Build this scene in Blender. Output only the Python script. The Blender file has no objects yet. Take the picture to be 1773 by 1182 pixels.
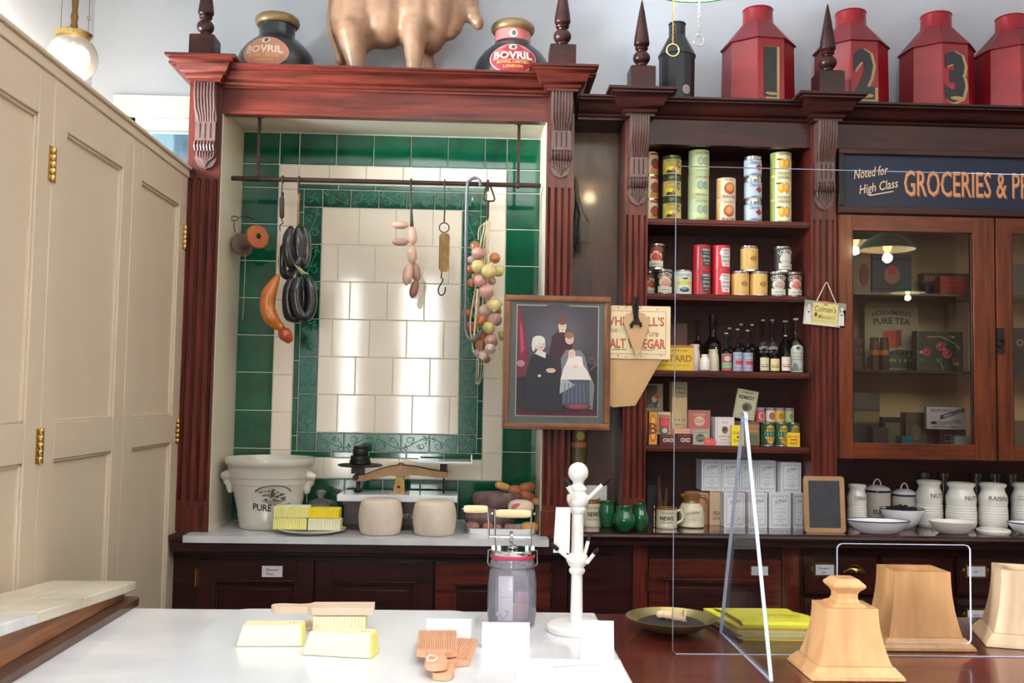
import bpy, math, random
from mathutils import Vector, Matrix
from mathutils.geometry import tessellate_polygon
random.seed(7)
PI = math.pi; sin = math.sin; cos = math.cos
sc = bpy.context.scene; COL = sc.collection
# ---------------------------------------------------------------- camera, world, lights, exposure
F, PW, PH, EYE = 1700.0, 1773, 1182, 1.5
YAW, PITCH, ROLL = 0.033933, 0.058754, 0.017
_f = Vector((sin(YAW)*cos(PITCH), cos(YAW)*cos(PITCH), sin(PITCH)))
_r0 = _f.cross(Vector((0, 0, 1))).normalized(); _u0 = _r0.cross(_f)
_r = _r0*cos(ROLL) + _u0*sin(ROLL); _u = -_r0*sin(ROLL) + _u0*cos(ROLL)
cd = bpy.data.cameras.new('camera'); cam = bpy.data.objects.new('camera', cd); COL.objects.link(cam)
cd.sensor_width = 36; cd.lens = 36*F/PW; cd.clip_start = .05; cd.clip_end = 200
M = Matrix((_r, _u, -_f)).transposed().to_4x4(); M.translation = Vector((0, 0, EYE)); cam.matrix_world = M
sc.camera = cam
sc.view_settings.view_transform = 'Standard'; sc.view_settings.look = 'None'
sc.view_settings.gamma = 1; sc.view_settings.use_curve_mapping = False
sc.view_settings.exposure = 0.3

w = bpy.data.worlds.new('world'); sc.world = w; w.use_nodes = True
w.node_tree.nodes['Background'].inputs[0].default_value = (.82, .92, 1, 1)
w.node_tree.nodes['Background'].inputs[1].default_value = 3.0

def area(name, loc, rot, sx, sy, power, col=(1, 1, 1)):
    l = bpy.data.lights.new(name, 'AREA'); l.shape = 'RECTANGLE'; l.size = sx; l.size_y = sy; l.energy = power; l.color = col
    o = bpy.data.objects.new(name, l); COL.objects.link(o); o.location = loc; o.rotation_euler = rot
    return o
# daylight entering by the two left windows and the shop front
area('daylight_left_near', (-1.80, -.45, 1.95), (0, -PI/2, 0), 1.85, 1.75, 1750, (.97, .985, 1))
area('daylight_left_far', (-1.80, 2.95, 2.10), (0, -PI/2, 0), 1.3, 1.5, 560, (.95, .98, 1))
area('daylight_front_one', (-1.47, -3.15, 1.75), (PI/2, 0, 0), .26, 2.2, 20, (1, .98, .95))
area('daylight_front_two', (-.67, -3.15, 1.75), (PI/2, 0, 0), .46, 2.2, 44, (1, .98, .95))

def at(px, py, Y):
    d = _f + _r*((px-PW/2)/F) - _u*((py-PH/2)/F); t = Y/d.y
    return d.x*t, EYE + d.z*t
def atz(px, py, z):
    d = _f + _r*((px-PW/2)/F) - _u*((py-PH/2)/F); t = (z-EYE)/d.z
    return d.x*t, d.y*t
def gx(px, Y, py=600): return at(px, py, Y)[0]

# ---------------------------------------------------------------- materials
def lin(c):
    return tuple(((v/255)/12.92 if v/255 <= .04045 else ((v/255+.055)/1.055)**2.4) for v in c)
_mats = {}
def base_mat(name):
    m = bpy.data.materials.new(name); m.use_nodes = True
    return m, m.node_tree, m.node_tree.nodes['Principled BSDF']
def mat(name, c, rough=.5, metal=0, var=.0, vscale=8, bump=0, bscale=60, coat=0, stretch=None, c2=None, emis=0, spec=.5):
    if name in _mats: return _mats[name]
    m, t, b = base_mat(name); N = t.nodes; L = t.links
    c = lin(c); b.inputs['Base Color'].default_value = (*c, 1); b.inputs['Roughness'].default_value = rough
    b.inputs['Metallic'].default_value = metal; b.inputs['Coat Weight'].default_value = coat; b.inputs['Coat Roughness'].default_value = .08
    b.inputs['Specular IOR Level'].default_value = spec
    if emis:
        b.inputs['Emission Color'].default_value = (*c, 1); b.inputs['Emission Strength'].default_value = emis
    if var or bump or c2:
        tc = N.new('ShaderNodeTexCoord'); mp = N.new('ShaderNodeMapping'); L.new(tc.outputs['Object'], mp.inputs[0])
        if stretch: mp.inputs['Scale'].default_value = stretch
    if var or c2:
        n = N.new('ShaderNodeTexNoise'); n.inputs['Scale'].default_value = vscale; n.inputs['Detail'].default_value = 6; n.inputs['Roughness'].default_value = .6
        L.new(mp.outputs[0], n.inputs[0])
        r = N.new('ShaderNodeValToRGB'); r.color_ramp.elements[0].position = .32; r.color_ramp.elements[1].position = .68
        k = lin(c2) if c2 else tuple(v*(1-var) for v in c)
        r.color_ramp.elements[0].color = (*k, 1); r.color_ramp.elements[1].color = (*c, 1)
        L.new(n.outputs['Fac'], r.inputs[0]); L.new(r.outputs[0], b.inputs['Base Color'])
    if bump:
        n2 = N.new('ShaderNodeTexNoise'); n2.inputs['Scale'].default_value = bscale; L.new(mp.outputs[0], n2.inputs[0])
        bp = N.new('ShaderNodeBump'); bp.inputs['Strength'].default_value = bump; bp.inputs['Distance'].default_value = .004
        L.new(n2.outputs['Fac'], bp.inputs['Height']); L.new(bp.outputs[0], b.inputs['Normal'])
    _mats[name] = m; return m
def paint(hx, rough=.5):
    return mat('paint_'+hx+('' if rough == .5 else '_%d' % (rough*100)), tuple(int(hx[i:i+2], 16) for i in (0, 2, 4)), rough)
def glass(name, tint=(1, 1, 1), spec=1.0, rough=0.0, dens=0.0, dcol=(1, 1, 1)):
    if name in _mats: return _mats[name]
    m, t, b = base_mat(name); N = t.nodes; L = t.links; N.remove(b); out = N['Material Output']
    tr = N.new('ShaderNodeBsdfTransparent'); tr.inputs[0].default_value = (*tint, 1)
    gl = N.new('ShaderNodeBsdfGlossy'); gl.inputs['Roughness'].default_value = rough
    fr = N.new('ShaderNodeFresnel'); fr.inputs[0].default_value = 1.5
    mu = N.new('ShaderNodeMath'); mu.operation = 'MULTIPLY'; mu.inputs[1].default_value = spec; L.new(fr.outputs[0], mu.inputs[0])
    mx = N.new('ShaderNodeMixShader'); L.new(mu.outputs[0], mx.inputs[0])
    if dens:
        df = N.new('ShaderNodeBsdfDiffuse'); df.inputs[0].default_value = (*dcol, 1)
        m2 = N.new('ShaderNodeMixShader'); m2.inputs[0].default_value = dens; L.new(tr.outputs[0], m2.inputs[1]); L.new(df.outputs[0], m2.inputs[2])
        L.new(m2.outputs[0], mx.inputs[1])
    else: L.new(tr.outputs[0], mx.inputs[1])
    L.new(gl.outputs[0], mx.inputs[2]); L.new(mx.outputs[0], out.inputs[0])
    _mats[name] = m; return m

VST = (9, 9, .7)
mahog = mat('mahogany', (108, 42, 31), .32, coat=.2, c2=(52, 20, 16), vscale=5, stretch=VST, bump=.08, bscale=9, spec=.3)
mahogh = mat('mahogany_rail', (106, 42, 32), .32, coat=.2, c2=(52, 20, 16), vscale=5, stretch=(.7, 9, 9), bump=.08, bscale=9, spec=.3)
mahogd = mat('dark_mahogany', (62, 26, 23), .36, coat=.12, c2=(30, 13, 14), vscale=5, stretch=(.8, 8, 8), spec=.3)
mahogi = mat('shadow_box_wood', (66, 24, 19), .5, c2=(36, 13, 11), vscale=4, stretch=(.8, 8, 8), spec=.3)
carve = mat('carved_dark_wood', (92, 64, 60), .38, var=.35, vscale=30, coat=.2)
brownp = mat('brown_panel', (92, 56, 42), .35, coat=.2, c2=(52, 32, 28), vscale=4, stretch=(3, 3, .7))
oakr = mat('red_oak', (116, 56, 30), .3, coat=.2, c2=(70, 30, 18), vscale=6, stretch=VST, bump=.15, bscale=12, spec=.3)
oakrh = mat('red_oak_rail', (116, 54, 30), .3, coat=.2, c2=(70, 30, 18), vscale=6, stretch=(.7, 9, 9), bump=.15, bscale=12, spec=.3)
cream = mat('cream_paint', (210, 194, 172), .42, var=.05, vscale=3)
creamd = mat('alcove_cream', (222, 212, 192), .35)
wallm = mat('pale_blue_plaster', (206, 211, 221), .8, var=.04, vscale=2)
white = mat('white_gloss', (240, 240, 238), .35)
marble = mat('white_marble', (232, 232, 234), .18, c2=(190, 192, 198), vscale=3.5, stretch=(1, 2.5, 1))
marblew = mat('counter_marble', (246, 246, 249), .15, c2=(222, 224, 232), vscale=2.2, stretch=(1, 3, 1))
marbley = mat('aged_marble', (226, 220, 204), .3, c2=(196, 186, 162), vscale=5)
gtile = mat('green_glaze', (8, 92, 62), .06, c2=(4, 66, 46), vscale=7, bump=.06, bscale=14, coat=.5)
gtile2 = mat('teal_relief_glaze', (10, 92, 66), .14, c2=(3, 48, 38), vscale=60, coat=.2)
grelief = mat('pale_relief_glaze', (62, 140, 108), .2, coat=.3)
ctile = mat('cream_glaze', (232, 220, 204), .07, var=.04, vscale=4, bump=.05, bscale=10, coat=.4)
grout = mat('grout', (198, 205, 190), .8)
iron = mat('rusty_iron', (72, 52, 46), .55, metal=.6, var=.4, vscale=40)
black = mat('black_iron', (26, 25, 26), .45, metal=.3, var=.3, vscale=30)
steel = mat('dull_steel', (150, 152, 156), .35, metal=.9)
chrome = mat('chrome', (215, 218, 222), .12, metal=1)
brass = mat('brass', (204, 172, 108), .25, metal=1, var=.3, vscale=20)
brassd = mat('old_brass', (136, 106, 64), .4, metal=.9, var=.4, vscale=40)
stone = mat('stoneware', (206, 202, 192), .28, var=.06, vscale=6, coat=.4)
wmat = mat('white_glaze', (234, 232, 226), .15, coat=.5)
enam = mat('white_enamel', (238, 240, 244), .12, coat=.5)
navy = mat('navy_rim', (28, 34, 84), .2)
pale_wood = mat('pale_wood', (194, 148, 102), .5, c2=(172, 126, 84), vscale=6, stretch=(6, 6, .8), bump=.05, bscale=12)
sycam = mat('sycamore', (232, 208, 186), .5, c2=(216, 188, 162), vscale=6, stretch=(.8, 6, 6))
peach = mat('pear_wood', (232, 180, 146), .5, c2=(216, 158, 122), vscale=6, stretch=(6, .8, 6))
oldwood = mat('worn_brown_wood', (176, 124, 88), .5, c2=(120, 76, 52), vscale=6, stretch=(8, .7, 8), bump=.2, bscale=14)
ctrwood = mat('counter_mahogany', (104, 40, 32), .22, coat=.4, c2=(58, 22, 20), vscale=4, stretch=(.6, 6, 6))
butter = mat('butter', (244, 236, 120), .4, var=.03)
butterw = mat('pale_butter', (250, 246, 214), .4)
cheese = mat('cheese_rind', (222, 208, 192), .7, c2=(206, 190, 174), vscale=14, bump=.15, bscale=50)
kraft = mat('kraft_paper', (206, 168, 122), .75, c2=(190, 152, 108), vscale=4)
ink = mat('ink', (34, 32, 34), .5)
twine = mat('twine', (214, 196, 160), .8)
clear = glass('clear_glass', (.96, .98, .98)); thin = glass('acrylic_sheet', (.98, .985, .99), .3); thin2 = glass('acrylic_foot_sheet', (.97, .98, .985), .22)
aedge = mat('acrylic_edge', (176, 184, 206), .3)
red = mat('red_tin_paint', (150, 18, 30), .35, c2=(120, 12, 24), vscale=5, coat=.15)

# ---------------------------------------------------------------- mesh builder
_txt = {}
def text_geo(s, bold=0.0, shear=0.0):
    k = (s, bold, shear)
    if k not in _txt:
        cu = bpy.data.curves.new('t', 'FONT'); cu.body = s; cu.size = 1; cu.offset = bold; cu.resolution_u = 2; cu.shear = shear
        ob = bpy.data.objects.new('t', cu); me = bpy.data.meshes.new_from_object(ob)
        vs = [tuple(v.co) for v in me.vertices]; fs = [tuple(p.vertices) for p in me.polygons]
        bpy.data.objects.remove(ob); bpy.data.meshes.remove(me); bpy.data.curves.remove(cu)
        xs = [v[0] for v in vs] or [0]; ys = [v[1] for v in vs] or [0]
        _txt[k] = (vs, fs, min(xs), max(xs), min(ys), max(ys))
    return _txt[k]
class MB:
    def __init__(s): s.v = []; s.f = []; s.m = []; s.mats = []; s.T = None; s.k = 0
    def mi(s, m):
        if m not in s.mats: s.mats.append(m)
        return s.mats.index(m)
    def add(s, vs, fs, m):
        n = len(s.v)
        if s.T is not None: vs = [tuple(s.T @ Vector(v)) for v in vs]
        s.v += [tuple(v) for v in vs]; s.f += [tuple(i+n for i in f) for f in fs]; i = s.mi(m); s.m += [i]*len(fs)
        return s
    def box(s, x0, x1, y0, y1, z0, z1, m):
        vs = [(x, y, z) for x in (x0, x1) for y in (y0, y1) for z in (z0, z1)]
        return s.add(vs, [(0, 1, 3, 2), (4, 6, 7, 5), (0, 4, 5, 1), (2, 3, 7, 6), (0, 2, 6, 4), (1, 5, 7, 3)], m)
    def hexa(s, b, t, m):   # bottom quad and top quad (counter-clockwise)
        return s.add(list(b)+list(t), [(3, 2, 1, 0), (4, 5, 6, 7), (0, 1, 5, 4), (1, 2, 6, 5), (2, 3, 7, 6), (3, 0, 4, 7)], m)
    def lathe(s, prof, m, n=28, c=(0, 0, 0), ax='z', sx=1, sy=1, a0=0, cap=True):
        vs = []; fs = []; np_ = len(prof)
        for r, z in prof:
            for i in range(n):
                a = 2*PI*i/n+a0; p = (r*cos(a)*sx, r*sin(a)*sy, z)
                if ax == 'x': p = (p[2], p[0], p[1])
                elif ax == 'y': p = (p[0], p[2], p[1])
                vs.append((p[0]+c[0], p[1]+c[1], p[2]+c[2]))
        for j in range(np_-1):
            for i in range(n):
                k = (i+1) % n; fs.append((j*n+i, j*n+k, (j+1)*n+k, (j+1)*n+i))
        if cap and prof[0][0] > 1e-6: fs.append(tuple(range(n))[::-1])
        if cap and prof[-1][0] > 1e-6: fs.append(tuple((np_-1)*n+i for i in range(n)))
        return s.add(vs, fs, m)
    def ell(s, c, r, m, n=16, R=None):
        vs = []; fs = []; h = n//2
        for j in range(h+1):
            t = PI*j/h
            for i in range(n):
                a = 2*PI*i/n; p = Vector((r[0]*sin(t)*cos(a), r[1]*sin(t)*sin(a), r[2]*cos(t)))
                if R is not None: p = R @ p
                vs.append((p[0]+c[0], p[1]+c[1], p[2]+c[2]))
        for j in range(h):
            for i in range(n):
                k = (i+1) % n; fs.append((j*n+i, (j+1)*n+i, (j+1)*n+k, j*n+k))
        return s.add(vs, fs, m)
    def tube(s, pts, r, m, n=8, closed=False):
        P = [Vector(p) for p in pts]; q = len(P); vs = []; fs = []
        rr = r if isinstance(r, (list, tuple)) else [r]*q
        up = None
        for i in range(q):
            a = P[(i-1) % q] if (closed or i > 0) else P[i]; b = P[(i+1) % q] if (closed or i < q-1) else P[i]
            d = (b-a); d = d.normalized() if d.length > 1e-9 else Vector((0, 0, 1))
            if up is None:
                up = Vector((0, 0, 1)) if abs(d.z) < .9 else Vector((1, 0, 0))
            e = (up - d*up.dot(d)); e = e.normalized() if e.length > 1e-6 else d.orthogonal().normalized(); up = e; g = d.cross(e)
            for k in range(n):
                t = 2*PI*k/n; vs.append(tuple(P[i]+e*(rr[i]*cos(t))+g*(rr[i]*sin(t))))
        for i in range(q if closed else q-1):
            j = (i+1) % q
            for k in range(n):
                l = (k+1) % n; fs.append((i*n+k, i*n+l, j*n+l, j*n+k))
        if not closed: fs += [tuple(range(n))[::-1], tuple((q-1)*n+k for k in range(n))]
        return s.add(vs, fs, m)
    def prism(s, poly, plane, d0, d1, m, m2=None):
        n = len(poly)
        def P(p, d): return {'xz': (p[0], d, p[1]), 'yz': (d, p[0], p[1]), 'xy': (p[0], p[1], d)}[plane]
        vs = [P(p, d0) for p in poly]+[P(p, d1) for p in poly]
        s.add(vs, [tuple(range(n)), tuple(range(2*n-1, n-1, -1))], m)
        return s.add(vs, [(i, (i+1) % n, n+(i+1) % n, n+i) for i in range(n)], m2 or m)
    # ---- flat decals through a map f(u,v,d)
    def lay(s): s.k += 1; return .0004+.00022*s.k
    def drect(s, f, u0, u1, v0, v1, m, n=6):
        d = s.lay(); vs = []; fs = []
        for i in range(n+1):
            u = u0+(u1-u0)*i/n; vs += [f(u, v0, d), f(u, v1, d)]
        for i in range(n): fs.append((2*i, 2*i+2, 2*i+3, 2*i+1))
        return s.add(vs, fs, m)
    def dpoly(s, f, pts, m):
        d = s.lay()
        us = [p[0] for p in pts]
        if getattr(f, 'curved', False) and max(us)-min(us) > .010:
            tr = [tuple(pts[i] for i in t) for t in tessellate_polygon([[Vector((u, v, 0)) for u, v in pts]])]; out = []
            while tr:
                a, b, c = tr.pop(); e = [(abs(a[0]-b[0]), a, b, c), (abs(b[0]-c[0]), b, c, a), (abs(c[0]-a[0]), c, a, b)]; e.sort(key=lambda q: -q[0])
                l, p, q, r = e[0]
                if l > .009: h = ((p[0]+q[0])/2, (p[1]+q[1])/2); tr += [(p, h, r), (h, q, r)]
                else: out.append((a, b, c))
            return s.add([f(u, v, d) for t in out for u, v in t], [(3*i, 3*i+1, 3*i+2) for i in range(len(out))], m)
        return s.add([f(u, v, d) for u, v in pts], [tuple(range(len(pts)))], m)
    def dell(s, f, u, v, ru, rv, m, n=20, a0=0, a1=2*PI):
        return s.dpoly(f, [(u+ru*cos(a0+(a1-a0)*i/n), v+rv*sin(a0+(a1-a0)*i/n)) for i in range(n if a1-a0 > 6.2 else n+1)], m)
    def dline(s, f, pts, wd, m):
        d = s.lay(); vs = []; fs = []
        for i, (u, v) in enumerate(pts):
            a = pts[max(0, i-1)]; b = pts[min(len(pts)-1, i+1)]; du, dv = b[0]-a[0], b[1]-a[1]; l = math.hypot(du, dv) or 1
            vs += [f(u-dv/l*wd/2, v+du/l*wd/2, d), f(u+dv/l*wd/2, v-du/l*wd/2, d)]
        for i in range(len(pts)-1): fs.append((2*i, 2*i+1, 2*i+3, 2*i+2))
        return s.add(vs, fs, m)
    def dframe(s, f, u0, u1, v0, v1, wd, m):
        for a in ((u0, u1, v0, v0+wd), (u0, u1, v1-wd, v1), (u0, u0+wd, v0, v1), (u1-wd, u1, v0, v1)): s.drect(f, *a, m)
        return s
    def dtext(s, f, t, u, v, h, m, wmax=None, bold=.0, shear=0, rot=0, arc=0, al='c', cap=.72):
        vs, fs, x0, x1, y0, y1 = text_geo(t, bold, shear)
        sy = h/cap; sx = sy; wd = (x1-x0)*sx
        if wmax and al == 'f': sx *= wmax/wd; wd = wmax
        elif wmax and wd > wmax: sx *= wmax/wd; wd = wmax
        d = s.lay(); cr, sr = cos(rot), sin(rot); out = []
        for p in vs:
            a = (p[0]-x0)*sx-(wd/2 if al != 'l' else 0); b = p[1]*sy-h/2
            if arc: a, b = (arc+b)*sin(a/arc), (arc+b)*cos(a/arc)-arc
            out.append(f(u+a*cr-b*sr, v+a*sr+b*cr, d))
        return s.add(out, fs, m)
    def scrib(s, f, u0, u1, v, h, m, seed=0):   # a line of tiny illegible print
        r = random.Random(seed); u = u0
        while u < u1:
            wd = r.uniform(.4, 1.0)*h; s.drect(f, u, min(u+wd, u1), v-h/2*r.uniform(.6, 1), v+h/2*r.uniform(.6, 1), m, 1); s.k -= 1; u += wd+h*r.choice((.3, .3, .9))
        s.k += 1; return s
    def build(s, name, parent=None, world=False, loc=None, rot=0, sharp=38, bevel=0, flat=False, mods=None):
        me = bpy.data.meshes.new(name); off = Vector(loc) if (world and loc) else (parent_loc(parent) if world and parent else Vector((0, 0, 0)))
        me.from_pydata([tuple(Vector(v)-off) for v in s.v], [], s.f)
        for m in s.mats: me.materials.append(m)
        me.polygons.foreach_set('material_index', s.m)
        me.update()
        import bmesh
        bm = bmesh.new(); bm.from_mesh(me)
        bmesh.ops.recalc_face_normals(bm, faces=bm.faces); bm.to_mesh(me); bm.free()
        if not flat:
            me.polygons.foreach_set('use_smooth', [True]*len(me.polygons)); me.set_sharp_from_angle(angle=math.radians(sharp))
        o = bpy.data.objects.new(name, me); COL.objects.link(o)
        if parent: o.parent = parent
        elif loc: o.location = loc; o.rotation_euler = (0, 0, rot)
        if bevel:
            b = o.modifiers.new('bevel', 'BEVEL'); b.width = bevel; b.segments = 2; b.limit_method = 'ANGLE'; b.angle_limit = .6
        return o
def parent_loc(p):
    v = Vector((0, 0, 0))
    while p: v += p.location; p = p.parent
    return v
def tag(o, label=None, cat=None, group=None, kind=None):
    if label: o['label'] = label
    if cat: o['category'] = cat
    if group: o['group'] = group
    if kind: o['kind'] = kind
    return o
def thing(name, label, cat, loc=(0, 0, 0), rot=0, group=None):
    o = bpy.data.objects.new(name, None); COL.objects.link(o); o.location = loc; o.rotation_euler = (0, 0, rot); o.empty_display_size = .05
    return tag(o, label, cat, group)
def dup(o, loc, label=None, rot=None):
    c = o.copy(); COL.objects.link(c); c.location = loc
    if rot is not None: c.rotation_euler = (0, 0, rot)
    if label: c['label'] = label
    for ch in o.children:
        d = ch.copy(); COL.objects.link(d); d.parent = c
        for g in ch.children:
            e = g.copy(); COL.objects.link(e); e.parent = d
    return c
def flat(y=0.0): return lambda u, v, d: (u, y-d, v)
def cyl(R, ang=0.0):
    f = lambda u, v, d: ((R+d)*sin(u/R+ang), -(R+d)*cos(u/R+ang), v)
    f.curved = True; return f
def plane(o, ux, uv):
    o, ux, uv = Vector(o), Vector(ux).normalized(), Vector(uv).normalized(); n = ux.cross(uv)
    return lambda u, v, d: tuple(o+ux*u+uv*v+n*d)
def arcpts(cx, cy, r, a0, a1, n=8): return [(cx+r*cos(a0+(a1-a0)*i/n), cy+r*sin(a0+(a1-a0)*i/n)) for i in range(n+1)]
def rrect(x0, x1, y0, y1, r, n=5):
    return arcpts(x1-r, y1-r, r, 0, PI/2, n)+arcpts(x0+r, y1-r, r, PI/2, PI, n)+arcpts(x0+r, y0+r, r, PI, 1.5*PI, n)+arcpts(x1-r, y0+r, r, 1.5*PI, 2*PI, n)
def blob(name, balls, vox, m, parent=None, loc=None, smooth=6, label=None):
    b = MB()
    for c, r, *e in balls:
        b.ell(c, r if isinstance(r, tuple) else (r, r, r), m, 14, e[0] if e else None)
    o = b.build(name, parent, loc=loc, sharp=180)
    q = o.modifiers.new('remesh', 'REMESH'); q.mode = 'VOXEL'; q.voxel_size = vox; q.use_smooth_shade = True
    q = o.modifiers.new('smooth', 'SMOOTH'); q.iterations = smooth; q.factor = .6
    return o

# ================================================================ THE ROOM
YB = 4.15; XL = -1.66; XR = 5.2; YF = -3.0; ZC = 3.45
def struct(b, name): return tag(b.build(name, sharp=30), kind='structure')
flr = mat('floor_boards', (120, 92, 70), .45, c2=(84, 62, 48), vscale=5, stretch=(.6, 5, 1))
b = MB(); b.box(XL-.1, XR+.1, YF-.1, YB+.1, -.05, 0, flr); struct(b, 'floor')
b = MB(); b.box(XL-.1, XR+.1, YF-.1, YB+.1, ZC, ZC+.05, white); struct(b, 'ceiling')
wx0, wz0, wz1 = -1.52, 1.9, 2.665    # window in the back wall, left of the fittings
b = MB()
b.box(-.95, XR, YB, YB+.1, 0, ZC, wallm); b.box(XL, -.95, YB, YB+.1, wz1, ZC, wallm); b.box(XL, wx0, YB, YB+.1, 0, wz1, wallm); b.box(wx0, -.95, YB, YB+.1, 0, wz0, wallm)
struct(b, 'wall_back')
b = MB()
for y0, y1, z0, z1 in ((YF, -1.35, 0, ZC), (-1.35, .45, 0, 1.0), (-1.35, .45, 2.9, ZC), (.45, 2.2, 0, ZC), (2.2, 3.7, 0, 1.5), (2.2, 3.7, 2.7, ZC), (3.7, YB, 0, ZC)):
    b.box(XL-.1, XL, y0, y1, z0, z1, wallm)
struct(b, 'wall_left')
darkw = mat('dark_panelled_wall', (86, 62, 52), .6, c2=(64, 46, 40), vscale=3)
b = MB(); b.box(XR, XR+.1, YF, YB, 0, ZC, darkw); struct(b, 'wall_right')
b = MB()
for a0, a1 in ((XL, -1.62), (-1.32, -.92), (-.42, XR)): b.box(a0, a1, YF-.1, YF, .6, 2.9, darkw)
b.box(XL, XR, YF-.1, YF, 0, .6, darkw); b.box(XL, XR, YF-.1, YF, 2.9, ZC, darkw)
struct(b, 'wall_front')
teal = mat('teal_paint', (40, 108, 112), .4)
def window(name, axis, c, a0, a1, z0, z1, cols, fm):
    b = MB(); t = .045
    def bx(u0, u1, w0, w1, d0, d1, m):
        if axis == 'x': b.box(c+d0, c+d1, u0, u1, w0, w1, m)
        else: b.box(u0, u1, c+d0, c+d1, w0, w1, m)
    for u0, u1, w0, w1 in ((a0, a0+t, z0, z1), (a1-t, a1, z0, z1), (a0, a1, z0, z0+t), (a0, a1, z1-t, z1)): bx(u0, u1, w0, w1, -.04, .04, fm)
    for i in range(1, cols):
        u = a0+(a1-a0)*i/cols; bx(u-.02, u+.02, z0, z1, -.03, .03, fm)
    o = struct(b, name)
    g = MB(); b = g; bx(a0+t, a1-t, z0+t, z1-t, -.004, .004, clear); g.build('pane', o)
    return o
window('window_1', 'y', YB+.05, wx0, -.95, wz0, wz1, 1, white)
window('window_2', 'x', XL-.05, -1.35, .45, 1.0, 2.9, 2, teal)
window('window_3', 'x', XL-.05, 2.2, 3.7, 1.5, 2.7, 2, teal)
window('window_4', 'y', YF-.05, -1.62, -1.32, .6, 2.9, 1, teal)
window('window_5', 'y', YF-.05, -.92, -.42, .6, 2.9, 1, teal)
b = MB(); b.box(wx0-.04, -.95, YB-.02, YB, wz1, wz1+.09, white); b.box(wx0-.04, wx0, YB-.02, YB, wz0, wz1, white); struct(b, 'trim_1')
# street outside the back window
awt = mat('awning_teal', (104, 132, 138), .6)
b = MB(); b.prism([(-3.55, 4.35), (-3.25, 4.35), (-2.35, 3.55), (-2.65, 3.50)], 'xz', 9.0, 9.2, awt); b.box(-2.66, -1.9, 9.0, 9.3, 3.62, 3.85, awt); b.box(-3.5, -3.42, 9.05, 9.15, 0, 4.3, teal); b.box(-2.0, -1.92, 9.05, 9.15, 0, 3.7, teal)
tag(b.build('awning_frame'), 'teal shop awning frame seen through the window beyond the cream partition', 'awning')
b = MB(); b.lathe([(.09, 0), (.09, .3), (.062, .32), (.062, 3.3), (.066, 3.31), (.066, 3.37), (.04, 3.40), (0, 3.405)], mat('dark_teal', (52, 80, 94), .6), 28)
tag(b.build('street_post', loc=(-2.14, 7.0, 0)), 'round-topped blue-teal post standing out in the street', 'post')
b = MB(); b.box(-7, 3, 11, 11.4, 0, 6.2, mat('pale_render', (238, 238, 228), .8)); b.box(-3.25, -2.9, 10.95, 11.0, 3.3, 4.45, mat('yellow_board', (232, 196, 60), .6)); b.prism([(-3.3, 4.9), (-3.0, 5.1), (-2.6, 4.3), (-2.9, 4.2)], 'xz', 10.93, 11.0, mat('pale_teal', (130, 150, 152), .6))
tag(b.build('street_building', sharp=30), 'pale rendered building across the street with a yellow board', 'building')
b = MB(); b.box(-9, 6, 4.3, 13, -.06, -.01, mat('paving', (180, 176, 168), .8)); tag(b.build('ground'), kind='structure')

# ================================================================ CREAM PARTITION
P = thing('folding_partition', 'tall cream painted panelled partition with brass hinges along the left', 'partition', (-1.14, 1.95, 0))
XP = -1.12; zt = 2.35
edges = [1.96, 2.57, 3.16, 3.745]
for i in range(3):
    y0, y1 = edges[i]+.002, edges[i+1]-.002; s_ = .085
    b = MB(); x0, x1 = XP-.035, XP
    zr = [.10, .22, 1.315, 1.43, 2.19, zt-.03]
    b.box(x0, x1, y0, y0+s_, .05, zt-.03, cream); b.box(x0, x1, y1-s_, y1, .05, zt-.03, cream)
    for z0, z1 in ((.05, .22), (1.32, 1.42), (2.2, zt-.03)): b.box(x0, x1, y0+s_, y1-s_, z0, z1, cream)
    b.box(x0, x1-.014, y0+s_, y1-s_, .22, 1.32, cream); b.box(x0, x1-.014, y0+s_, y1-s_, 1.42, 2.2, cream)
    for z0, z1 in ((.22, 1.32), (1.42, 2.2)):   # quarter-round beads
        for ya, yb in ((y0+s_, y0+s_+.008), (y1-s_-.008, y1-s_)): b.box(x0, x1-.006, ya, yb, z0, z1, cream)
        for za, zb in ((z0, z0+.008), (z1-.008, z1)): b.box(x0, x1-.006, y0+s_, y1-s_, za, zb, cream)
    o = b.build('partition_leaf', P, world=True, bevel=.002)
    for hz in (2.09, 1.36):
        if i == 1 and hz < 1.5: continue
        if i == 0: hy = edges[1]
        elif i == 1: hy = None
        else: hy = edges[3]-.02
        if i == 1: continue
        h = MB()
        for k in range(5): h.lathe([(.006, k*.018), (.007, k*.018+.002), (.007, k*.018+.015), (.006, k*.018+.017)], brass, 10, c=(XP+.004, hy-.003, hz-.045))
        h.box(XP-.001, XP+.003, hy-.024, hy+.018, hz-.045, hz+.045, brass)
        h.build('hinge', o, world=True)
b = MB(); b.box(XP-.05, XP+.006, edges[0], edges[3], zt-.03, zt, cream); b.box(XP-.05, XP+.014, edges[0], edges[3], zt, zt+.012, cream); b.build('top_rail', P, world=True, bevel=.003)
b = MB(); b.box(XP-.05, XP+.006, edges[0], edges[3], 0, .05, cream); b.build('bottom_rail', P, world=True)

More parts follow.
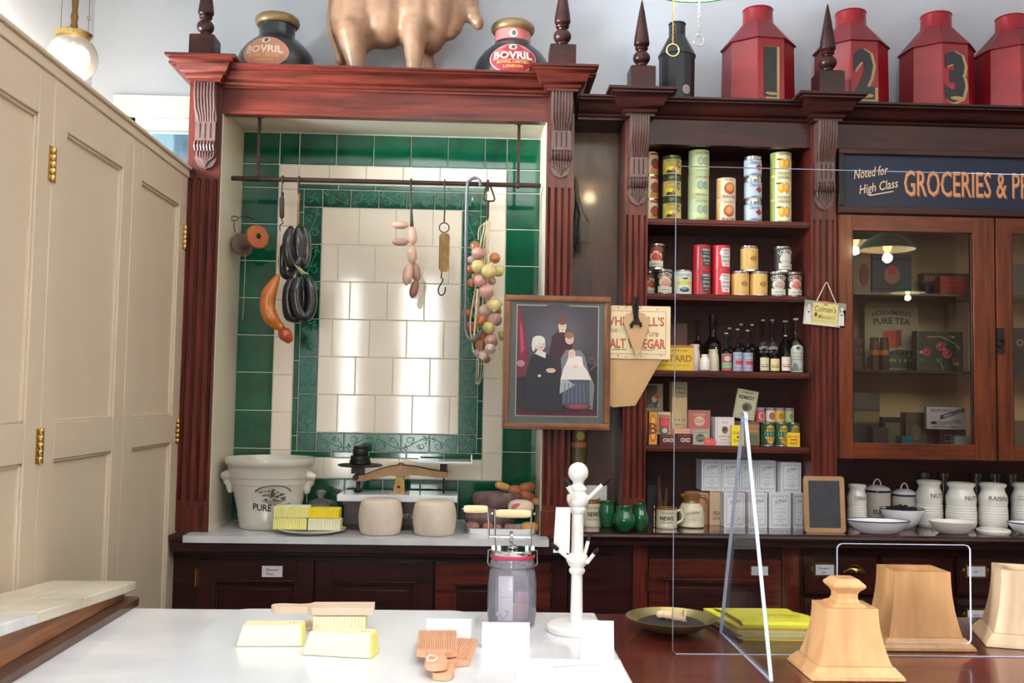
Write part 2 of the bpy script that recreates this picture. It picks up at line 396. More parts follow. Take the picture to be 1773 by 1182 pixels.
# ================================================================ FITTINGS HELPERS
def pilaster(x0, x1, yf, yb, z0, z1, zf0, zf1, m, parent, n=4):
    b = MB(); w_ = x1-x0; r = w_*.055; m_ = w_*.12; st = (w_-2*m_)/(n-1)
    poly = [(x0, yb), (x0, yf)]
    for i in range(n):
        c = x0+m_+st*i; poly += [(c-r, yf), (c-r*.7, yf+r*.8), (c, yf+r*1.15), (c+r*.7, yf+r*.8), (c+r, yf)]
    poly += [(x1, yf), (x1, yb)]
    b.prism(poly, 'xy', zf0, zf1, m); b.box(x0, x1, yf, yb, z0, zf0, m); b.box(x0, x1, yf, yb, zf1, z1, m)
    return b.build('pilaster', parent, world=True, sharp=50)
def corbel(xc, w_, yf, z1, h, parent):
    b = MB(); hh = h; X0, X1 = xc-w_/2, xc+w_/2
    prof = [(yf, z1), (yf-.055, z1), (yf-.058, z1-.05*hh/.33), (yf-.045, z1-.10*hh/.33), (yf-.03, z1-.13*hh/.33), (yf-.025, z1-.15*hh/.33), (yf, z1-.15*hh/.33)]
    b.prism(prof, 'yz', X0, X1, carve)
    for i in range(7):
        x = X0+w_*(i+.5)/7; dx = (x-xc)
        b.tube([(x, p[0]-.001, p[1]) if k < 3 else (xc+dx*(.8 if k < 5 else .55), p[0]-.001, p[1]) for k, p in enumerate(prof[1:-1])], w_*.055, carve, 6)
    za = z1-.15*hh/.33; zb = z1-.225*hh/.33
    b.box(X0+.003, X1-.003, yf-.03, yf, zb, za, carve)
    for i in (-1, 0, 1): b.box(xc+i*w_*.24-.0022, xc+i*w_*.24+.0022, yf-.0312, yf-.029, zb+.012, za-.006, black)  # black strips stand in for the shade inside carved slots
    zc = zb-.035*hh/.33
    b.lathe([(.0, X0), (.017, X0), (.02, xc), (.017, X1), (0, X1)], carve, 14, c=(0, yf-.018, (zb+zc)/2), ax='x')
    for i in range(7):
        x = X0+w_*(i+.5)/7; b.tube([(x, yf-.03, zb), (x, yf-.04, (zb+zc)/2), (x, yf-.028, zc)], w_*.05, carve, 6)
    zd = z1-hh
    b.prism([(xc-w_*.42, zc), (xc+w_*.42, zc), (xc+w_*.5, zc-.03), (xc+w_*.36, zc-.055), (xc+w_*.3, zc-.06), (xc, zd), (xc-w_*.3, zc-.06), (xc-w_*.36, zc-.055), (xc-w_*.5, zc-.03)], 'xz', yf-.012, yf, carve)
    for i in range(7):
        t = (i-3)/3; b.tube([(xc+t*w_*.40, yf-.014, zc), (xc+t*w_*.36, yf-.018, (zc+zd)/2+.012), (xc+t*w_*.1, yf-.012, zd+.008+abs(t)*.02)], w_*.05, carve, 6)
    return b.build('corbel', parent, world=True, sharp=40)
def cornice_loft(b, x0, x1, yf, yb, prof, m, left=1, right=1):
    vs = []; fs = []
    for p, z in prof: vs += [(x0-p*left, yb, z), (x0-p*left, yf-p, z), (x1+p*right, yf-p, z), (x1+p*right, yb, z)]
    for j in range(len(prof)-1):
        a = 4*j
        for i in range(4): k = (i+1) % 4; fs.append((a+i, a+k, a+4+k, a+4+i))
    fs += [(3, 2, 1, 0), tuple(4*(len(prof)-1)+i for i in range(4))]
    b.add(vs, fs, m)
def cprof(z0, z1, p):
    h = z1-z0; q = [(.02, 0), (.08, 0), (.08, .10), (.14, .12), (.20, .18), (.20, .24), (.22, .26)]
    for i in range(9):   # ogee
        t = i/8; q.append((.24+.56*t, .28+.5*(t-.16*sin(2*PI*t))))
    q += [(.84, .80), (.84, .86), (.92, .88), (1, .90), (1, 1)]
    return [(a*p, z0+c*h) for a, c in q]
def finial(x, yc, z, w_, parent, m=None, hb=1.0):
    m = m or mahogd; b = MB(); h = w_*hb; q = w_/2
    b.box(x-q, x+q, yc-q, yc+q, z, z+h, m)
    for i in range(1): b.hexa([(x-q, yc-q, z+h), (x+q, yc-q, z+h), (x+q, yc+q, z+h), (x-q, yc+q, z+h)], [(x-q*.8, yc-q*.8, z+h+.006), (x+q*.8, yc-q*.8, z+h+.006), (x+q*.8, yc+q*.8, z+h+.006), (x-q*.8, yc+q*.8, z+h+.006)], m)
    k = w_/.1
    pr = [(.026, .0), (.028, .006), (.020, .012), (.022, .018)]+[(.033*sin(a)+.002, .044-.03*cos(a)) for a in [PI*.2+PI*.66*i/9 for i in range(10)]]
    pr += [(.018, .076), (.024, .078), (.027, .084), (.022, .09), (.030, .096), (.032, .102), (.029, .130), (.021, .18), (.012, .235), (.003, .28), (0, .286)]
    b.lathe([(r*k, zz*k+z+h+.004) for r, zz in pr], m, 22, c=(x, yc, 0))
    return b.build('finial', parent, world=True, sharp=45)

Y1 = 3.75
# ================================================================ TILED ALCOVE UNIT
U = thing('alcove_fitting', 'tall mahogany shop fitting with carved corbels framing the green tiled alcove', 'shop fitting', (-.4, 3.95, 0))
pl = pilaster(-1.126, -1.002, Y1, 4.10, .9855, 2.69, 1.10, 2.32, mahog, U)
pr_ = pilaster(.250, .352, Y1, 4.10, .9855, 2.69, 1.10, 2.32, mahog, U)
corbel(-1.055, .082, Y1, 2.685, .33, pl); corbel(.303, .082, Y1, 2.685, .33, pr_)
for x0, x1, q in ((-1.114, -1.002, pl), (.25, .352, pr_)):
    b = MB(); b.box(x0-.004, x1+.004, Y1-.008, Y1, .9855, 1.08, mahog); b.build('plinth_block', q, world=True, bevel=.002)
b = MB(); b.box(-1.002, .25, Y1+.01, Y1+.05, 2.578, 2.70, mahogh); b.box(-1.002, .25, Y1+.004, Y1+.01, 2.578, 2.59, mahogh)
b.build('frieze', U, world=True)
b = MB(); cornice_loft(b, -1.10, .345, Y1, 4.13, cprof(2.675, 2.748, .085), mahogh, 1, 1)
b.build('cornice', U, world=True, sharp=50)
for xc in (-1.055, .303):
    b = MB(); cornice_loft(b, xc-.055, xc+.055, Y1-.06, 3.795, cprof(2.68, 2.764, .075), mahogh, 1, 1); b.build('cornice_block', U, world=True, sharp=50)
finial(-1.073, 3.74, 2.764, .094, U, hb=1.05); finial(.303, 3.74, 2.764, .1, U)
b = MB(); b.box(-1.0018, -.9985, Y1+.012, 4.094, .9855, 2.602, creamd); b.build('side_lining', U, world=True)
b = MB(); b.box(.2455, .2495, Y1+.012, 4.094, .9855, 2.602, creamd); b.build('side_lining', U, world=True)
b = MB(); b.box(-1.0015, .2495, Y1+.05, 4.12, 2.602, 2.61, creamd); b.build('soffit', U, world=True)
# the tiled wall at the back of the alcove
TY = 4.095
b = MB(); b.box(-1.0, .257, TY, 4.12, .9855, 2.602, grout)
def tile(x0, x1, z0, z1, m, g=.0016):
    if x1-x0 < .01 or z1-z0 < .01: return
    e = .0025; x0 += g; x1 -= g; z0 += g; z1 -= g
    b.add([(x0, TY, z0), (x1, TY, z0), (x1, TY, z1), (x0, TY, z1), (x0+e, TY-.004, z0+e), (x1-e, TY-.004, z0+e), (x1-e, TY-.004, z1-e), (x0+e, TY-.004, z1-e)],
          [(4, 5, 6, 7), (0, 1, 5, 4), (1, 2, 6, 5), (2, 3, 7, 6), (3, 0, 4, 7)], m)
xA = [-1.0, -.848, -.766, -.742, -.664]; xB = [.257, .105, .023, -.001, -.079]
zT = [2.6, 2.466, 2.386, 2.364, 2.288]; zBt = [.98, 1.162, 1.247, 1.273, 1.350]
xs = [-1.0, -.848, -.768, -.616, -.462, -.308, -.154, 0.0, .105-.0, .257]
tops = [-1.0, -.848, -.766, -.612, -.457, -.301, -.146, .009, .023+.0, .105, .257]
tops = [-1.0, -.848, -.766, -.612, -.456, -.300, -.144, .012, .105, .257]
for i in range(len(tops)-1): tile(tops[i], tops[i+1], 2.466, 2.6, gtile)
rows = [2.466, 2.367, 2.213, 2.058, 1.903, 1.748, 1.594, 1.437, 1.281, 1.125, .9855]
for i in range(len(rows)-1):
    tile(-1.0, -.848, rows[i+1], rows[i], gtile); tile(.105, .257, rows[i+1], rows[i], gtile)
x = -.848; k = 0
bot = [-.848, -.695, -.54, -.385, -.23, -.075, .105]
for i in range(6): tile(bot[i], bot[i+1], 1.0, 1.162, gtile)
# cream band
cb = [-.766, -.64, -.485, -.33, -.175, .023]
for i in range(5): tile(cb[i], cb[i+1], zT[2], zT[1], ctile, .0006); tile(cb[i]+.01, cb[i+1]+(.01 if i < 4 else 0), zBt[1], zBt[2], ctile, .0006)
cr = [2.466, 2.36, 2.205, 2.05, 1.895, 1.74, 1.585, 1.43, 1.275, 1.162]
for i in range(9): tile(-.848, -.766, cr[i+1], cr[i], ctile, .0006); tile(.023, .105, cr[i+1], cr[i], ctile, .0006)
# narrow green strip
for i in range(5): tile(cb[i]+(.04 if i else 0), min(cb[i+1]+.04, .023), zT[3], zT[2], gtile, .0012); tile(cb[i]+(.04 if i else 0), min(cb[i+1]+.04, .023), zBt[2], zBt[3], gtile, .0012)
for i in range(8):
    z1, z0 = min(cr[i+1]+.06, zT[3]), max(cr[min(i+2, 9)]+.06, zBt[3])
    tile(-.766, -.742, z0, z1, gtile, .0012); tile(-.001, .023, z0, z1, gtile, .0012)
def scroll(x0, x1, z0, z1, horiz, fl):
    L_ = (x1-x0) if horiz else (z1-z0); W_ = (z1-z0) if horiz else (x1-x0); cx, cz = (x0+x1)/2, (z0+z1)/2
    def pt(u, v):
        v *= fl
        return (cx+u*L_, TY-.0052, cz+v*W_) if horiz else (cx+v*W_, TY-.0052, cz+u*L_)
    b.tube([pt(-.46+.92*t/14, .3*sin(-1.2+2.6*t/14*1.0)) for t in range(15)], .0022, grelief, 5)
    for (u, v, s0, dr, r0) in ((-.2, .12, 0, 1, .24), (.22, -.12, PI, 1, .24), (.3, .24, 2, -1, .14), (-.32, -.25, 5, -1, .14)):
        q = []
        for t in range(13):
            a = s0+dr*t*.48; r = r0*(1-t/15); q.append(pt(u+r*cos(a)*W_/L_, v+r*sin(a)))
        b.tube(q, [.0024-.0001*t for t in range(13)], grelief, 5)
    for t in range(4):
        u = -.36+.24*t; b.tube([pt(u, -.05), pt(u+.05, .2*(1 if t % 2 else -1)), pt(u+.1, .34*(1 if t % 2 else -1))], [.0028, .0022, .0008], grelief, 5)
sz = [2.288]+[2.288-.1562*i for i in range(1, 6)]+[1.350]; sx = [-.664+.117*i for i in range(6)]
for i in range(5):
    for z0, z1 in ((zT[4], zT[3]), (zBt[3], zBt[4])): tile(sx[i], sx[i+1], z0, z1, gtile2, .0012); scroll(sx[i], sx[i+1], z0, z1, True, 1 if i % 2 else -1)
for i in range(6):
    for x0, x1 in ((-.742, -.664), (-.079, -.001)): tile(x0, x1, sz[i+1], sz[i], gtile2, .0012); scroll(x0, x1, sz[i+1], sz[i], False, 1 if x0 < -.5 else -1)
for x0, x1 in ((-.742, -.664), (-.079, -.001)):
    for z0, z1 in ((zT[4], zT[3]), (zBt[3], zBt[4])):
        tile(x0, x1, z0, z1, gtile2, .0012); cx, cz = (x0+x1)/2, (z0+z1)/2
        for q in range(4):
            a = PI/4+q*PI/2; b.tube([(cx, TY-.005, cz), (cx+.016*cos(a+.5), TY-.006, cz+.016*sin(a+.5)), (cx+.03*cos(a), TY-.005, cz+.03*sin(a))], [.001, .004, .001], grelief, 5)
offs = [0, .07, 0, .12, .05, .0]; zr = [2.288-.1562*i for i in range(6)]+[1.350]
for r in range(6):
    x = -.664-[.0, .085, .03, .10, .0, .07][r]
    while x < -.079:
        tile(max(x, -.664), min(x+.1545, -.079), zr[r+1], zr[r], ctile, .0006); x += .1545
b.build('tile_panel', U, world=True, flat=True)

# marble shelf and base cupboard
b = MB(); b.box(-1.062, .272, 3.645, Y1-.01, .96, .985, marble); b.box(-1.0, .249, Y1-.01, 4.09, .96, .985, marble)
b.box(-1.062, .272, Y1-.01, Y1-.008, .96, .985, marble)
tag(b.build('marble_shelf', loc=(-.4, 3.8, .96), world=True), 'white marble shelf at the foot of the green tiled alcove', 'worktop')
def panel_door(name, parent, x0, x1, z0, z1, yf, mf, mp, s_=.062, hinge=None, hm=None):
    b = MB(); t = .022
    b.box(x0, x0+s_, yf-t, yf, z0, z1, mf); b.box(x1-s_, x1, yf-t, yf, z0, z1, mf); b.box(x0+s_, x1-s_, yf-t, yf, z1-s_*1.15, z1, mf); b.box(x0+s_, x1-s_, yf-t, yf, z0, z0+s_*1.3, mf)
    o = b.build(name, parent, world=True, bevel=.0015)
    b = MB(); a0, a1, c0, c1 = x0+s_, x1-s_, z0+s_*1.3, z1-s_*1.15
    b.box(a0, a1, yf-.008, yf, c0, c1, mp)
    for k, (d, h) in enumerate(((0, .018), (.008, .012))):
        for q in ((a0+d, a1-d, c1-d-.008, c1-d), (a0+d, a1-d, c0+d, c0+d+.008), (a0+d, a0+d+.008, c0, c1), (a1-d-.008, a1-d, c0, c1)): b.box(q[0], q[1], yf-h-.008, yf, q[2], q[3], mf)
    b.box(a0+.035, a1-.035, yf-.013, yf, c0+.035, c1-.035, mp)
    b.build('raised_panel', o, world=True, bevel=.002)
    if hinge is not None:
        for hz in (.82, .25):
            b = MB(); b.lathe([(.0035, -.034), (.0035, .034)], brass, 8, c=(hinge, yf-t-.002, hz)); b.box(hinge-.006, hinge+.006, yf-t-.001, yf-t, hz-.034, hz+.034, brass); b.build('hinge', o, world=True)
    return o
def wrinkle(b, f, u, v, n, sz, seed=1, m=None):   # handwriting-like strokes
    r = random.Random(seed)
    for l in range(n):
        pts = []; x = u
        for k in range(16): pts.append((x, v-l*sz*1.6+sz*.5*sin(k*2.1+r.random())*r.uniform(.4, 1))); x += sz*.5
        b.dline(f, pts, sz*.14, m or ink)
B = thing('base_cupboard', 'dark mahogany base cupboard with three panelled doors beneath the marble shelf', 'cupboard', (-.4, 3.9, 0))
b = MB(); b.box(-1.126, .352, Y1, 4.10, 0, .958, mahogd); b.box(-1.108, .36, 3.665, Y1, .925, .959, mahogd); b.box(-1.108, .355, 3.715, Y1, .905, .925, mahogd); b.build('carcass', B, world=True, bevel=.002)
b = MB(); b.box(-1.118, -1.066, 3.66, 3.7485, .96, .985, mahogd); b.build('corner_block', B, world=True, bevel=.003); b = MB(); b.box(.274, .356, 3.66, Y1-.01, .96, .99, mahogd); b.build('corner_block', B, world=True, bevel=.003)
d1 = panel_door('door', B, -1.03, -.60, .10, .885, Y1, mahogd, mahogd, hinge=-1.03)
panel_door('door', B, -.59, -.155, .10, .885, Y1, mahogd, mahogd)
panel_door('door', B, -.145, .285, .10, .885, Y1, mahogh, mahogd, hinge=.285)  # brighter, redder frame wood carries the light falling on this door
b = MB(); fl = plane((-.752, Y1-.0225, .845), (1, 0, 0), (0, 0, 1)); b.box(-.79, -.714, Y1-.0235, Y1-.022, .825, .866, paint('e8e4e6')); b.k = 2
b.dtext(plane((-.752, Y1-.0235, .845), (1, 0, 0), (0, 0, 1)), 'Diamond', 0, .008, .009, ink, wmax=.05, shear=.3); b.dtext(plane((-.752, Y1-.0235, .845), (1, 0, 0), (0, 0, 1)), 'Paste', -.008, -.008, .009, ink, wmax=.03, shear=.3)
b.build('label_card', d1, world=True)

# ================================================================ RIGHT-HAND SHELVING UNIT
S = thing('shelf_fitting', 'dark mahogany shelving fitting with fluted pilasters right of the alcove', 'shelving', (1.0, 3.95, 0))
ZW = 1.015
b = MB(); b.box(.36, .556, 3.95, 4.0, ZW, 2.62, brownp); b.box(.352, .358, Y1+.02, 3.95, ZW, 2.62, brownp); b.build('recess_panel', S, world=True)
p3 = pilaster(.556, .646, Y1, 4.10, ZW, 2.60, 1.13, 2.22, mahog, S); p4 = pilaster(1.287, 1.384, Y1, 4.10, ZW, 2.60, 1.13, 2.22, mahog, S)
corbel(.604, .074, Y1, 2.594, .34, p3); corbel(1.334, .074, Y1, 2.594, .34, p4)
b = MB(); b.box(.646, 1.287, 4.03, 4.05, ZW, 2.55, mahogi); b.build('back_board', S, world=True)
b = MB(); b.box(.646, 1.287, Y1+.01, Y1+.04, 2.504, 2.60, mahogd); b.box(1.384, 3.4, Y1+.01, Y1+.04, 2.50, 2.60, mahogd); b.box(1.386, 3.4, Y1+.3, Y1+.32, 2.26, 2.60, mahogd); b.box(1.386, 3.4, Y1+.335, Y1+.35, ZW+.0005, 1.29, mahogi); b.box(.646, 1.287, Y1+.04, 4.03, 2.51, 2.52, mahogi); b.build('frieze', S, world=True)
b = MB(); cornice_loft(b, .37, 3.4, Y1+.02, 4.12, cprof(2.595, 2.672, .085), mahogd, 0, 1); b.build('cornice', S, world=True, sharp=50)
for xc in (.604, 1.334):
    b = MB(); cornice_loft(b, xc-.05, xc+.05, Y1-.045, 3.785, cprof(2.595, 2.69, .08), mahogd); b.build('cornice_block', S, world=True, sharp=50)
finial(.612, 3.73, 2.69, .096, S); finial(1.345, 3.73, 2.69, .098, S)
SH = [2.212, 1.920, 1.622, 1.334]
for z in SH:
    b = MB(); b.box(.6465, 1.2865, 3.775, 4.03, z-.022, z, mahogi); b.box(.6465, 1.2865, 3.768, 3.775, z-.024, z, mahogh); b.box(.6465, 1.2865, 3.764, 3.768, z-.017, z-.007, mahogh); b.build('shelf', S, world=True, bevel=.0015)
# worktop and drawers
b = MB(); b.box(.358, 3.4, 3.66, 4.12, ZW-.026, ZW, mat('polished_top', (74, 34, 28), .12, coat=.6, c2=(48, 20, 18), vscale=4, stretch=(.6, 6, 6)))
b.prism([(3.66, ZW), (3.66, ZW-.026), (3.645, ZW-.026), (3.634, ZW-.02), (3.63, ZW-.013), (3.634, ZW-.005), (3.645, ZW)], 'yz', .364, 3.4, mahogd)
tag(b.build('shop_worktop', loc=(1.4, 3.9, ZW-.026), world=True), 'long polished dark wood worktop carrying boxes, jugs and crocks', 'worktop')
D = thing('drawer_cabinet', 'dark wood drawer and cupboard base with brass cup pulls under the polished worktop', 'cabinet', (1.4, 3.9, 0))
b = MB(); b.box(.357, 3.4, Y1+.01, 4.12, 0, ZW-.028, mahogd); b.box(.37, 3.4, 3.67, Y1+.01, ZW-.05, ZW-.028, mahogd); b.box(.60, .655, Y1-.01, Y1+.01, 0, ZW-.05, mahog); b.box(1.17, 1.235, Y1-.01, Y1+.01, 0, ZW-.05, mahog); b.build('carcass', D, world=True, bevel=.002)
dd = panel_door('door', D, .66, 1.165, .10, .905, Y1+.01, mahogh, mahogd, hinge=.655)
b = MB(); b.box(1.045, 1.118, Y1-.015, Y1-.012, .845, .888, brassd); b.box(1.05, 1.113, Y1-.0165, Y1-.014, .85, .883, paint('e6e6ee')); b.build('label_card', dd, world=True)
words = ['Pineapple Lge', 'Rice', 'Loose Mustard', 'Tea', 'Salt', 'Soda', 'Sago', 'Maize']
wi = 0
for c in range(6):
    for r in range(2):
        x0 = 1.26+c*.293; x1 = x0+.275; z1 = .925-r*.165; z0 = z1-.145
        b = MB(); b.box(x0, x1, Y1-.008, Y1+.01, z0, z1, mahogd); b.box(x0+.008, x1-.008, Y1-.012, Y1-.008, z0+.008, z1-.008, mahogd)
        dr = b.build('drawer', D, world=True, bevel=.002)
        hx, hz = x0+.072, z1-.052; fl = plane((hx, Y1-.016, hz), (1, 0, 0), (0, 0, 1))
        b = MB(); b.box(hx-.042, hx+.042, Y1-.0145, Y1-.012, hz-.026, hz+.026, brassd); b.ell((hx-.046, Y1-.013, hz), (.008, .002, .012), brassd, 10); b.ell((hx+.046, Y1-.013, hz), (.008, .002, .012), brassd, 10)
        b.box(hx-.035, hx+.035, Y1-.016, Y1-.014, hz-.019, hz+.019, paint('dcdce6'))
        t = words[(wi) % 8].split(); wi += 1
        for k, q in enumerate(t): b.dtext(fl, q, -.004, .007-.015*k if len(t) > 1 else 0, .008, paint('3a4238'), wmax=.06, shear=.3)
        b.build('card_holder', dr, world=True)
        b = MB(); cx, cz = x0+.187, z1-.062
        vs = []; fs = []; n = 12
        for j in range(7):
            ph = PI/2*j/6
            for i in range(n+1):
                a = PI*i/n; vs.append((cx+.036*cos(a)*cos(ph*.999)*1.0, Y1-.012-.024*sin(ph)*(.4+.6*sin(a)), cz+.030*sin(a)*cos(ph)+0))
        for j in range(6):
            for i in range(n): fs.append((j*(n+1)+i, j*(n+1)+i+1, (j+1)*(n+1)+i+1, (j+1)*(n+1)+i))
        b.add(vs, fs, brass); b.ell((cx-.036, Y1-.013, cz+.002), (.006, .002, .006), brass, 8); b.ell((cx+.036, Y1-.013, cz+.002), (.006, .002, .006), brass, 8)
        b.tube([(cx+.037*cos(a), Y1-.014, cz+.031*sin(a)) for a in [PI*i/12 for i in range(13)]], .002, brass, 6)
        b.build('cup_pull', dr, world=True)

# ---- name board
G = thing('name_board', 'navy painted name board with gilt lettering above the glazed cabinet', 'sign', (2.4, 3.74, 2.26))
b = MB(); b.box(1.40, 3.4, Y1-.004, Y1+.01, 2.268, 2.49, mat('navy_board', (22, 34, 56), .35, spec=.3)); 
b.build('board', G, world=True)
b = MB(); b.box(1.388, 3.4, Y1-.02, Y1+.01, 2.478, 2.50, mahogd); b.box(1.388, 3.4, Y1-.02, Y1+.01, 2.245, 2.272, mahogd); b.box(1.388, 1.412, Y1-.02, Y1+.01, 2.272, 2.478, black); b.build('frame', G, world=True, bevel=.003)
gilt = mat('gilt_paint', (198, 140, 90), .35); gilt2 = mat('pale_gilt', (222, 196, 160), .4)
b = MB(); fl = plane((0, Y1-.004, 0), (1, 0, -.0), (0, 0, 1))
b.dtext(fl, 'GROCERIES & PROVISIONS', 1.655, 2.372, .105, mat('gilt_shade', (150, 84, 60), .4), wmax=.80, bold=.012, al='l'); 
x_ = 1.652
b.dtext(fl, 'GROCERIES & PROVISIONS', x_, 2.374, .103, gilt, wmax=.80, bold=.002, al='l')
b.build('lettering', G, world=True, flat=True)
b = MB(); b.dtext(fl, 'Noted for', 1.52, 2.412, .038, gilt2, wmax=.14, shear=.4, rot=.17, bold=.004); b.dtext(fl, 'High Class', 1.55, 2.356, .036, gilt2, wmax=.16, shear=.4, rot=.2, bold=.004)
b.dline(fl, [(1.515, 2.318), (1.61, 2.337)], .004, gilt2); b.build('script_lettering', G, world=True, flat=True)

# ---- glazed cabinet
C = thing('glazed_cabinet', 'red oak glazed wall cabinet full of old tins at the right', 'cabinet', (2.4, 3.95, 1.29))
z0, z1 = 1.295, 2.24
b = MB(); b.box(1.386, 3.4, Y1+.012, 4.06, z0, z0+.02, oakrh); b.box(1.386, 1.40, Y1+.012, 4.06, z0+.02, z1, oakr); b.box(1.386, 3.4, Y1+.012, 4.06, z1, z1+.012, oakrh); b.box(1.40, 3.4, 4.04, 4.06, z0+.02, z1, mat('yellowed_lining', (212, 184, 138), .7)); b.build('carcass', C, world=True)
cs = [1.64, 1.945]
for z in cs:
    b = MB(); b.box(1.40, 3.4, Y1+.05, 4.04, z-.01, z, mat('shelf_glass_dark', (70, 66, 56), .2)); b.build('shelf', C, world=True)
for i, (x0, x1) in enumerate(((1.392, 2.005), (2.012, 2.62))):
    b = MB(); sl = .052 if i == 0 else .062; srr = .085 if i == 0 else .05
    yf, yb = Y1-.012, Y1+.012
    b.box(x0, x0+sl, yf, yb, z0, z1, oakr); b.box(x1-srr-.0, x1, yf, yb, z0, z1, oakr); b.box(x0+sl, x1-srr, yf, yb, z0, z0+.06, oakrh); b.box(x0+sl, x1-srr, yf, yb, z1-.062, z1, oakrh)
    b.box(x0+sl, x0+sl+.006, yf+.006, yb, z0+.06, z1-.062, mahogd); b.box(x1-srr-.006, x1-srr, yf+.006, yb, z0+.06, z1-.062, mahogd)
    dr = b.build('door', C, world=True, bevel=.002)
    b = MB(); b.box(x0+sl+.003, x1-srr-.003, Y1+.001, Y1+.004, z0+.062, z1-.064, glass('cabinet_glass', (.96, .97, .96), 1.15)); b.build('glass_pane', dr, world=True)
    if i == 0:
        b = MB(); hx, hz = at(1733, 590, yf)
        b.box(hx-.018, hx+.012, yf-.004, yf, hz-.05, hz+.05, black); b.tube([(hx-.003+.013*cos(a), yf-.01, hz-.008+.015*sin(a)) for a in [2*PI*k/16 for k in range(16)]], .003, black, 6, True); b.ell((hx-.003, yf-.008, hz+.008), (.006, .006, .006), black, 8)
        b.build('ring_handle', dr, world=True)

# ================================================================ TINS
tinm = mat('tinplate', (206, 206, 204), .25, metal=.9)
def tin(name, label, cat, r, h, body, fn, group=None, lab0=.007, part='paper_label', ang=0):
    b = MB(); q = r*.975
    b.lathe([(r*.93, .002), (r, 0), (r, .004), (q, .006), (q, h-.006), (r, h-.004), (r, h), (r*.94, h), (r*.93, h-.003), (0, h-.003)], body, 28)
    o = b.build(name, sharp=30); tag(o, label, cat, group)
    b = MB(); R = q+.0003; f = cyl(R, ang); fn(b, f, R, h); b.build(part, o, flat=False, sharp=60)
    return o
def wrap(b, f, R, v0, v1, m): b.drect(f, -PI*R, PI*R, v0, v1, m, 32)
def lab_yellow(b, f, R, h):
    wrap(b, f, R, .012, h-.012, paint('dccf7a')); b.drect(f, -.03, .03, .03, h-.014, paint('c8b860'), 8)
    b.dtext(f, 'GREEN', .006, h*.76, .012, paint('7a6a30'), bold=.01); b.dtext(f, 'FIGS', .004, h*.58, .012, paint('7a6a30'), bold=.01)
    b.drect(f, -.028, .0, .022, .042, paint('e8e030'), 5)
    b.dpoly(f, [(-.028, .018), (.016, .018), (.014, .026), (.002, .034), (-.004, .028), (-.02, .03)], paint('4a3434')); b.dell(f, .004, .026, .008, .005, paint('c05a4a'))
    b.dell(f, .026, h*.6, .008, .014, paint('3a4440')); b.dell(f, .026, h*.6, .005, .009, paint('c8bc80'))
    wrap(b, f, R, .010, .014, paint('2e5238')); wrap(b, f, R, h-.014, h-.009, paint('28422e'))
def lab_pear(b, f, R, h):
    wrap(b, f, R, .004, h-.004, paint('cadcae')); b.drect(f, -.03, .03, .02, .04, paint('dce8b0'), 8)
    for u in (.004, .027): b.dell(f, u, h*.52, .013, .017, paint('8fae9a')); b.dell(f, u, h*.52, .009, .012, paint('a4c0a6'))
    b.dtext(f, "QUAIL'S PEARS", .012, h*.86, .009, paint('7a8a70'), wmax=.055, bold=.01); b.dtext(f, 'PEAR HALVES', .012, .012, .008, paint('8a9a6a'), wmax=.052, bold=.01)
def lab_peach(b, f, R, h):
    wrap(b, f, R, .004, h-.004, paint('f0dcc0')); b.drect(f, -.05, -.028, .006, h-.006, paint('e8b878'), 4)
    b.dell(f, .008, h*.52, .022, .024, paint('a85440')); b.dell(f, .010, h*.56, .016, .017, paint('e08a4c')); b.dell(f, .013, h*.58, .010, .011, paint('eca860'))
    b.dtext(f, 'FINEST', .008, h*.9, .009, paint('8a7a60'), bold=.01); b.dtext(f, 'PEACHES', .008, .014, .012, paint('6a4030'), wmax=.055, bold=.015)
def lab_plum(b, f, R, h):
    wrap(b, f, R, .012, h-.012, paint('c2d2e4')); wrap(b, f, R, .0125, .016, paint('7aa0c4')); wrap(b, f, R, h-.016, h-.0125, paint('7aa0c4'))
    b.dtext(f, 'Damson', .004, h*.72, .015, paint('4a5a80'), wmax=.042, shear=.2, bold=.01)
    for u, v in ((.012, .5), (.020, .56), (.020, .44), (.026, .5)): b.dell(f, u, h*v, .006, .007, paint('a43040'))
    b.dtext(f, 'DAMSON PLUMS', .01, .018, .007, paint('4a5a78'), wmax=.045, bold=.01)
def lab_apricot(b, f, R, h):
    wrap(b, f, R, .004, h-.004, paint('e6e4b4')); b.drect(f, -.07, -.03, .004, h-.004, paint('a8b860'), 5)
    b.dell(f, .008, h*.5, .034, .034, paint('f4f0e4'))
    for u, c in ((-.004, 'e0a838'), (.018, 'e6b040')): b.dell(f, u, h*.5, .014, .023, paint(c)); b.dell(f, u-.003, h*.54, .007, .014, paint('f2c85a'))
    b.dell(f, -.015, h*.68, .010, .004, paint('4a6a30')); b.dtext(f, 'GOLD BAND', .008, h*.92, .008, paint('4a4a30'), wmax=.05, bold=.01); b.dtext(f, 'PEAR HALVES', .008, .010, .008, paint('6a7a30'), wmax=.055, bold=.01)
def lab_tomato(b, f, R, h):
    wrap(b, f, R, .004, h-.004, paint('e4d8b8')); b.dell(f, .02, h*.5, .02, .022, paint('7a4a34')); b.dell(f, .03, h*.5, .016, .016, paint('b04a30')); b.drect(f, .0, .05, .006, .024, paint('c8892c'), 6); b.drect(f, .0, .05, h-.014, h-.006, paint('a83424'), 6)
    b.drect(f, .0, .05, .026, .03, paint('a83424'), 6)
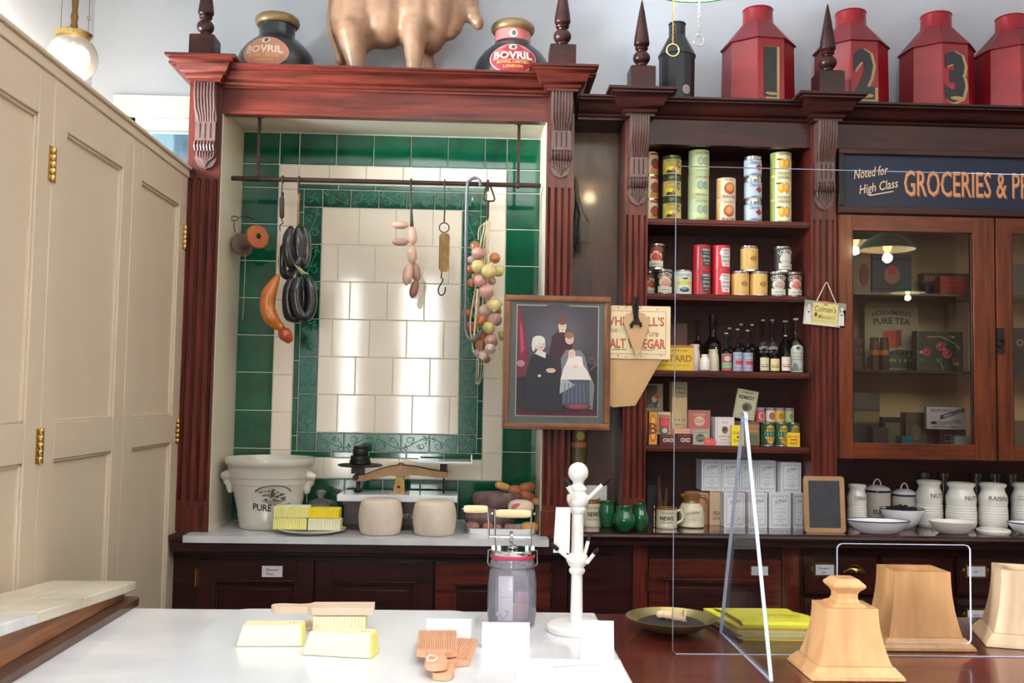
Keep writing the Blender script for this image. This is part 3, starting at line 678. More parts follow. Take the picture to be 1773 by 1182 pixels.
def stack(px, r, h, n, z, fn, kind, lab, grp, Y=3.86, body=None, ang=-.1):
    names = {3: ('topmost', 'middle', 'lowest'), 2: ('upper', 'lower')}[n]
    t0 = None; x = gx(px, Y, 320)
    for k in range(n):
        L_ = lab % names[n-1-k]; loc = (x+random.uniform(-.001, .001), Y, z+k*h)
        if t0 is None: t0 = tin(kind, L_, 'tin', r, h, body or tinm, fn, grp, ang=ang); t0.location = loc
        else: dup(t0, loc, L_, random.uniform(-.04, .04))
zA = SH[0]+.0006
stack(1126, .0325, .0965, 3, zA, lab_tomato, 'fruit_tin', '%s brown and cream tin half hidden at the left end of the top shelf', 'stacked tins at the left end of the top shelf', Y=3.90)
stack(1163.5, .037, .0885, 3, zA, lab_yellow, 'fruit_tin', '%s yellow tin with dark green rims in the stack of three on the top shelf', 'yellow rimmed tins', body=mat('green_rim_tin', (96, 112, 84), .3, metal=.6))
stack(1209.5, .0415, .0968, 3, zA, lab_pear, 'pear_tin', '%s pale green fruit tin in the tallest stack of the top shelf', 'pale green pear tins', body=paint('c2d6a8'))
stack(1257, .038, .0905, 2, zA, lab_peach, 'peach_tin', '%s cream tin with a round orange peach in the stack of two', 'peach tins', body=paint('e6ceb0'))
stack(1303.5, .035, .0905, 3, zA, lab_plum, 'plum_tin', '%s pale blue tin with small red fruit on the top shelf', 'pale blue plum tins')
stack(1352, .042, .0965, 3, zA, lab_apricot, 'pear_tin', '%s tin with two yellow fruit halves at the right of the top shelf', 'yellow fruit tins', body=paint('d8d8a0'))
def lab_lobster(c1, c2):
    def fn(b, f, R, h):
        wrap(b, f, R, .008, h-.008, paint('2e2a26')); b.dell(f, .0, h*.5, .026, .022, paint('d8d0c0')); b.dell(f, .004, h*.46, .02, .013, paint(c1)); b.dpoly(f, [(-.03, .01), (.03, .01), (.03, .034), (.0, .03), (-.03, .036)], paint('d6d4c4'))
        b.dtext(f, 'LOBSTER', .0, h*.8, .017, paint(c2), wmax=.064, bold=.02, arc=.06); b.scrib(f, -.02, .02, .02, .004, ink, 3)
        k_ = paint(c1, .45); b.dpoly(f, [(-.004, h*.5), (.004, h*.5), (.006, h*.62), (.0, h*.66), (-.006, h*.62)], k_)
        for s_ in (-1, 1): b.dline(f, [(s_*.004, h*.56), (s_*.012, h*.6), (s_*.014, h*.66)], .0025, k_); b.dell(f, s_*.013, h*.66, .004, .005, k_, 10)
        b.dline(f, [(-.02, h*.4), (-.006, h*.42), (.008, h*.4), (.02, h*.43)], .0015, paint('6a4a3c'))
    return fn
def lab_sardine(b, f, R, h):
    wrap(b, f, R, .004, h-.006, paint('dde4d2')); b.dtext(f, 'SARDINES', 0, h*.8, .010, paint('5a90b8'), wmax=.05, bold=.01); b.dtext(f, 'IN OIL', 0, h*.68, .008, paint('5a90b8'), wmax=.04, bold=.01)
    b.drect(f, -.03, .03, .042, .056, paint('e4c060'), 8); b.dell(f, -.002, .05, .013, .012, paint('ccd460')); b.dell(f, 0, .022, .019, .010, paint('24406c'), a0=-.2); b.dell(f, -.002, .026, .012, .004, paint('8aa0c0')); b.dpoly(f, [(-.012, .066), (.0, .07), (.016, .068), (.004, .062)], paint('4a5040'))
def lab_heinz(dark):
    def fn(b, f, R, h):
        wrap(b, f, R, .006, h-.006, paint('b41e30' if dark else 'd02034', .3)); c, t = ('3c4640', 'e4e4e0') if dark else ('efe6e6', '4a5a70')
        b.dpoly(f, [(-.012, h*.88), (.026, h*.88), (.030, h*.80), (.036, h*.66), (.030, h*.62), (.024, h*.16), (-.010, h*.16), (-.016, h*.62), (-.022, h*.66), (-.016, h*.80)], paint(c))
        b.dtext(f, 'HEINZ', .007, h*.8, .010, paint(t), wmax=.034, bold=.015)
        for k, s_ in enumerate(('OXTAIL', 'SOUP') if dark else ('BAKED', 'BEANS')): b.dtext(f, s_, .007, h*(.54-.16*k), .009, paint(t), wmax=.034, bold=.015)
        b.drect(f, -.006, .02, h*.66, h*.68, paint(t), 3); b.drect(f, -.002, .016, h*.24, h*.26, paint(t), 3)
    return fn
def lab_gold(b, f, R, h):
    wrap(b, f, R, .008, h-.010, paint('dcb468')); b.dell(f, .010, h*.5, .014, .011, paint('a8743c')); b.dell(f, .010, h*.5, .010, .008, paint('c08c50')); b.dframe(f, -.02, .035, .016, h-.02, .001, paint('c09450')); b.scrib(f, -.005, .024, h*.5, .003, paint('5a3820'), 2)
zB = SH[1]+.0006; hB = .1015; YB2 = 3.86
def one(px, z, fn, kind, lab, grp, r=.0352, h=hB, body=None, Y=YB2, ang=0, cat='tin', py=460):
    t = tin(kind, lab, cat, r, h, body or tinm, fn, grp, ang=ang); t.location = (gx(px, Y, py), Y, z); return t
one(1149.5, zB, lab_lobster('d89a80', 'd8d0c0'), 'lobster_tin', 'black and cream lobster tin between a half hidden tin and the pale sardine tin', 'lobster tins')
one(1126, zB, lab_lobster('b84a34', 'c88a70'), 'lobster_tin', 'red and black tin almost hidden by the pilaster on the second shelf', 'lobster tins', Y=3.922)
one(1137, zB+hB, lab_lobster('c84c34', 'c05a44'), 'lobster_tin', 'red lettered lobster tin perched on two others at the left', 'lobster tins', ang=-.3)
one(1182.5, zB, lab_sardine, 'sardine_tin', 'pale tin with yellow band and dark blue fish on the second shelf', 'second shelf tins')
for k, q in enumerate(('lower', 'upper')):
    one(1215, zB+k*hB, lab_heinz(True), 'soup_tin', q+' red tin with a dark grey crest, in the darker stack of two', 'red crested tins', body=paint('a83040', .3), ang=.2)
    one(1248.5, zB+k*hB, lab_heinz(False), 'bean_tin', q+' red tin with a white crest, in the brighter stack of two', 'red crested tins', body=paint('c03848', .3), ang=.2)
one(1281.5, zB, lab_gold, 'gold_tin', 'gold labelled tin at the lower left of the gold pyramid', 'gold labelled tins'); one(1313.5, zB, lab_gold, 'gold_tin', 'gold labelled tin at the lower right of the gold pyramid', 'gold labelled tins')
one(1297, zB+hB, lab_gold, 'gold_tin', 'gold labelled tin on top of the two other gold tins', 'gold labelled tins')
one(1346, zB, lab_lobster('c0a898', 'd8d8d0'), 'lobster_tin', 'lobster tin at the lower left of the right-hand pyramid', 'lobster tins', ang=-.1); one(1373.5, zB, lab_lobster('d87a70', 'd8a898'), 'lobster_tin', 'lobster tin at the lower right end of the second shelf', 'lobster tins')
one(1355, zB+hB, lab_lobster('d0d4d0', 'e4e4e0'), 'lobster_tin', 'black and white lobster tin on top of the right-hand pyramid', 'lobster tins', ang=.15)

# ================================================================ BOXES (print sits on the front of the same mesh)
def boxy(name, lab, cat, px0, px1, pyt, Y, zb, dep, m, fn=None, grp=None, rot=0, h=None, side=None, roll=0, bevel=0):
    x0, x1 = gx(px0, Y, pyt), gx(px1, Y, pyt); w_ = x1-x0; h = h or at((px0+px1)/2, pyt, Y)[1]-zb
    b = MB(); b.box(-w_/2, w_/2, 0, dep, 0, h, m)
    if side: b.box(w_/2, w_/2+.0005, 0, dep, 0, h, side); b.box(-w_/2-.0005, -w_/2, 0, dep, 0, h, side)
    if fn: fn(b, flat(0), w_, h)
    o = b.build(name, loc=((x0+x1)/2, Y, zb), rot=rot, sharp=30, bevel=bevel)
    if roll:
        o.rotation_euler = (0, roll, rot); o.location.z += abs(sin(roll))*w_/2
    return tag(o, lab, cat, grp)
zC = SH[2]+.0006
def p_mustard(b, f, w_, h):
    b.drect(f, -w_/2, w_/2, 0, h, paint('dcb82c')); b.drect(f, -w_/2, w_/2, h*.9, h, paint('a86a30')); b.dtext(f, 'MUSTARD', .0, h*.48, h*.26, paint('a8641c'), wmax=w_*.94, bold=.02); b.scrib(f, -w_*.4, w_*.4, h*.78, h*.06, paint('8a6420'), 1); b.scrib(f, -w_*.4, w_*.4, h*.2, h*.05, paint('8a7420'), 2)
boxy('mustard_box', 'yellow mustard box lying half behind the vinegar sign', 'box', 1127, 1200, 597, 3.80, zC, .07, paint('cfae30'), p_mustard, rot=-.06)
zD = SH[3]+.0006
def p_rooster(b, f, w_, h):
    b.drect(f, -w_/2, w_/2, 0, h, paint('9a8a70')); b.drect(f, -w_*.45, w_*.2, h*.1, h*.95, paint('4a3c34')); b.dell(f, -w_*.0, h*.36, w_*.26, h*.2, paint('3c3830')); b.dell(f, w_*.06, h*.42, w_*.14, h*.12, paint('c0a890')); b.dell(f, w_*.2, h*.54, w_*.14, h*.09, paint('c8482c')); b.dpoly(f, [(-w_*.35, h*.1), (w_*.1, h*.1), (-.0, h*.3), (-w_*.2, h*.24)], paint('6a5a58'))
def p_red(b, f, w_, h):
    b.drect(f, -w_/2, w_/2, 0, h, paint('cdb690')); b.drect(f, -w_*.42, w_*.42, h*.35, h*.9, paint('a83a34')); b.dell(f, 0, h*.66, w_*.3, h*.13, paint('d04a48')); b.dell(f, -.0, h*.4, w_*.36, h*.14, paint('5a5a52')); b.dell(f, w_*.05, h*.42, w_*.2, h*.08, paint('c8c4b0')); b.dtext(f, 'PUDDING', 0, h*.84, h*.07, paint('d8b890'), wmax=w_*.7, bold=.01)
def p_bovy(b, f, w_, h):
    b.drect(f, -w_/2, w_/2, 0, h, paint('c88a30')); b.dell(f, .0, h*.5, w_*.42, h*.42, paint('a84a20')); b.dell(f, 0, h*.5, w_*.33, h*.36, paint('e0a83c')); b.dtext(f, 'B', 0, h*.5, h*.34, paint('7a3418'), bold=.03)
def p_oxo(b, f, w_, h):
    b.drect(f, -w_/2, w_/2, 0, h, paint('4a1a1e', .3)); b.dframe(f, -w_*.47, w_*.47, h*.06, h*.94, .001, paint('8a5a50')); b.dtext(f, 'OXO', 0, h*.46, h*.38, paint('e4d4c8'), wmax=w_*.62, bold=.035); b.scrib(f, -w_*.36, w_*.36, h*.82, h*.07, paint('b09080'), 2)
def p_kraft(b, f, w_, h):
    b.drect(f, -w_/2, w_/2, 0, h, paint('cbb084')); 
    for k in (.78, .62, .45, .3): b.scrib(f, -w_*.3, w_*.36, h*k, h*.06, paint('8c7650'), int(k*100))
def p_kraft2(b, f, w_, h):
    b.drect(f, -w_/2, w_/2, 0, h, paint('c4a878')); b.drect(f, -w_/2, w_/2, h*.5, h, paint('8e7e5c')); b.scrib(f, -w_*.3, w_*.36, h*.8, h*.08, paint('5c5038'), 1); b.scrib(f, -w_*.3, w_*.36, h*.66, h*.06, paint('5c5038'), 5)
def p_soap(c, c2, c3):
    def fn(b, f, w_, h):
        b.drect(f, -w_/2, w_/2, 0, h, paint(c)); b.dpoly(f, [(-w_*.42, 0), (w_*.42, 0), (w_*.4, h*.55), (w_*.25, h*.86), (-w_*.25, h*.86), (-w_*.4, h*.55)], paint(c2)); b.dell(f, 0, h*.42, w_*.24, h*.26, paint(c3))
        b.dtext(f, 'POWDERED', 0, h*.76, h*.12, paint(c3), wmax=w_*.55, bold=.01); b.dtext(f, 'SOAP', 0, h*.42, h*.2, paint(c), wmax=w_*.4, bold=.02)
    return fn
def p_pink(b, f, w_, h):
    b.drect(f, -w_/2, w_/2, 0, h, paint('e0a08c')); b.drect(f, -w_/2, w_/2, h*.42, h*.5, paint('b05a50')); b.drect(f, -w_/2, w_/2, 0, h*.1, paint('b05a50'))
def p_white(b, f, w_, h):
    b.drect(f, -w_/2, w_/2, 0, h, paint('e8e0e4')); b.dframe(f, -w_*.4, w_*.44, h*.05, h*.95, .001, paint('a89aa8')); b.dell(f, .0, h*.55, w_*.17, h*.13, paint('8a6a50')); b.dell(f, 0, h*.57, w_*.1, h*.07, paint('3e4a30')); b.dtext(f, 'PASTILLES', 0, h*.33, h*.08, paint('a88a50'), wmax=w_*.62, bold=.02, arc=.08); b.dtext(f, 'Pure', 0, h*.82, h*.09, paint('b08aa0'), wmax=w_*.4); b.scrib(f, -w_*.25, w_*.25, h*.2, h*.03, ink, 4); b.scrib(f, -w_*.25, w_*.25, h*.1, h*.03, ink, 6)
def p_yel(b, f, w_, h):
    b.drect(f, -w_/2, w_/2, 0, h, paint('ecdc20')); b.dtext(f, 'STARCH', 0, h*.62, h*.13, paint('b83c28'), wmax=w_*.8, bold=.01); b.dtext(f, 'GLAZE', 0, h*.25, h*.13, paint('b83c28'), wmax=w_*.7, bold=.01); b.dell(f, 0, h*.42, w_*.1, h*.05, paint('4a5a30'))
def p_book(b, f, w_, h):
    b.drect(f, -w_/2, w_/2, 0, h, paint('b8b898')); b.dframe(f, -w_*.45, w_*.45, h*.04, h*.96, .001, paint('5a5a48')); b.dtext(f, 'REMEDY', 0, h*.74, h*.12, paint('3c3e34'), wmax=w_*.75, bold=.02); b.dell(f, w_*.06, h*.42, w_*.24, h*.15, paint('6a6c60')); b.dell(f, 0, h*.40, w_*.12, h*.1, paint('3a3c38')); b.scrib(f, -w_*.3, w_*.3, h*.14, h*.04, paint('7a4a40'), 4); b.scrib(f, -w_*.3, w_*.3, h*.9, h*.04, ink, 8)
boxy('starch_packet', 'gold packet with a red ring at the far left of the lowest shelf', 'packet', 1124, 1138, 713, 3.80, zD, .04, paint('b88238'), p_bovy)
r1 = boxy('pudding_box', 'cream box with a red picture panel behind the cube tins', 'box', 1139, 1161, 713, 3.87, zD, .06, paint('c4ab84'), p_red, rot=-.15)
rb_ = boxy('picture_box', 'dark cream box with a bird picture lying over two packets at the far left', 'box', 1114, 1148, 664, 3.93, zD+.13, .06, paint('8a7a64'), p_rooster)
b = MB(); b.box(-.045, .045, 0, .06, 0, .13, paint('8a6a50')); b.drect(flat(0), -.04, .04, .01, .12, paint('b08a60')); tag(b.build('plain_packet', loc=(rb_.location.x, 3.93, zD)), 'buff packet under the bird picture box', 'packet')
boxy('cube_tin', 'small dark red cube tin, left one of two in front', 'tin', 1142, 1172, 752, 3.80, zD, .05, paint('3a1418', .3), p_oxo, 'dark red cube tins', bevel=.001)
boxy('cube_tin', 'small dark red cube tin with pink packs on top', 'tin', 1173, 1200, 751, 3.80, zD, .05, paint('3a1418', .3), p_oxo, 'dark red cube tins', bevel=.001)
for k, (a, c) in enumerate(((1168, 1181), (1181.5, 1195))): boxy('pink_pack', ('left', 'right')[k]+' of two little pink packs on a dark red cube tin', 'packet', a, c, 742, 3.80, zD+at(1186, 751, 3.80)[1]-zD, .035, paint('d89a88'), p_pink, 'pink packs')
k1 = boxy('kraft_box', 'buff box with small print at the bottom of the buff column', 'box', 1163, 1191, 715, 3.87, zD, .06, paint('bca074'), p_kraft, 'buff boxes in a column')
kz = zD+at(1176, 715, 3.87)[1]-zD
boxy('kraft_box', 'plain buff box at the top of the buff column on the lowest shelf', 'box', 1164, 1190, 661, 3.87, kz, .06, paint('bca074'), p_kraft2, 'buff boxes in a column')
boxy('soap_packet', 'grey-green soap packet under the pink soap packet', 'packet', 1196, 1229, 742, 3.84, zD, .05, paint('a09a8c'), p_soap('a8a294', 'b8b4a4', '565a50'), 'soap packets')
boxy('soap_packet', 'dusty pink soap packet resting on the grey-green one', 'packet', 1192, 1230, 710, 3.84, zD+at(1212, 742, 3.84)[1]-zD, .05, paint('9a6a64'), p_soap('a06c66', 'c06054', 'd0b8a0'), 'soap packets')
boxy('pastille_tin', 'white printed tin with a small brown crest on the lowest shelf', 'tin', 1238, 1272, 722, 3.82, zD, .05, paint('d8d4d6', .3), p_white, rot=.12, bevel=.001)
b = MB(); b.prism([(-.022, 0), (.022, -.0), (.024, .012), (.018, .025), (-.018, .029), (-.025, .016)], 'xz', 0, .002, paint('d8584c')); b.scrib(flat(0), -.014, .014, .015, .005, paint('e8a090'), 2); tag(b.build('swing_tag', loc=(gx(1228.5, 3.80, 765), 3.79, zD+.001)), 'small coral red tag leaning before the grey-green soap packet', 'tag')
boxy('starch_tin', 'bright yellow small tin left of the screen foot on the lowest shelf', 'tin', 1267, 1288, 736, 3.80, zD, .035, paint('e0d020'), p_yel, bevel=.001)
bx = boxy('cocoa_box', 'brown printed carton standing behind the screen foot', 'box', 1289, 1315, 729, 3.86, zD, .05, paint('7a5a40'), lambda b, f, w_, h: (b.drect(f, -w_/2, w_/2, 0, h, paint('8a6a50')), b.drect(f, -w_*.4, w_*.4, h*.55, h*.85, paint('b0835c')), b.drect(f, -w_*.4, w_*.4, h*.1, h*.45, paint('5c6a4c')), b.dtext(f, 'COCOA', 0, h*.7, h*.12, paint('4a2a1c'), wmax=w_*.7)))
b = MB(); b.box(-.042, .042, 0, .012, 0, .115, paint('a8a88c')); p_book(b, flat(0), .084, .115)
o = b.build('remedy_booklet', loc=(gx(1287, 3.85, 703), 3.848, zD+.104), sharp=30); o.rotation_euler = (0, .17, 0); tag(o, 'grey-green printed booklet tilted on top of small cartons', 'booklet')
boxy('pepper_carton', 'low dark carton carrying the tilted booklet', 'box', 1262, 1288, 729, 3.85, zD, .05, paint('5c4a44'))
def lab_small(c, d, e):
    def fn(b, f, R, h):
        wrap(b, f, R, .004, h-.012, paint(c)); b.dell(f, .003, h*.42, .0125, .016, paint(e)); b.dell(f, .003, h*.42, .010, .013, paint(d)); b.scrib(f, -.005, .011, h*.42, .003, paint(e), 4)
    return fn
lz = zD+.092
for px, c, d, e, nm in ((1316, 'b84048', '8a1c2c', 'e8d8c8', 'crimson'), (1333.5, 'd8d0b4', 'a06a60', '6a2c34', 'cream'), (1349.5, 'dca630', '7a6a2c', 'b8862c', 'amber'), (1366.5, '9ab078', '5a6c4c', 'c8d0a0', 'green')):
    one(px, lz, lab_small(c, d, e), 'spice_tin', 'little %s spice tin in the upper row of four' % nm, 'small spice tins', r=.0185, h=.058, body=paint('96788a'), Y=3.86, py=720)
def lab_treacle(b, f, R, h):
    wrap(b, f, R, .004, h-.004, paint('1e5a3c', .3))
    b.dpoly(f, [(-.018, h*.62), (-.010, h*.82), (.004, h*.9), (.018, h*.82), (.025, h*.62)], paint('d8a83c')); b.drect(f, -.02, .028, h*.42, h*.58, paint('6aa090'), 4); b.dpoly(f, [(-.018, h*.38), (.025, h*.38), (.014, h*.16), (.004, h*.06), (-.006, h*.16)], paint('e0a850')); b.dtext(f, 'PEAS', .003, h*.72, h*.13, paint('2c5c34'), bold=.02); b.dtext(f, 'BEST', .003, h*.28, h*.12, paint('a0481c'), bold=.02)
one(1329.5, zD, lab_treacle, 'syrup_tin', 'leftmost green and gold tin under the little spice tins', 'green and gold tins', r=.0265, h=.0915, Y=3.85, py=750); one(1353, zD, lab_treacle, 'syrup_tin', 'middle green and gold tin under the little spice tins', 'green and gold tins', r=.0265, h=.0915, Y=3.85, py=750); one(1373, zD, lab_treacle, 'syrup_tin', 'green and gold tin behind the small yellow mustard tin', 'green and gold tins', r=.0265, h=.0915, Y=3.87, py=750)
boxy('mustard_tin', 'small bright yellow tin standing at the right end of the lowest shelf', 'tin', 1364, 1385, 749, 3.79, zD, .03, paint('e8c828'), lambda b, f, w_, h: (b.drect(f, -w_/2, w_/2, 0, h, paint('eec82c')), b.dtext(f, 'MUSTARD', 0, h*.72, h*.18, paint('b83420'), wmax=w_*.85, bold=.01), b.drect(f, -w_*.3, w_*.3, h*.46, h*.54, paint('b83420')), b.dtext(f, 'FINEST', 0, h*.24, h*.16, paint('4a3a20'), wmax=w_*.7, bold=.01)), bevel=.001)

# ================================================================ BOTTLES AND SMALL JARS (third shelf)
gdark = glass('dark_glass', (.16, .20, .19)); gaqua = glass('aqua_glass', (.55, .74, .78)); gsmoke = glass('smoky_glass', (.36, .44, .42))
cork = mat('cork', (196, 172, 150), .8)
def bottle(lab, px, pyt, Y, r, gm, fn=None, neck=.28, nf=.28, cap=cork, grp='bottles on the third shelf', name='sauce_bottle', zb=None, sh=.55, py=600, liquid=None):
    zb = zC if zb is None else zb; x = gx(px, Y, py); H_ = at(px, pyt, Y)[1]-zb; nr = r*neck; hb = H_*sh
    b = MB(); b.lathe([(r*.8, 0), (r, .004), (r, hb*.86)]+[(nr+(r-nr)*(.5+.5*cos(PI*t/6)), hb*.86+(H_*.16)*t/6) for t in range(1, 7)]+[(nr, H_*.93), (nr*1.25, H_*.935), (nr*1.25, H_*.965), (0, H_*.966)], gm, 20)
    o = b.build(name, loc=(x, Y, zb)); tag(o, lab, 'bottle', grp)
    b = MB(); b.lathe([(nr*1.1, H_*.967), (nr*1.25, H_*.975), (nr*1.25, H_), (0, H_)], cap, 14); b.build('stopper', o)
    if liquid: b = MB(); b.lathe([(r*.78, .004), (r*.93, .006), (r*.93, hb*.7), (0, hb*.7)], liquid, 18); b.build('contents', o)
    if fn: b = MB(); R = r+.0006; fn(b, cyl(R), R, hb*.84); b.build('paper_label', o)
    return o
def l_rg(b, f, R, h):
    b.drect(f, -R*1.1, R*1.1, h*.05, h*.98, paint('b8b0a8'), 6); b.drect(f, -R*1, R*1, h*.5, h*.95, paint('b85060'), 6); b.dell(f, 0, h*.72, R*.6, h*.13, paint('e8d4d0')); b.dtext(f, 'RELISH', 0, h*.72, .006, paint('7a2030'), wmax=R); b.drect(f, -R, R, h*.22, h*.46, paint('8ab890'), 6); b.drect(f, -R, R, h*.07, h*.2, paint('c85850'), 6)
def l_blue(b, f, R, h):
    b.drect(f, -R*1.3, R*1.3, h*.04, h*.98, paint('a8a8c0'), 8); b.drect(f, -R*1.3, R*1.3, h*.62, h*.86, paint('88a4b0'), 8); b.drect(f, -R*.6, R*1.3, h*.36, h*.56, paint('c83448'), 8); b.scrib(f, -R*.8, R*.8, h*.2, .004, paint('905a70'), 2); b.dtext(f, 'SAUCE', 0, h*.73, .007, paint('e8e8f0'), bold=.01)
def l_hoco(b, f, R, h):
    b.dell(f, 0, h*1.05, R*1.1, h*.22, paint('3c3c3c')); b.dell(f, 0, h*1.05, R*1.1, h*.22, ink); b.dtext(f, 'HOCO', 0, h*1.02, .012, paint('d8d8d8'), wmax=R*1.8, bold=.02, arc=.04); b.scrib(f, -R*.8, R*.8, h*.84, .004, paint('b0b0b0'), 2)
def l_crm(c):
    def fn(b, f, R, h):
        b.drect(f, -R*1.2, R*1.2, h*.1, h*.98, paint(c), 8); b.scrib(f, -R*.9, R*.9, h*.5, .004, ink, 2); b.drect(f, -R*.8, R*.8, h*.34, h*.4, paint('6a4a40'), 4)
    return fn
def l_big(b, f, R, h):
    b.dpoly(f, [(-R*1.05, h*.02), (R*1.05, h*.02), (R*1.05, h*.8)]+[(R*1.05*cos(a), h*.8+h*.18*sin(a)) for a in [PI*k/8 for k in range(1, 8)]]+[(-R*1.05, h*.8)], paint('c4ccc0')); b.dell(f, 0, h*.86, R*.3, h*.06, paint('4a5a54'))
    for k in (.68, .56, .46): b.scrib(f, -R*.8, R*.8, h*k, .005, paint('6a7a74'), int(k*99))
    b.dpoly(f, [(-R*.9, h*.06), (R*.2, h*.06), (-R*.1, h*.3), (-R*.5, h*.36)], paint('7a8480')); b.dpoly(f, [(R*.2, h*.1), (R*.9, h*.06), (R*.8, h*.26)], paint('909c98'))
bottle('tall dark bottle behind the pink-white crock', 1208, 553, 3.95, .024, gdark, neck=.34, cap=gdark, name='dark_bottle')
bottle('tall dark cut glass bottle behind the cream jars', 1234, 545, 3.95, .036, gdark, neck=.4, cap=gdark, name='dark_bottle')
bottle('short bottle with a red and green label', 1257.5, 576, 3.84, .021, gsmoke, l_rg)
bottle('dim bottle peeping behind the red and green labelled one', 1263, 567, 3.93, .020, gsmoke)
bottle('blue and red labelled bottle, the left of a matching pair', 1277, 569, 3.83, .0185, gsmoke, l_blue)
bottle('dim bottle with a pinkish cork behind the matching pair', 1283, 560, 3.93, .021, gsmoke)
bottle('blue and red labelled bottle, the right of a matching pair', 1294.5, 571, 3.83, .0195, gsmoke, l_blue)
bottle('dim bottle with an amber neck band behind the right of the pair', 1302, 561, 3.93, .021, gsmoke)
bottle('tall dark bottle with a white arched word, nearer the pair', 1321, 553, 3.90, .022, gdark, l_hoco)
bottle('tall dark bottle with a white arched word, nearer the big pale bottle', 1337, 553, 3.90, .022, gdark, l_hoco)
bottle('little bottle with a cream label in front of a tall dark bottle', 1323, 601, 3.80, .0175, gsmoke, l_crm('d8cfae'), neck=.3, sh=.7)
bottle('little bottle with a yellow label in front of a tall dark bottle', 1341, 603, 3.80, .0185, gsmoke, l_crm('dcc88c'), neck=.3, sh=.68)
bottle('slim corked bottle with a white and brown label', 1360, 580, 3.80, .0175, gdark, l_crm('e2d2c4'), neck=.3, sh=.5)
bottle('big pale bottle with an arched grey label at the shelf end', 1378, 551, 3.83, .0275, gaqua, l_big, neck=.3, sh=.62)
bottle('aqua bottle half hidden behind the big labelled one', 1360, 555, 3.94, .028, gaqua, neck=.3, sh=.6)
def jar_(name, lab, px, Y, zb, prof, m, grp=None, cat='jar', py=620, n=28):
    b = MB(); b.lathe(prof, m, n); return tag(b.build(name, loc=(gx(px, Y, py), Y, zb)), lab, cat, grp)
pk = mat('pinkish_glaze', (222, 206, 200), .25, coat=.4); crm_ = mat('cream_stoneware', (214, 204, 178), .3, coat=.4)
jar_('stoneware_crock', 'pinkish white waisted crock beside the yellow mustard box', 1203, 3.84, zC, [(.02, 0), (.022, .003), (.0225, .045), (.019, .075), (.0165, .09), (.0185, .105), (.0165, .106), (.014, .09), (0, .05)], pk)
jar_('stoneware_jar', 'small white squat jar in front of the cream crock', 1220, 3.80, zC, [(.014, 0), (.019, .004), (.0205, .018)]+[(.0205-.0006*(k % 2), .018+.004*k) for k in range(6)]+[(.018, .046), (.012, .055), (.013, .062), (.012, .065), (0, .065)], wmat)
jar_('stoneware_jar', 'cream waisted crock right of the small white jar', 1235, 3.86, zC, [(.02, 0), (.024, .003)]+[(.024-.0006*(k % 2), .006+.005*k) for k in range(8)]+[(.022, .06), (.017, .078), (.019, .084), (.019, .088), (.015, .087), (0, .06)], crm_)
for px0, px1, pyt, lab, c in ((1150, 1172, 560, 'dim maroon carton at the back of the bottle shelf, left', '5a1c20'), (1172, 1190, 560, 'dim pinkish carton at the back of the bottle shelf', '6a4038')): boxy('dim_carton', lab, 'box', px0, px1, pyt, 3.99, zC, .035, paint(c))

# ================================================================ ON THE POLISHED WORKTOP
ZP = ZW+.0006; ZM = .9856
brg = mat('brown_glaze', (128, 88, 40), .12, coat=.6)
def lathe_thing(name, lab, cat, x, Y, zb, prof, m, grp=None, n=32, sx=1, sy=1):
    b = MB(); b.lathe(prof, m, n, sx=sx, sy=sy); return tag(b.build(name, loc=(x, Y, zb), sharp=45), lab, cat, grp)
def l_news(b, f, R, h):
    b.dtext(f, 'GLOUCESTER', 0, h*.74, h*.075, ink, wmax=R*1.4); b.dtext(f, 'NEWS', 0, h*.5, h*.19, ink, wmax=R*1.3, bold=.03); b.dtext(f, 'PUBLISHING', 0, h*.3, h*.08, ink, wmax=R*1.3)
def mug(lab, px, pyt, Y, r, ang=0, hd=1):
    x = gx(px, Y, 900); H_ = at(px, pyt, Y)[1]-ZP
    o = lathe_thing('stoneware_mug', lab, 'mug', x, Y, ZP, [(r*.95, 0), (r, .004), (r, .012), (r*.97, .016), (r*.96, H_*.88), (r*.98, H_*.93), (r*.9, H_*.93), (r*.9, .02), (0, .015)], crm_, 'printed stoneware mugs')
    b = MB(); b.lathe([(r*.985, H_*.9), (r*1.0, H_*.96), (r*.98, H_), (r*.9, H_), (r*.89, H_*.9)], brg, 32); b.build('glazed_rim', o)
    b = MB(); b.tube([(hd*r*.9, 0, H_*.8), (hd*r*1.3, 0, H_*.84), (hd*r*1.55, 0, H_*.62), (hd*r*1.45, 0, H_*.35), (hd*r*.9, 0, H_*.2)], [.006, .007, .007, .006, .005], crm_, 10); b.build('handle', o)
    b = MB(); l_news(b, cyl(r*.97+.0005, ang), r, H_); b.build('printing', o, flat=True)
    return o
mug('mug with printed capitals half hidden behind the white stand', 1024, 866, 3.82, .035, .1, -1)
mug('mug with printed capitals beside the brown necked jug', 1154, 877, 3.80, .0415, -.15, 1)
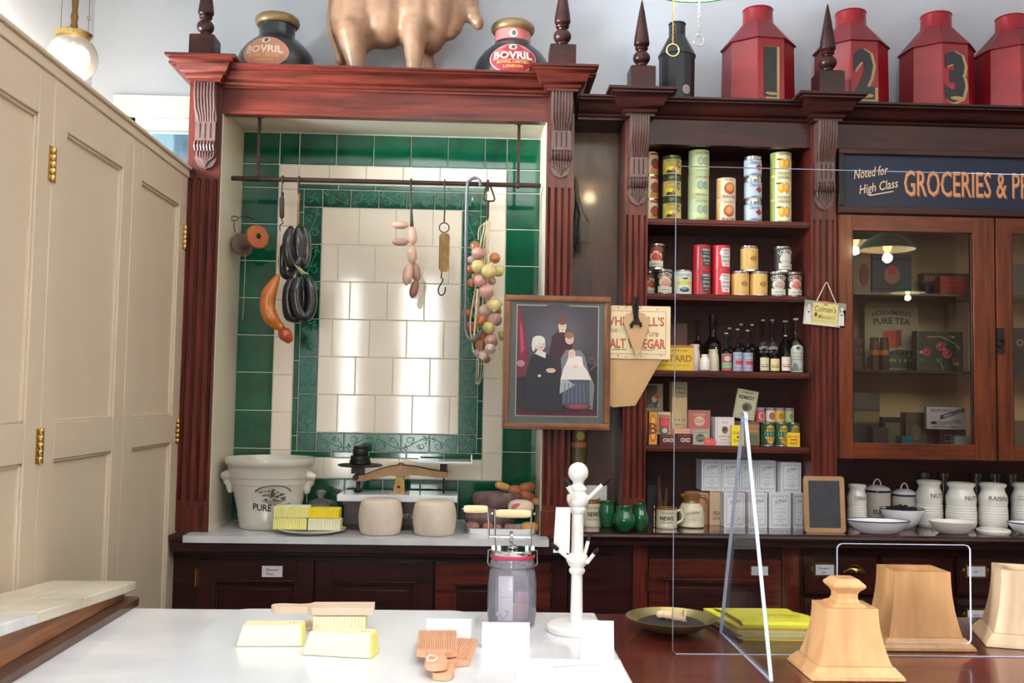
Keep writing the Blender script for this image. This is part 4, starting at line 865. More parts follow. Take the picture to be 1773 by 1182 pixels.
# brown-necked jug
x = gx(1197, 3.84, 890); J = lathe_thing('stoneware_jug', 'cream stoneware jug with glossy brown neck and handle', 'jug', x, 3.84, ZP, [(.045, 0), (.05, .004), (.05, .01), (.048, .014), (.049, .03), (.049, .055), (.046, .075), (.039, .088), (.033, .094), (.028, .094), (.04, .07), (.04, .02), (0, .015)], crm_)
b = MB(); b.lathe([(.0345, .093), (.031, .10), (.031, .108), (.034, .12), (.035, .128), (.033, .129), (.028, .108), (.028, .094)], brg, 32); b.tube([(-.028, 0, .118), (-.042, 0, .126)], [.012, .004], brg, 10); b.build('glazed_neck', J)
b = MB(); b.tube([(.03, 0, .118), (.05, 0, .118), (.062, 0, .10), (.06, 0, .075), (.046, 0, .06)], [.006, .008, .007, .006, .006], brg, 10); b.build('handle', J)
b = MB(); b.dtext(cyl(.0495, -.1), 'GLOUCESTER', 0, .058, .010, paint('5a5044'), wmax=.055, rot=.1); b.build('printing', J, flat=True)
# green vases
gv = mat('bottle_green_glaze', (16, 84, 48), .08, coat=.7)
vp = [(.026, 0), (.03, .003), (.043, .03), (.046, .048), (.042, .066), (.033, .08), (.031, .09), (.034, .104), (.031, .105), (.028, .09), (.03, .05), (0, .01)]
for px, Y, k, lab in ((1052, 3.80, .92, 'dark green glazed vase behind, nearest the white stand'), (1081, 3.672, .90, 'bright green glazed pot in front of the other two'), (1108, 3.7165, .70, 'green glazed vase behind, nearest the fluted pilaster')):
    pr2 = vp if px != 1052 else [(.026, 0), (.03, .003), (.034, .03), (.037, .05), (.038, .07), (.033, .088), (.032, .096), (.034, .106), (.031, .107), (.028, .09), (.03, .05), (0, .01)]
    lathe_thing('green_vase', lab, 'vase', gx(px, Y, 900), Y, ZP, [(r*k, z*(k if k > .8 else .95)) for r, z in pr2], gv, 'green glazed vases')
# postcard, tall floral tin, figurine, brass peg
bp = boxy('greeting_card', 'white card with a pink flower spray leaning behind the mug', 'card', 1010, 1051, 840, 3.93, ZP, .003, paint('eceae2'), lambda b, f, w_, h: [b.dell(f, .01+.016*cos(k*1.9), h*.5+.02*sin(k*2.3), .006, .005, paint('c8607a')) for k in range(7)])
b = MB(); b.lathe([(.034, 0), (.036, .002), (.036, .37), (.034, .372), (0, .372)], mat('floral_tin_paint', (112, 104, 66), .35, var=.5, vscale=30), 28); f = cyl(.036, .1)
b.k = 3; wrap(b, f, .036, .30, .32, paint('b88050')); wrap(b, f, .036, .295, .30, paint('8a5a34')); b.dell(f, .005, .345, .017, .017, paint('a8b848'))
for k in range(9): b.dell(f, .005+.024*cos(k*.7), .345+.022*sin(k*.7), .005, .005, paint('b84a60'))
tag(b.build('floral_canister', loc=(gx(1000, 3.91, 780), 3.912, ZP)), 'tall painted canister with a floral roundel standing behind the white stand', 'canister')
b = MB(); fw = mat('driftwood', (96, 60, 40), .7, var=.4, vscale=30)
b.tube([(-.012, 0, .0), (-.013, 0, .08), (-.018, 0, .14), (-.017, 0, .19)], [.012, .012, .009, .004], fw, 8); b.tube([(.0, 0, .05), (.012, 0, .09), (.014, 0, .135), (.012, 0, .142)], [.010, .009, .006, .003], fw, 8)
tag(b.build('wooden_spindle', loc=(gx(1148, 3.95, 850), 3.95, ZP)), 'pair of brown wooden spikes standing behind the printed mug', 'ornament')
b = MB(); b.lathe([(.004, 0), (.0045, .005), (.003, .008), (.0045, .03), (.003, .034), (.0045, .052), (.003, .056), (.0045, .075), (.005, .079), (.003, .084), (0, .086)], brass, 12); tag(b.build('brass_weight_pin', loc=(gx(1132.5, 3.80, 900), 3.80, ZP)), 'thin turned brass peg left of the printed mug', 'peg')
boxy('dark_slab', 'dark grey slab leaning at the back left of the worktop shelf', 'board', 1121, 1141, 840, 3.99, ZP, .01, paint('2a2a32'))
# terracotta jar, kraft carton
b = MB(); tc_ = mat('terracotta', (204, 148, 124), .6, var=.1); b.lathe([(.045, 0), (.047, .003), (.046, .05), (.046, .10), (.050, .102), (.052, .108), (.052, .122), (.049, .127), (.0, .132)], tc_, 32)
tag(b.build('terracotta_jar', loc=(gx(1208, 3.93, 880), 3.94, ZP)), 'lidded pinkish terracotta jar behind the brown necked jug', 'jar')
boxy('kraft_carton', 'buff carton with grey capitals between the terracotta jar and the white boxes', 'box', 1229, 1256, 848, 3.90, ZP, .05, paint('d2b490'), lambda b, f, w_, h: (b.drect(f, -w_/2, w_/2, 0, h, paint('d6b898')), b.dtext(f, 'PEARS', .005, h*.34, h*.12, paint('6a5a4c'), wmax=w_*.7, bold=.02), b.dtext(f, 'SOAP', -.0, h*.2, h*.1, paint('6a5a4c'), wmax=w_*.6, bold=.02)))
# white printed boxes
def p_wb(b, f, w_, h):
    g = paint('8a8e9a'); b.drect(f, -w_/2, w_/2, 0, h, paint('e6e8ee')); b.dframe(f, -w_*.42, w_*.42, h*.05, h*.95, .0012, g); b.dframe(f, -w_*.38, w_*.38, h*.08, h*.92, .0007, g)
    for k in range(5): b.dell(f, -w_*.28+w_*.14*k, h*.11, .003, .002, g, 8); b.dell(f, -w_*.28+w_*.14*k, h*.89, .003, .002, g, 8)
    b.dtext(f, "X'Mas", -.0, h*.77, h*.1, paint('6a6e7a'), wmax=w_*.6, shear=.2, rot=.25); b.scrib(f, -w_*.2, w_*.2, h*.56, .0025, g, 1); b.scrib(f, -w_*.28, w_*.28, h*.46, .003, g, 2); b.scrib(f, -w_*.15, w_*.15, h*.34, .0025, g, 4); b.scrib(f, -w_*.28, w_*.28, h*.26, .003, g, 5); b.dline(f, [(-w_*.34, h*.62), (w_*.34, h*.8)], .0008, g)
    b.scrib(f, -w_*.12, w_*.12, h*.2, .004, g, 7)
wb = paint('e2e4ea'); gw = 'white printed cartons stacked on the worktop'
for a, c, lab in ((1254, 1290, 'leftmost printed white carton of the lower row'), (1296, 1328, 'second printed white carton of the lower row, behind the screen foot'), (1332, 1369, 'third printed white carton of the lower row'), (1374, 1391, 'printed white carton of the lower row touching the slate')):
    boxy('white_carton', lab, 'box', a, c, 853, 3.83, ZP, .10, wb, p_wb, gw, bevel=.001)
zc2 = ZP+at(1300, 853, 3.83)[1]-ZP+.0006; yt = at(1300, 797, 3.87)[1]-zc2
for a, c, lab in ((1215, 1248, 'leftmost printed white carton of the upper row'), (1249, 1280, 'second printed white carton of the upper row'), (1281, 1311, 'third printed white carton of the upper row, behind the screen foot'), (1312, 1343, 'fourth printed white carton of the upper row'), (1352, 1387, 'rightmost printed white carton of the upper row, pulled forward')):
    boxy('white_carton', lab, 'box', a, c, 797, 3.85 if a == 1352 else 3.89, zc2, .10, wb, p_wb, gw, h=yt if a != 1352 else yt*.97, bevel=.001)
# support carton under the first upper boxes (behind the kraft carton)
boxy('plain_carton', 'pale plain carton behind the buff carton, under the upper white row', 'box', 1232, 1252, 858, 3.96, ZP, .06, wb, h=zc2-ZP-.0006)
# slate
b = MB(); sw, sh_ = .158, .212; fm = mat('slate_frame', (176, 140, 104), .6, c2=(160, 122, 86), vscale=8); q = .017
poly = rrect(-sw/2, sw/2, 0, sh_, .012); b.prism(poly, 'xz', 0, .008, fm)
o = b.build('framed_slate', loc=(gx(1428.5, 3.72, 860), 3.715, ZP)); o.rotation_euler = (-.10, 0, 0); tag(o, 'small wood framed writing slate leaning upright before the crocks', 'slate')
b = MB(); b.box(-sw/2+.019, sw/2-.019, -.0008, 0, .018, sh_-.017, mat('slate', (60, 64, 72), .7, var=.25, vscale=30)); b.build('slate_panel', o)
# crocks and enamel
def crock(lab, px, pyt, Y, r, word, ribs=True, ang=.0, grp='ribbed cream storage crocks'):
    x = gx(px, Y, 870); H_ = at(px, pyt, Y)[1]-ZP
    pf = [(r*.8, 0), (r*.86, .004)]
    for k in range(9): z = H_*(.06+.055*k); pf += [(r*(.94+.05*sin(k/8*PI)), z), (r*(.965+.05*sin(k/8*PI)), z+H_*.02), (r*(.965+.05*sin(k/8*PI)), z+H_*.04)]
    pf += [(r, H_*.64), (r*.98, H_*.72), (r*.86, H_*.8), (r*.8, H_*.84), (r*.8, H_*.90), (r*.92, H_*.94), (r*.93, H_*.98), (r*.84, H_), (r*.74, H_*.97), (r*.72, H_*.8), (0, H_*.5)]
    o = lathe_thing('storage_crock', lab, 'jar', x, Y, ZP, pf, wmat, grp)
    b = MB(); b.dtext(cyl(r*1.0+.0008, ang), word, 0, H_*.69, H_*.095, paint('4a4a4a'), wmax=r*1.5, bold=.004, rot=-.03); b.build('lettering', o, flat=True)
    return o
crock('narrow cream crock lettered for currants beside the slate', 1484, 838, 3.90, .038, 'CURRANTS', ang=.1)
crock('tall plain shouldered crock behind, second lettered nuts jar', 1609, 831, 3.94, .052, 'NUTS', ang=.25)
crock('front cream crock lettered NUTS above the ribbed dish', 1664, 835, 3.88, .058, 'NUTS', ang=.3)
crock('cream crock lettered RAISINS standing on the right', 1719, 836, 3.88, .0555, 'RAISINS', ang=.0)
crock('crock at the right edge lettered for currants, cut by the frame', 1776, 836, 3.90, .056, 'CURRANTS', ang=-.25)
b = MB(); 
def enamel(lab, px, pyt, Y, r, word):
    x = gx(px, Y, 870); H_ = at(px, pyt, Y)[1]-ZP; hb = H_*.68
    o = lathe_thing('enamel_canister', lab, 'canister', x, Y, ZP, [(r*.96, 0), (r, .004), (r, hb), (r*.97, hb), (0, hb-.001)], mat('worn_enamel', (206, 200, 190), .25, coat=.4, var=.08), 'lidded enamel canisters')
    b = MB(); b.lathe([(r*1.03, hb), (r*1.05, hb+.004), (r*1.03, hb+.009)], navy, 32); b.lathe([(r*1.02, hb+.009), (r*.9, hb+.018), (r*.5, hb+.028), (0, hb+.03)], enam, 32); l = b.build('lid', o)
    b = MB(); b.tube([(r*.3*cos(PI*k/10), 0, hb+.024+.028*sin(PI*k/10)) for k in range(11)], .003, enam, 8); b.build('lid_handle', l)
    b = MB(); b.dtext(cyl(r+.0006, .05), word, 0, hb*.42, .018, paint('26262c'), wmax=r*1.7, bold=.02); b.build('lettering', o, flat=True)
enamel('lidded enamel canister lettered for sugar', 1519, 825, 4.0, .0525, 'SUGAR'); enamel('lidded enamel canister lettered SULTANAS behind the currant bowl', 1566, 835, 4.0, .049, 'SULTANAS')
def dish(name, lab, px, Y, r, h, sy, m, rim, zb=ZP, py=895, foot=.6, grp=None, rb=.0022):
    x = gx(px, Y, py)
    pf = [(r*foot*.9, 0), (r*foot, .002), (r*.8, h*.35), (r*.94, h*.75), (r, h), (r*.96, h), (r*.88, h*.7), (r*.6, h*.2), (0, h*.15)]
    o = lathe_thing(name, lab, 'dish', x, Y, zb, pf, m, grp, sy=sy)
    if rim: b = MB(); b.tube([(r*.985*cos(2*PI*k/36), r*.985*sy*sin(2*PI*k/36), h) for k in range(36)], rb, rim, 6, True); b.build('blue_rim', o)
    return o
dish('pie_dish', 'white oval enamel pie dish with a navy rim in front of the crocks', 1520.5, 3.72, .120, .048, .62, enam, navy)
cbw = dish('enamel_bowl', 'white enamel bowl with navy rim holding dark currants', 1562, 3.872, .086, .078, .8, enam, navy, foot=.45)
b = MB(); r_ = random.Random(3)
for k in range(60):
    a = r_.uniform(0, 2*PI); q = .06*math.sqrt(r_.random()); b.ell((q*cos(a), q*.8*sin(a), .078+.014*(1-q/.06)), (.006, .006, .005), mat('currant', (30, 22, 30), .5), 6)
b.ell((0, 0, .066), (.072, .056, .018), mat('currant', (30, 22, 30), .5), 16)
tag(b.build('currants', loc=cbw.location), 'heap of dark currants in the white enamel bowl', 'fruit', kind='stuff')
dish('ribbed_dish', 'fluted cream dish on a foot in front of the NUTS crock', 1650, 3.745, .090, .046, .8, wmat, None)
lathe_thing('saucer', 'small thick cream saucer in front of the RAISINS crock', 'saucer', gx(1719, 3.74, 905), 3.735, ZP, [(.055, 0), (.06, .006), (.062, .014), (.058, .02), (.0, .012)], wmat)
dish('enamel_dish', 'navy rimmed enamel dish cut by the right edge of the photo', 1790, 3.74, .1, .045, .7, enam, navy)
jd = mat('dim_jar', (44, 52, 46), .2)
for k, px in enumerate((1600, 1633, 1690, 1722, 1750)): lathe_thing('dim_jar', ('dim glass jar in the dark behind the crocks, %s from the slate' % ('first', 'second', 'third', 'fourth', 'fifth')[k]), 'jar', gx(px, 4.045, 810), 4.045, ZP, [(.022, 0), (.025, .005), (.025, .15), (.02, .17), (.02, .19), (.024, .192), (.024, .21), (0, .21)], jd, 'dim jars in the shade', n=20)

# ================================================================ INSIDE THE GLAZED CABINET
zg = [1.3156, 1.6406, 1.9456]
def gb(name, lab, x0, x1, yt, Y, z, c, fn=None, dep=.05, cat='tin', **k): return boxy(name, lab, cat, x0, x1, yt, Y, z, dep, paint(c, .35), fn, 'old tins in the glazed cabinet', **k)
def p_tea(b, f, w_, h):
    b.dpoly(f, rrect(-w_/2, w_/2, 0, h, w_*.12), paint('a8a484')); b.dtext(f, 'HORNIMAN\'S', 0, h*.86, h*.07, paint('3a3c30'), wmax=w_*.8, bold=.02, arc=w_*1.6); b.dtext(f, 'PURE TEA', 0, h*.74, h*.09, paint('3a3c30'), wmax=w_*.75, bold=.03, arc=w_*2.2)
    b.dpoly(f, [(-w_*.16, h*.36), (w_*.08, h*.34), (w_*.08, h*.6), (-w_*.16, h*.58)], paint('c04a3a')); b.dpoly(f, [(w_*.08, h*.34), (w_*.18, h*.38), (w_*.18, h*.61), (w_*.08, h*.6)], paint('8c2a22')); b.dpoly(f, [(-w_*.46, h*.05), (w_*.46, h*.05), (w_*.46, h*.3), (w_*.1, h*.32), (-w_*.46, h*.2)], paint('4c5c48')); b.scrib(f, -w_*.1, w_*.4, h*.16, h*.05, paint('a8a484'), 2); b.scrib(f, -w_*.1, w_*.4, h*.26, h*.05, paint('2c2e28'), 7)
def p_rose(b, f, w_, h):
    b.drect(f, -w_/2, w_/2, 0, h, paint('3c4a38')); b.dframe(f, -w_/2, w_/2, 0, h, .0015, paint('a8a890')); r = random.Random(5)
    for k in range(9): b.dell(f, r.uniform(-.42, .42)*w_, r.uniform(.1, .9)*h, .014, .006, paint(('5a6c48', 'c8c088')[k % 2]), 10)
    for u, v, q in ((-.3, .48, .017), (.0, .62, .019), (.14, .44, .020), (.3, .28, .013)): b.dell(f, u*w_, v*h, q, q, paint('c04c50'), 14); b.dell(f, u*w_, v*h+.003, q*.6, q*.55, paint('8c2430'), 12); b.dell(f, u*w_-.003, v*h+.005, q*.3, q*.3, paint('d87a70'), 8)
    b.dline(f, [(-w_*.3, h*.85), (0, h*.86), (w_*.3, h*.7), (w_*.42, h*.55)], .0025, paint('dcd49a')); b.dline(f, [(-w_*.1, h*.3), (.0, h*.2), (w_*.05, h*.05)], .002, paint('dcd49a'))
def p_cig(b, f, w_, h):
    b.drect(f, -w_/2, w_/2, 0, h, paint('d4d2d6')); b.dtext(f, 'REDFORDS', -w_*.12, h*.84, h*.14, paint('a8304c'), wmax=w_*.62, bold=.02); b.dpoly(f, [(-w_*.15, h*.42), (w_*.5, h*.78), (w_*.5, h*.98), (-w_*.15, h*.62)], paint('3c4464')); b.dtext(f, 'NAVY CUT', w_*.18, h*.68, h*.12, paint('e8e8ec'), wmax=w_*.5, rot=.22, bold=.02); b.dtext(f, 'CIGARETTES', w_*.08, h*.3, h*.16, paint('b04a5c'), wmax=w_*.66, bold=.02, rot=.08); b.scrib(f, -w_*.4, w_*.4, h*.1, h*.06, ink, 3); b.dell(f, -w_*.32, h*.28, w_*.08, h*.07, ink)
def p_ess(b, f, w_, h): b.drect(f, -w_/2, w_/2, 0, h, paint('4a3020')); b.dtext(f, 'COFFEE ESSENCE', 0, h*.5, h*.4, paint('b8883c'), wmax=w_*.95, bold=.02)
def p_flow(b, f, w_, h): b.drect(f, -w_/2, w_/2, 0, h, paint('3c424a')); b.dell(f, 0, h*.5, w_*.2, h*.22, paint('9a6a50')); b.dell(f, .0, h*.62, w_*.12, h*.12, paint('a84430')); b.drect(f, -w_/2, w_/2, h*.86, h*.9, paint('20242a')); b.drect(f, -w_/2, w_/2, h*.14, h*.18, paint('20242a'))
def p_lines(c, c2):
    def fn(b, f, w_, h):
        b.drect(f, -w_*.46, w_*.46, h*.06, h*.94, paint(c, .35))
        for k in (.75, .5, .28): b.scrib(f, -w_*.3, w_*.3, h*k, h*.08, paint(c2), int(k*50))
    return fn
gb('tea_tin', 'large pale tin printed with arched letters and a red block', 1497, 1590, 524, 3.97, zg[1], '8a876c', p_tea, .05)
gb('rose_tin', 'dark green tin painted with red roses and cream leaves', 1588, 1667, 573, 3.88, zg[1], '3a4636', p_rose)
gb('round_clock_tin', 'round brown tin at the left of the middle cabinet shelf', 1478, 1496, 585, 3.90, zg[1], '4a3a2c', p_lines('5a4430', '2c2018'))
for k, (px, c) in enumerate(((1514, '6a5048'), (1531, '58483c'))): 
    b = MB(); b.lathe([(.017, 0), (.018, .002), (.018, .10), (.016, .118), (.0165, .13), (0, .131)], paint(c, .25), 20); b.k = 2; wrap(b, cyl(.018), .018, .06, .08, paint('c87830'))
    tag(b.build('pickle_jar', loc=(gx(px, 3.86, 610), 3.86, zg[1])), ('left', 'right')[k]+' little dark jar with an orange band before the pale tea tin', 'jar', 'orange banded jars')
for k, px in enumerate((1574, 1584)): b = MB(); b.lathe([(.007, 0), (.008, .002), (.008, .05), (.004, .055), (.004, .072-.01*k), (0, .073-.01*k)], gsmoke, 12); tag(b.build('vial', loc=(gx(px, 3.86, 620), 3.86, zg[1])), ('left', 'right')[k]+' slim glass vial beside the rose painted tin', 'bottle', 'slim vials')
gb('flower_tin', 'grey tin with an orange flower picture under the lamp reflection', 1510, 1578, 440, 3.92, zg[2], '343a42', p_flow); gb('dark_tin', 'long black tin on the top cabinet shelf', 1602, 1684, 442, 3.93, zg[2], '22262a', p_lines('2a2e32', '525a5c'), h=.055)
tz = zg[2]
gb('red_tin', 'small scarlet tin on the top cabinet shelf near the stile', 1628, 1682, 478, 3.86, tz, 'a02418', p_lines('a82c1e', 'c84c3c'))
gb('essence_tin', 'long brown tin with gold capitals on the long black tin', 1598, 1684, 412, 3.94, tz+.0556, '4a3020', p_ess, h=.045)
gb('pictured_tin', 'tin with red and cream picture at the left of the top cabinet shelf', 1477, 1508, 440, 3.93, tz, '8a7a58', lambda b, f, w_, h: (b.drect(f, -w_/2, w_/2, 0, h, paint('8a7a54')), b.dell(f, w_*.1, h*.5, w_*.28, h*.28, paint('7a3028'))))
gb('cream_casket', 'tall buff tin standing behind the rose painted tin', 1642, 1676, 524, 3.98, zg[1], 'b4926a', None, .04)
gb('cigarette_tin', 'white tin lettered in red and blue, propped on the dark tin', 1604, 1670, 685, 3.86, zg[0]+.095, 'c8c6ca', p_cig, .02, h=.088)
gb('tobacco_tin', 'dark brown tin under the white lettered tin', 1626, 1672, 725, 3.87, zg[0], '3c2420', p_lines('40282a', '8a7a6a'), h=.094)
gb('grey_tin', 'tall stack-like grey banded tin at the left of the bottom cabinet shelf', 1478, 1523, 680, 3.93, zg[0], '5a574c', lambda b, f, w_, h: (b.drect(f, -w_/2, w_/2, h*.5, h*.68, paint('8a7a50')), b.drect(f, -w_/2, w_/2, h*.7, h*.72, paint('2c2a26')), b.drect(f, -w_/2, w_/2, 0, h*.46, paint('40403e'))))
gb('framed_tin', 'small black tin with an olive picture on the bottom cabinet shelf', 1528, 1564, 722, 3.90, zg[0], '24241e', lambda b, f, w_, h: b.drect(f, -w_*.34, w_*.34, h*.24, h*.84, paint('6a6a48')))
gb('embossed_tin', 'dull olive tin with a round emblem beside the black framed tin', 1568, 1604, 714, 3.91, zg[0], '5c5240', lambda b, f, w_, h: b.dell(f, 0, h*.5, w_*.2, h*.2, paint('7a6c4c')))
gb('dull_tin', 'plain dull tin squeezed left of the brown lettered tin', 1605, 1624, 728, 3.93, zg[0], '5a5042'); gb('mauve_box', 'small mauve box in front of the grey banded tin', 1512, 1538, 740, 3.85, zg[0], '4c3c44')
gb('blue_box', 'flat turquoise packet at the front of the bottom cabinet shelf', 1562, 1582, 755, 3.84, zg[0], '2c6c84'); gb('white_packet', 'flat white packet in the bottom right cabinet corner', 1652, 1680, 755, 3.84, zg[0], 'c8ccc4')
gb('black_caddy', 'large black tin with white capitals behind the second glazed door', 1747, 1830, 568, 3.93, zg[1], '26262a', lambda b, f, w_, h: (b.dtext(f, 'OVALTINE', .02, h*.68, .03, paint('b0a890'), wmax=w_*.9, bold=.005)))
gb('grey_caddy', 'grey tin on the top shelf behind the second glazed door', 1746, 1820, 458, 3.93, zg[2], '5c584c'); gb('speckled_tin', 'speckled grey tin at the bottom behind the second glazed door', 1745, 1800, 728, 3.92, zg[0], '6c6450')

# ================================================================ IN THE ALCOVE ON THE MARBLE
# cream milk pan
x = gx(461, 3.895, 840)+.012; r = .172; H_ = .272
A = lathe_thing('milk_pail', 'large cream glazed dairy pail with printed emblem and shell lugs', 'pail', x, 3.905, ZM, [(r*.62, 0), (r*.655, .006), (r*.66, .02), (r*.70, .055), (r*.69, .058), (r*.84, .17), (r*.86, .172), (r*.88, .195), (r*.9, .197), (r*.925, .225), (r*.93, .228), (r*.945, .24), (r*.97, .243), (r, .25), (r*1.01, .262), (r, H_), (r*.96, H_), (r*.9, .24), (r*.6, .03), (0, .02)], stone, n=48)
b = MB()
b2 = MB()
for s_ in (-1, 1):
    o = blob('lug_handle', [((s_*r*.90, -.03, .205), (.024, .022, .018)), ((s_*r*.99, -.03, .20), (.016, .02, .016)), ((s_*r*.93, -.02, .18), (.018, .016, .02)), ((s_*r*.86, -.02, .155), (.016, .014, .025))], .004, stone, A, smooth=4)
b = MB(); sl = (r*.84-r*.69)/(.17-.058)
def pail(u, v, d):
    R = r*.69+(v-.058)*sl+.0012+d; a = u/(r*.78)+.30; return (R*sin(a), -R*cos(a), v)
pail.curved = True
b.dtext(pail, 'PURE MILK', -.0, .088, .026, ink, wmax=.155, bold=.02, arc=-.5)
rr_ = random.Random(4)
for k in range(46):
    a = rr_.uniform(0, 2*PI); q = math.sqrt(rr_.random()); b.dell(pail, .052*q*cos(a), .135+.024*q*sin(a), rr_.uniform(.003, .008), rr_.uniform(.0012, .003), paint('4a4844'), 8)
b.dpoly(pail, [(-.012, .13), (-.006, .162), (0, .158), (.004, .132)], paint('4a4844'))
for k in range(18):
    a = PI*(.12+.76*k/17); b.dell(pail, .062*cos(a), .14+.034*sin(a), .005, .003, paint('6a6860'), 8)
for k in range(9): b.dline(pail, [(-.045+.004*k, .118-.002*k), (.045-.004*k, .118-.002*k)], .001, paint('4a4844'))
b.build('printed_emblem', A, flat=True)
# plate of butter pats
x = gx(537, 3.83, 905); Yp = 3.775
lathe_thing('serving_plate', 'round cream plate carrying four ridged pats of butter', 'plate', x+.018, Yp-.006, ZM, [(.08, 0), (.09, .004), (.124, .012), (.128, .017), (.122, .018), (.09, .008), (0, .007)], wmat, n=40)
def butter_bar(name, lab, loc, L_, d, h, rot=0, end=butter, top=butter, side=butterw, grp='butter pats'):
    b = MB(); n = 15
    for k in range(n):   # ridged long sides
        x0 = -L_/2+L_*k/n; x1 = x0+L_/n; b.prism([(x0, -d/2), (x0+.001, -d/2-.0015), (x1-.001, -d/2-.0015), (x1, -d/2), (x1, d/2), (x0, d/2)], 'xy', 0, h*.93, side)
    b.hexa([(-L_/2, -d/2, h*.93), (L_/2, -d/2, h*.93), (L_/2, d/2, h*.93), (-L_/2, d/2, h*.93)], [(-L_/2+.004, -d/2+.006, h), (L_/2-.004, -d/2+.006, h), (L_/2-.004, d/2-.006, h), (-L_/2+.004, d/2-.006, h)], top)
    for k in range(5): y0 = -d/2+d*k/5; b.box(L_/2-.001, L_/2+.001, y0+.001, y0+d/5-.001, .002, h*.9, end)
    return tag(b.build(name, loc=loc, rot=rot), lab, 'butter', grp)
zp_ = ZM+.0085
bl = mat('creamy_butter', (232, 224, 140), .45); by = mat('yellow_butter', (240, 214, 30), .4); bw = mat('whitish_butter', (232, 228, 196), .5)
butter_bar('butter_pat', 'lower left ridged pat on the butter plate', (x-.056, Yp-.033, zp_+.009), .122, .06, .043, 0, bl, bw, bl); butter_bar('butter_pat', 'lower right ridged pat on the butter plate', (x+.072, Yp-.040, zp_+.009), .118, .06, .043, 0, bl, bw, bw)
butter_bar('butter_pat', 'upper left ridged pat on the butter plate', (x-.052, Yp-.03, zp_+.053), .130, .06, .042, .02, bl, bw, bl); butter_bar('butter_pat', 'upper right deep yellow pat on the butter plate', (x+.070, Yp-.036, zp_+.053), .112, .06, .036, -.03, by, by, by)
# glass cloche
x = gx(556, 4.0, 860); G_ = lathe_thing('butter_cloche', 'small glass dome with a knob behind the butter plate', 'glass dome', x, 3.99, ZM, [(.076, 0), (.078, .004), (.078, .05), (.073, .075), (.06, .088), (.035, .10), (.015, .106), (.012, .112), (.022, .120), (.024, .130), (.018, .138), (0, .14)], glass('dome_glass', (.86, .92, .88), dens=.12, dcol=(.8, .9, .85)))
b = MB(); b.lathe([(.05, .002), (.055, .004), (.055, .045), (.05, .05), (0, .05)], bw, 24); b.build('butter_round', G_)
# the counter scale
SC = thing('counter_scale', 'antique counter scale with brass beam, black weight pan and china goods plate', 'scale', (-.31, 3.96, ZM))
X = lambda px, Y=3.93, py=850: gx(px, Y, py)
b = MB(); x0, x1 = X(596), X(786)
b.box(x0, x1, 3.86, 4.04, ZM, ZM+.02, iron); b.box(x0+.01, x1-.01, 3.868, 4.03, ZM+.02, ZM+.10, mat('scale_box', (72, 62, 58), .5, metal=.2)); b.box(x0+.003, x1-.003, 3.862, 4.035, ZM+.095, ZM+.108, mat('scale_box', (0, 0, 0)))
fl = plane(((x0+x1)/2, 3.868, ZM+.055), (1, 0, 0), (0, 0, 1)); b.dtext(fl, 'VANDOME & HART LONDON', .0, .0, .016, paint('b0a8a0'), wmax=.3, bold=.01); b.build('base_box', SC, world=True)
b = MB(); b.box(X(588), X(793), 3.85, 4.05, ZM+.108, ZM+.136, marble); b.build('marble_top', SC, world=True, bevel=.004)
zt_ = ZM+.136; xc = X(692)
b = MB(); b.hexa([(xc-.026, 3.92, zt_), (xc+.022, 3.92, zt_), (xc+.022, 3.97, zt_), (xc-.026, 3.97, zt_)], [(xc-.014, 3.93, zt_+.075), (xc+.014, 3.93, zt_+.075), (xc+.014, 3.96, zt_+.075), (xc-.014, 3.96, zt_+.075)], brassd); b.tube([(xc+.002, 3.945, zt_+.06), (xc+.002, 3.945, zt_+.112)], [.012, .013], brassd, 12); b.ell((xc+.002, 3.945, zt_+.112), (.013, .013, .008), brassd, 12)
b.ell((xc-.004, 3.921, zt_+.025), (.006, .003, .006), black, 8); b.build('pillar', SC, world=True)
b = MB(); bm_ = mat('beam_brass', (146, 112, 80), .45, metal=.7, var=.3, vscale=20)
pts = [(X(612), 827), (X(630), 829), (X(655), 822), (X(675), 815), (X(692), 812), (X(715), 812), (X(740), 817), (X(762), 821), (X(775), 820)]
up = [at(a_, b_, 3.93)[1] for a_, b_ in ((612, 822), (630, 822), (655, 812), (675, 807), (692, 805), (715, 807), (740, 812), (762, 816), (775, 817))]; lo = [at(a_, b_, 3.93)[1] for a_, b_ in ((612, 832), (630, 832), (655, 827), (675, 823), (692, 824), (715, 822), (740, 824), (762, 827), (775, 827))]
b.prism([(p[0], u_) for p, u_ in zip(pts, up)]+[(p[0], l_) for p, l_ in list(zip(pts, lo))[::-1]], 'xz', 3.915, 3.93, bm_); b.prism([(p[0], u_+.002) for p, u_ in zip(pts, up)]+[(p[0], l_+.002) for p, l_ in list(zip(pts, lo))[::-1]], 'xz', 3.95, 3.965, iron)
b.lathe([(.012, -.02), (.012, .03)], iron, 14, c=(X(616), 3.93, at(616, 826, 3.93)[1]), ax='y'); b.build('beam', SC, world=True, bevel=.002)
xl = X(621); zl = at(621, 806, 3.94)[1]
b = MB(); b.box(xl-.03, xl+.02, 3.92, 3.96, zl-.03, zl-.004, black); b.lathe([(.0, 0), (.082, .002), (.09, .007), (.082, .011), (0, .009)], black, 36, c=(xl+.002, 3.94, zl-.004)); b.lathe([(.008, zt_+.0), (.02, zt_+.004), (.008, zt_+.02), (.008, zl-.02)], black, 12, c=(xl-.004, 3.94, 0)); b.build('weight_pan', SC, world=True)
xr = X(768); zr_ = at(768, 800, 3.94)[1]
b = MB(); b.box(xr-.016, xr+.012, 3.92, 3.96, zr_-.045, zr_-.004, iron); b.tube([(xr, 3.94, zr_-.04), (xr, 3.94, zt_)], [.004, .004], black, 8); b.box(xr-.11, xr+.10, 3.93, 3.95, zr_-.006, zr_, iron); b.build('plate_bracket', SC, world=True)
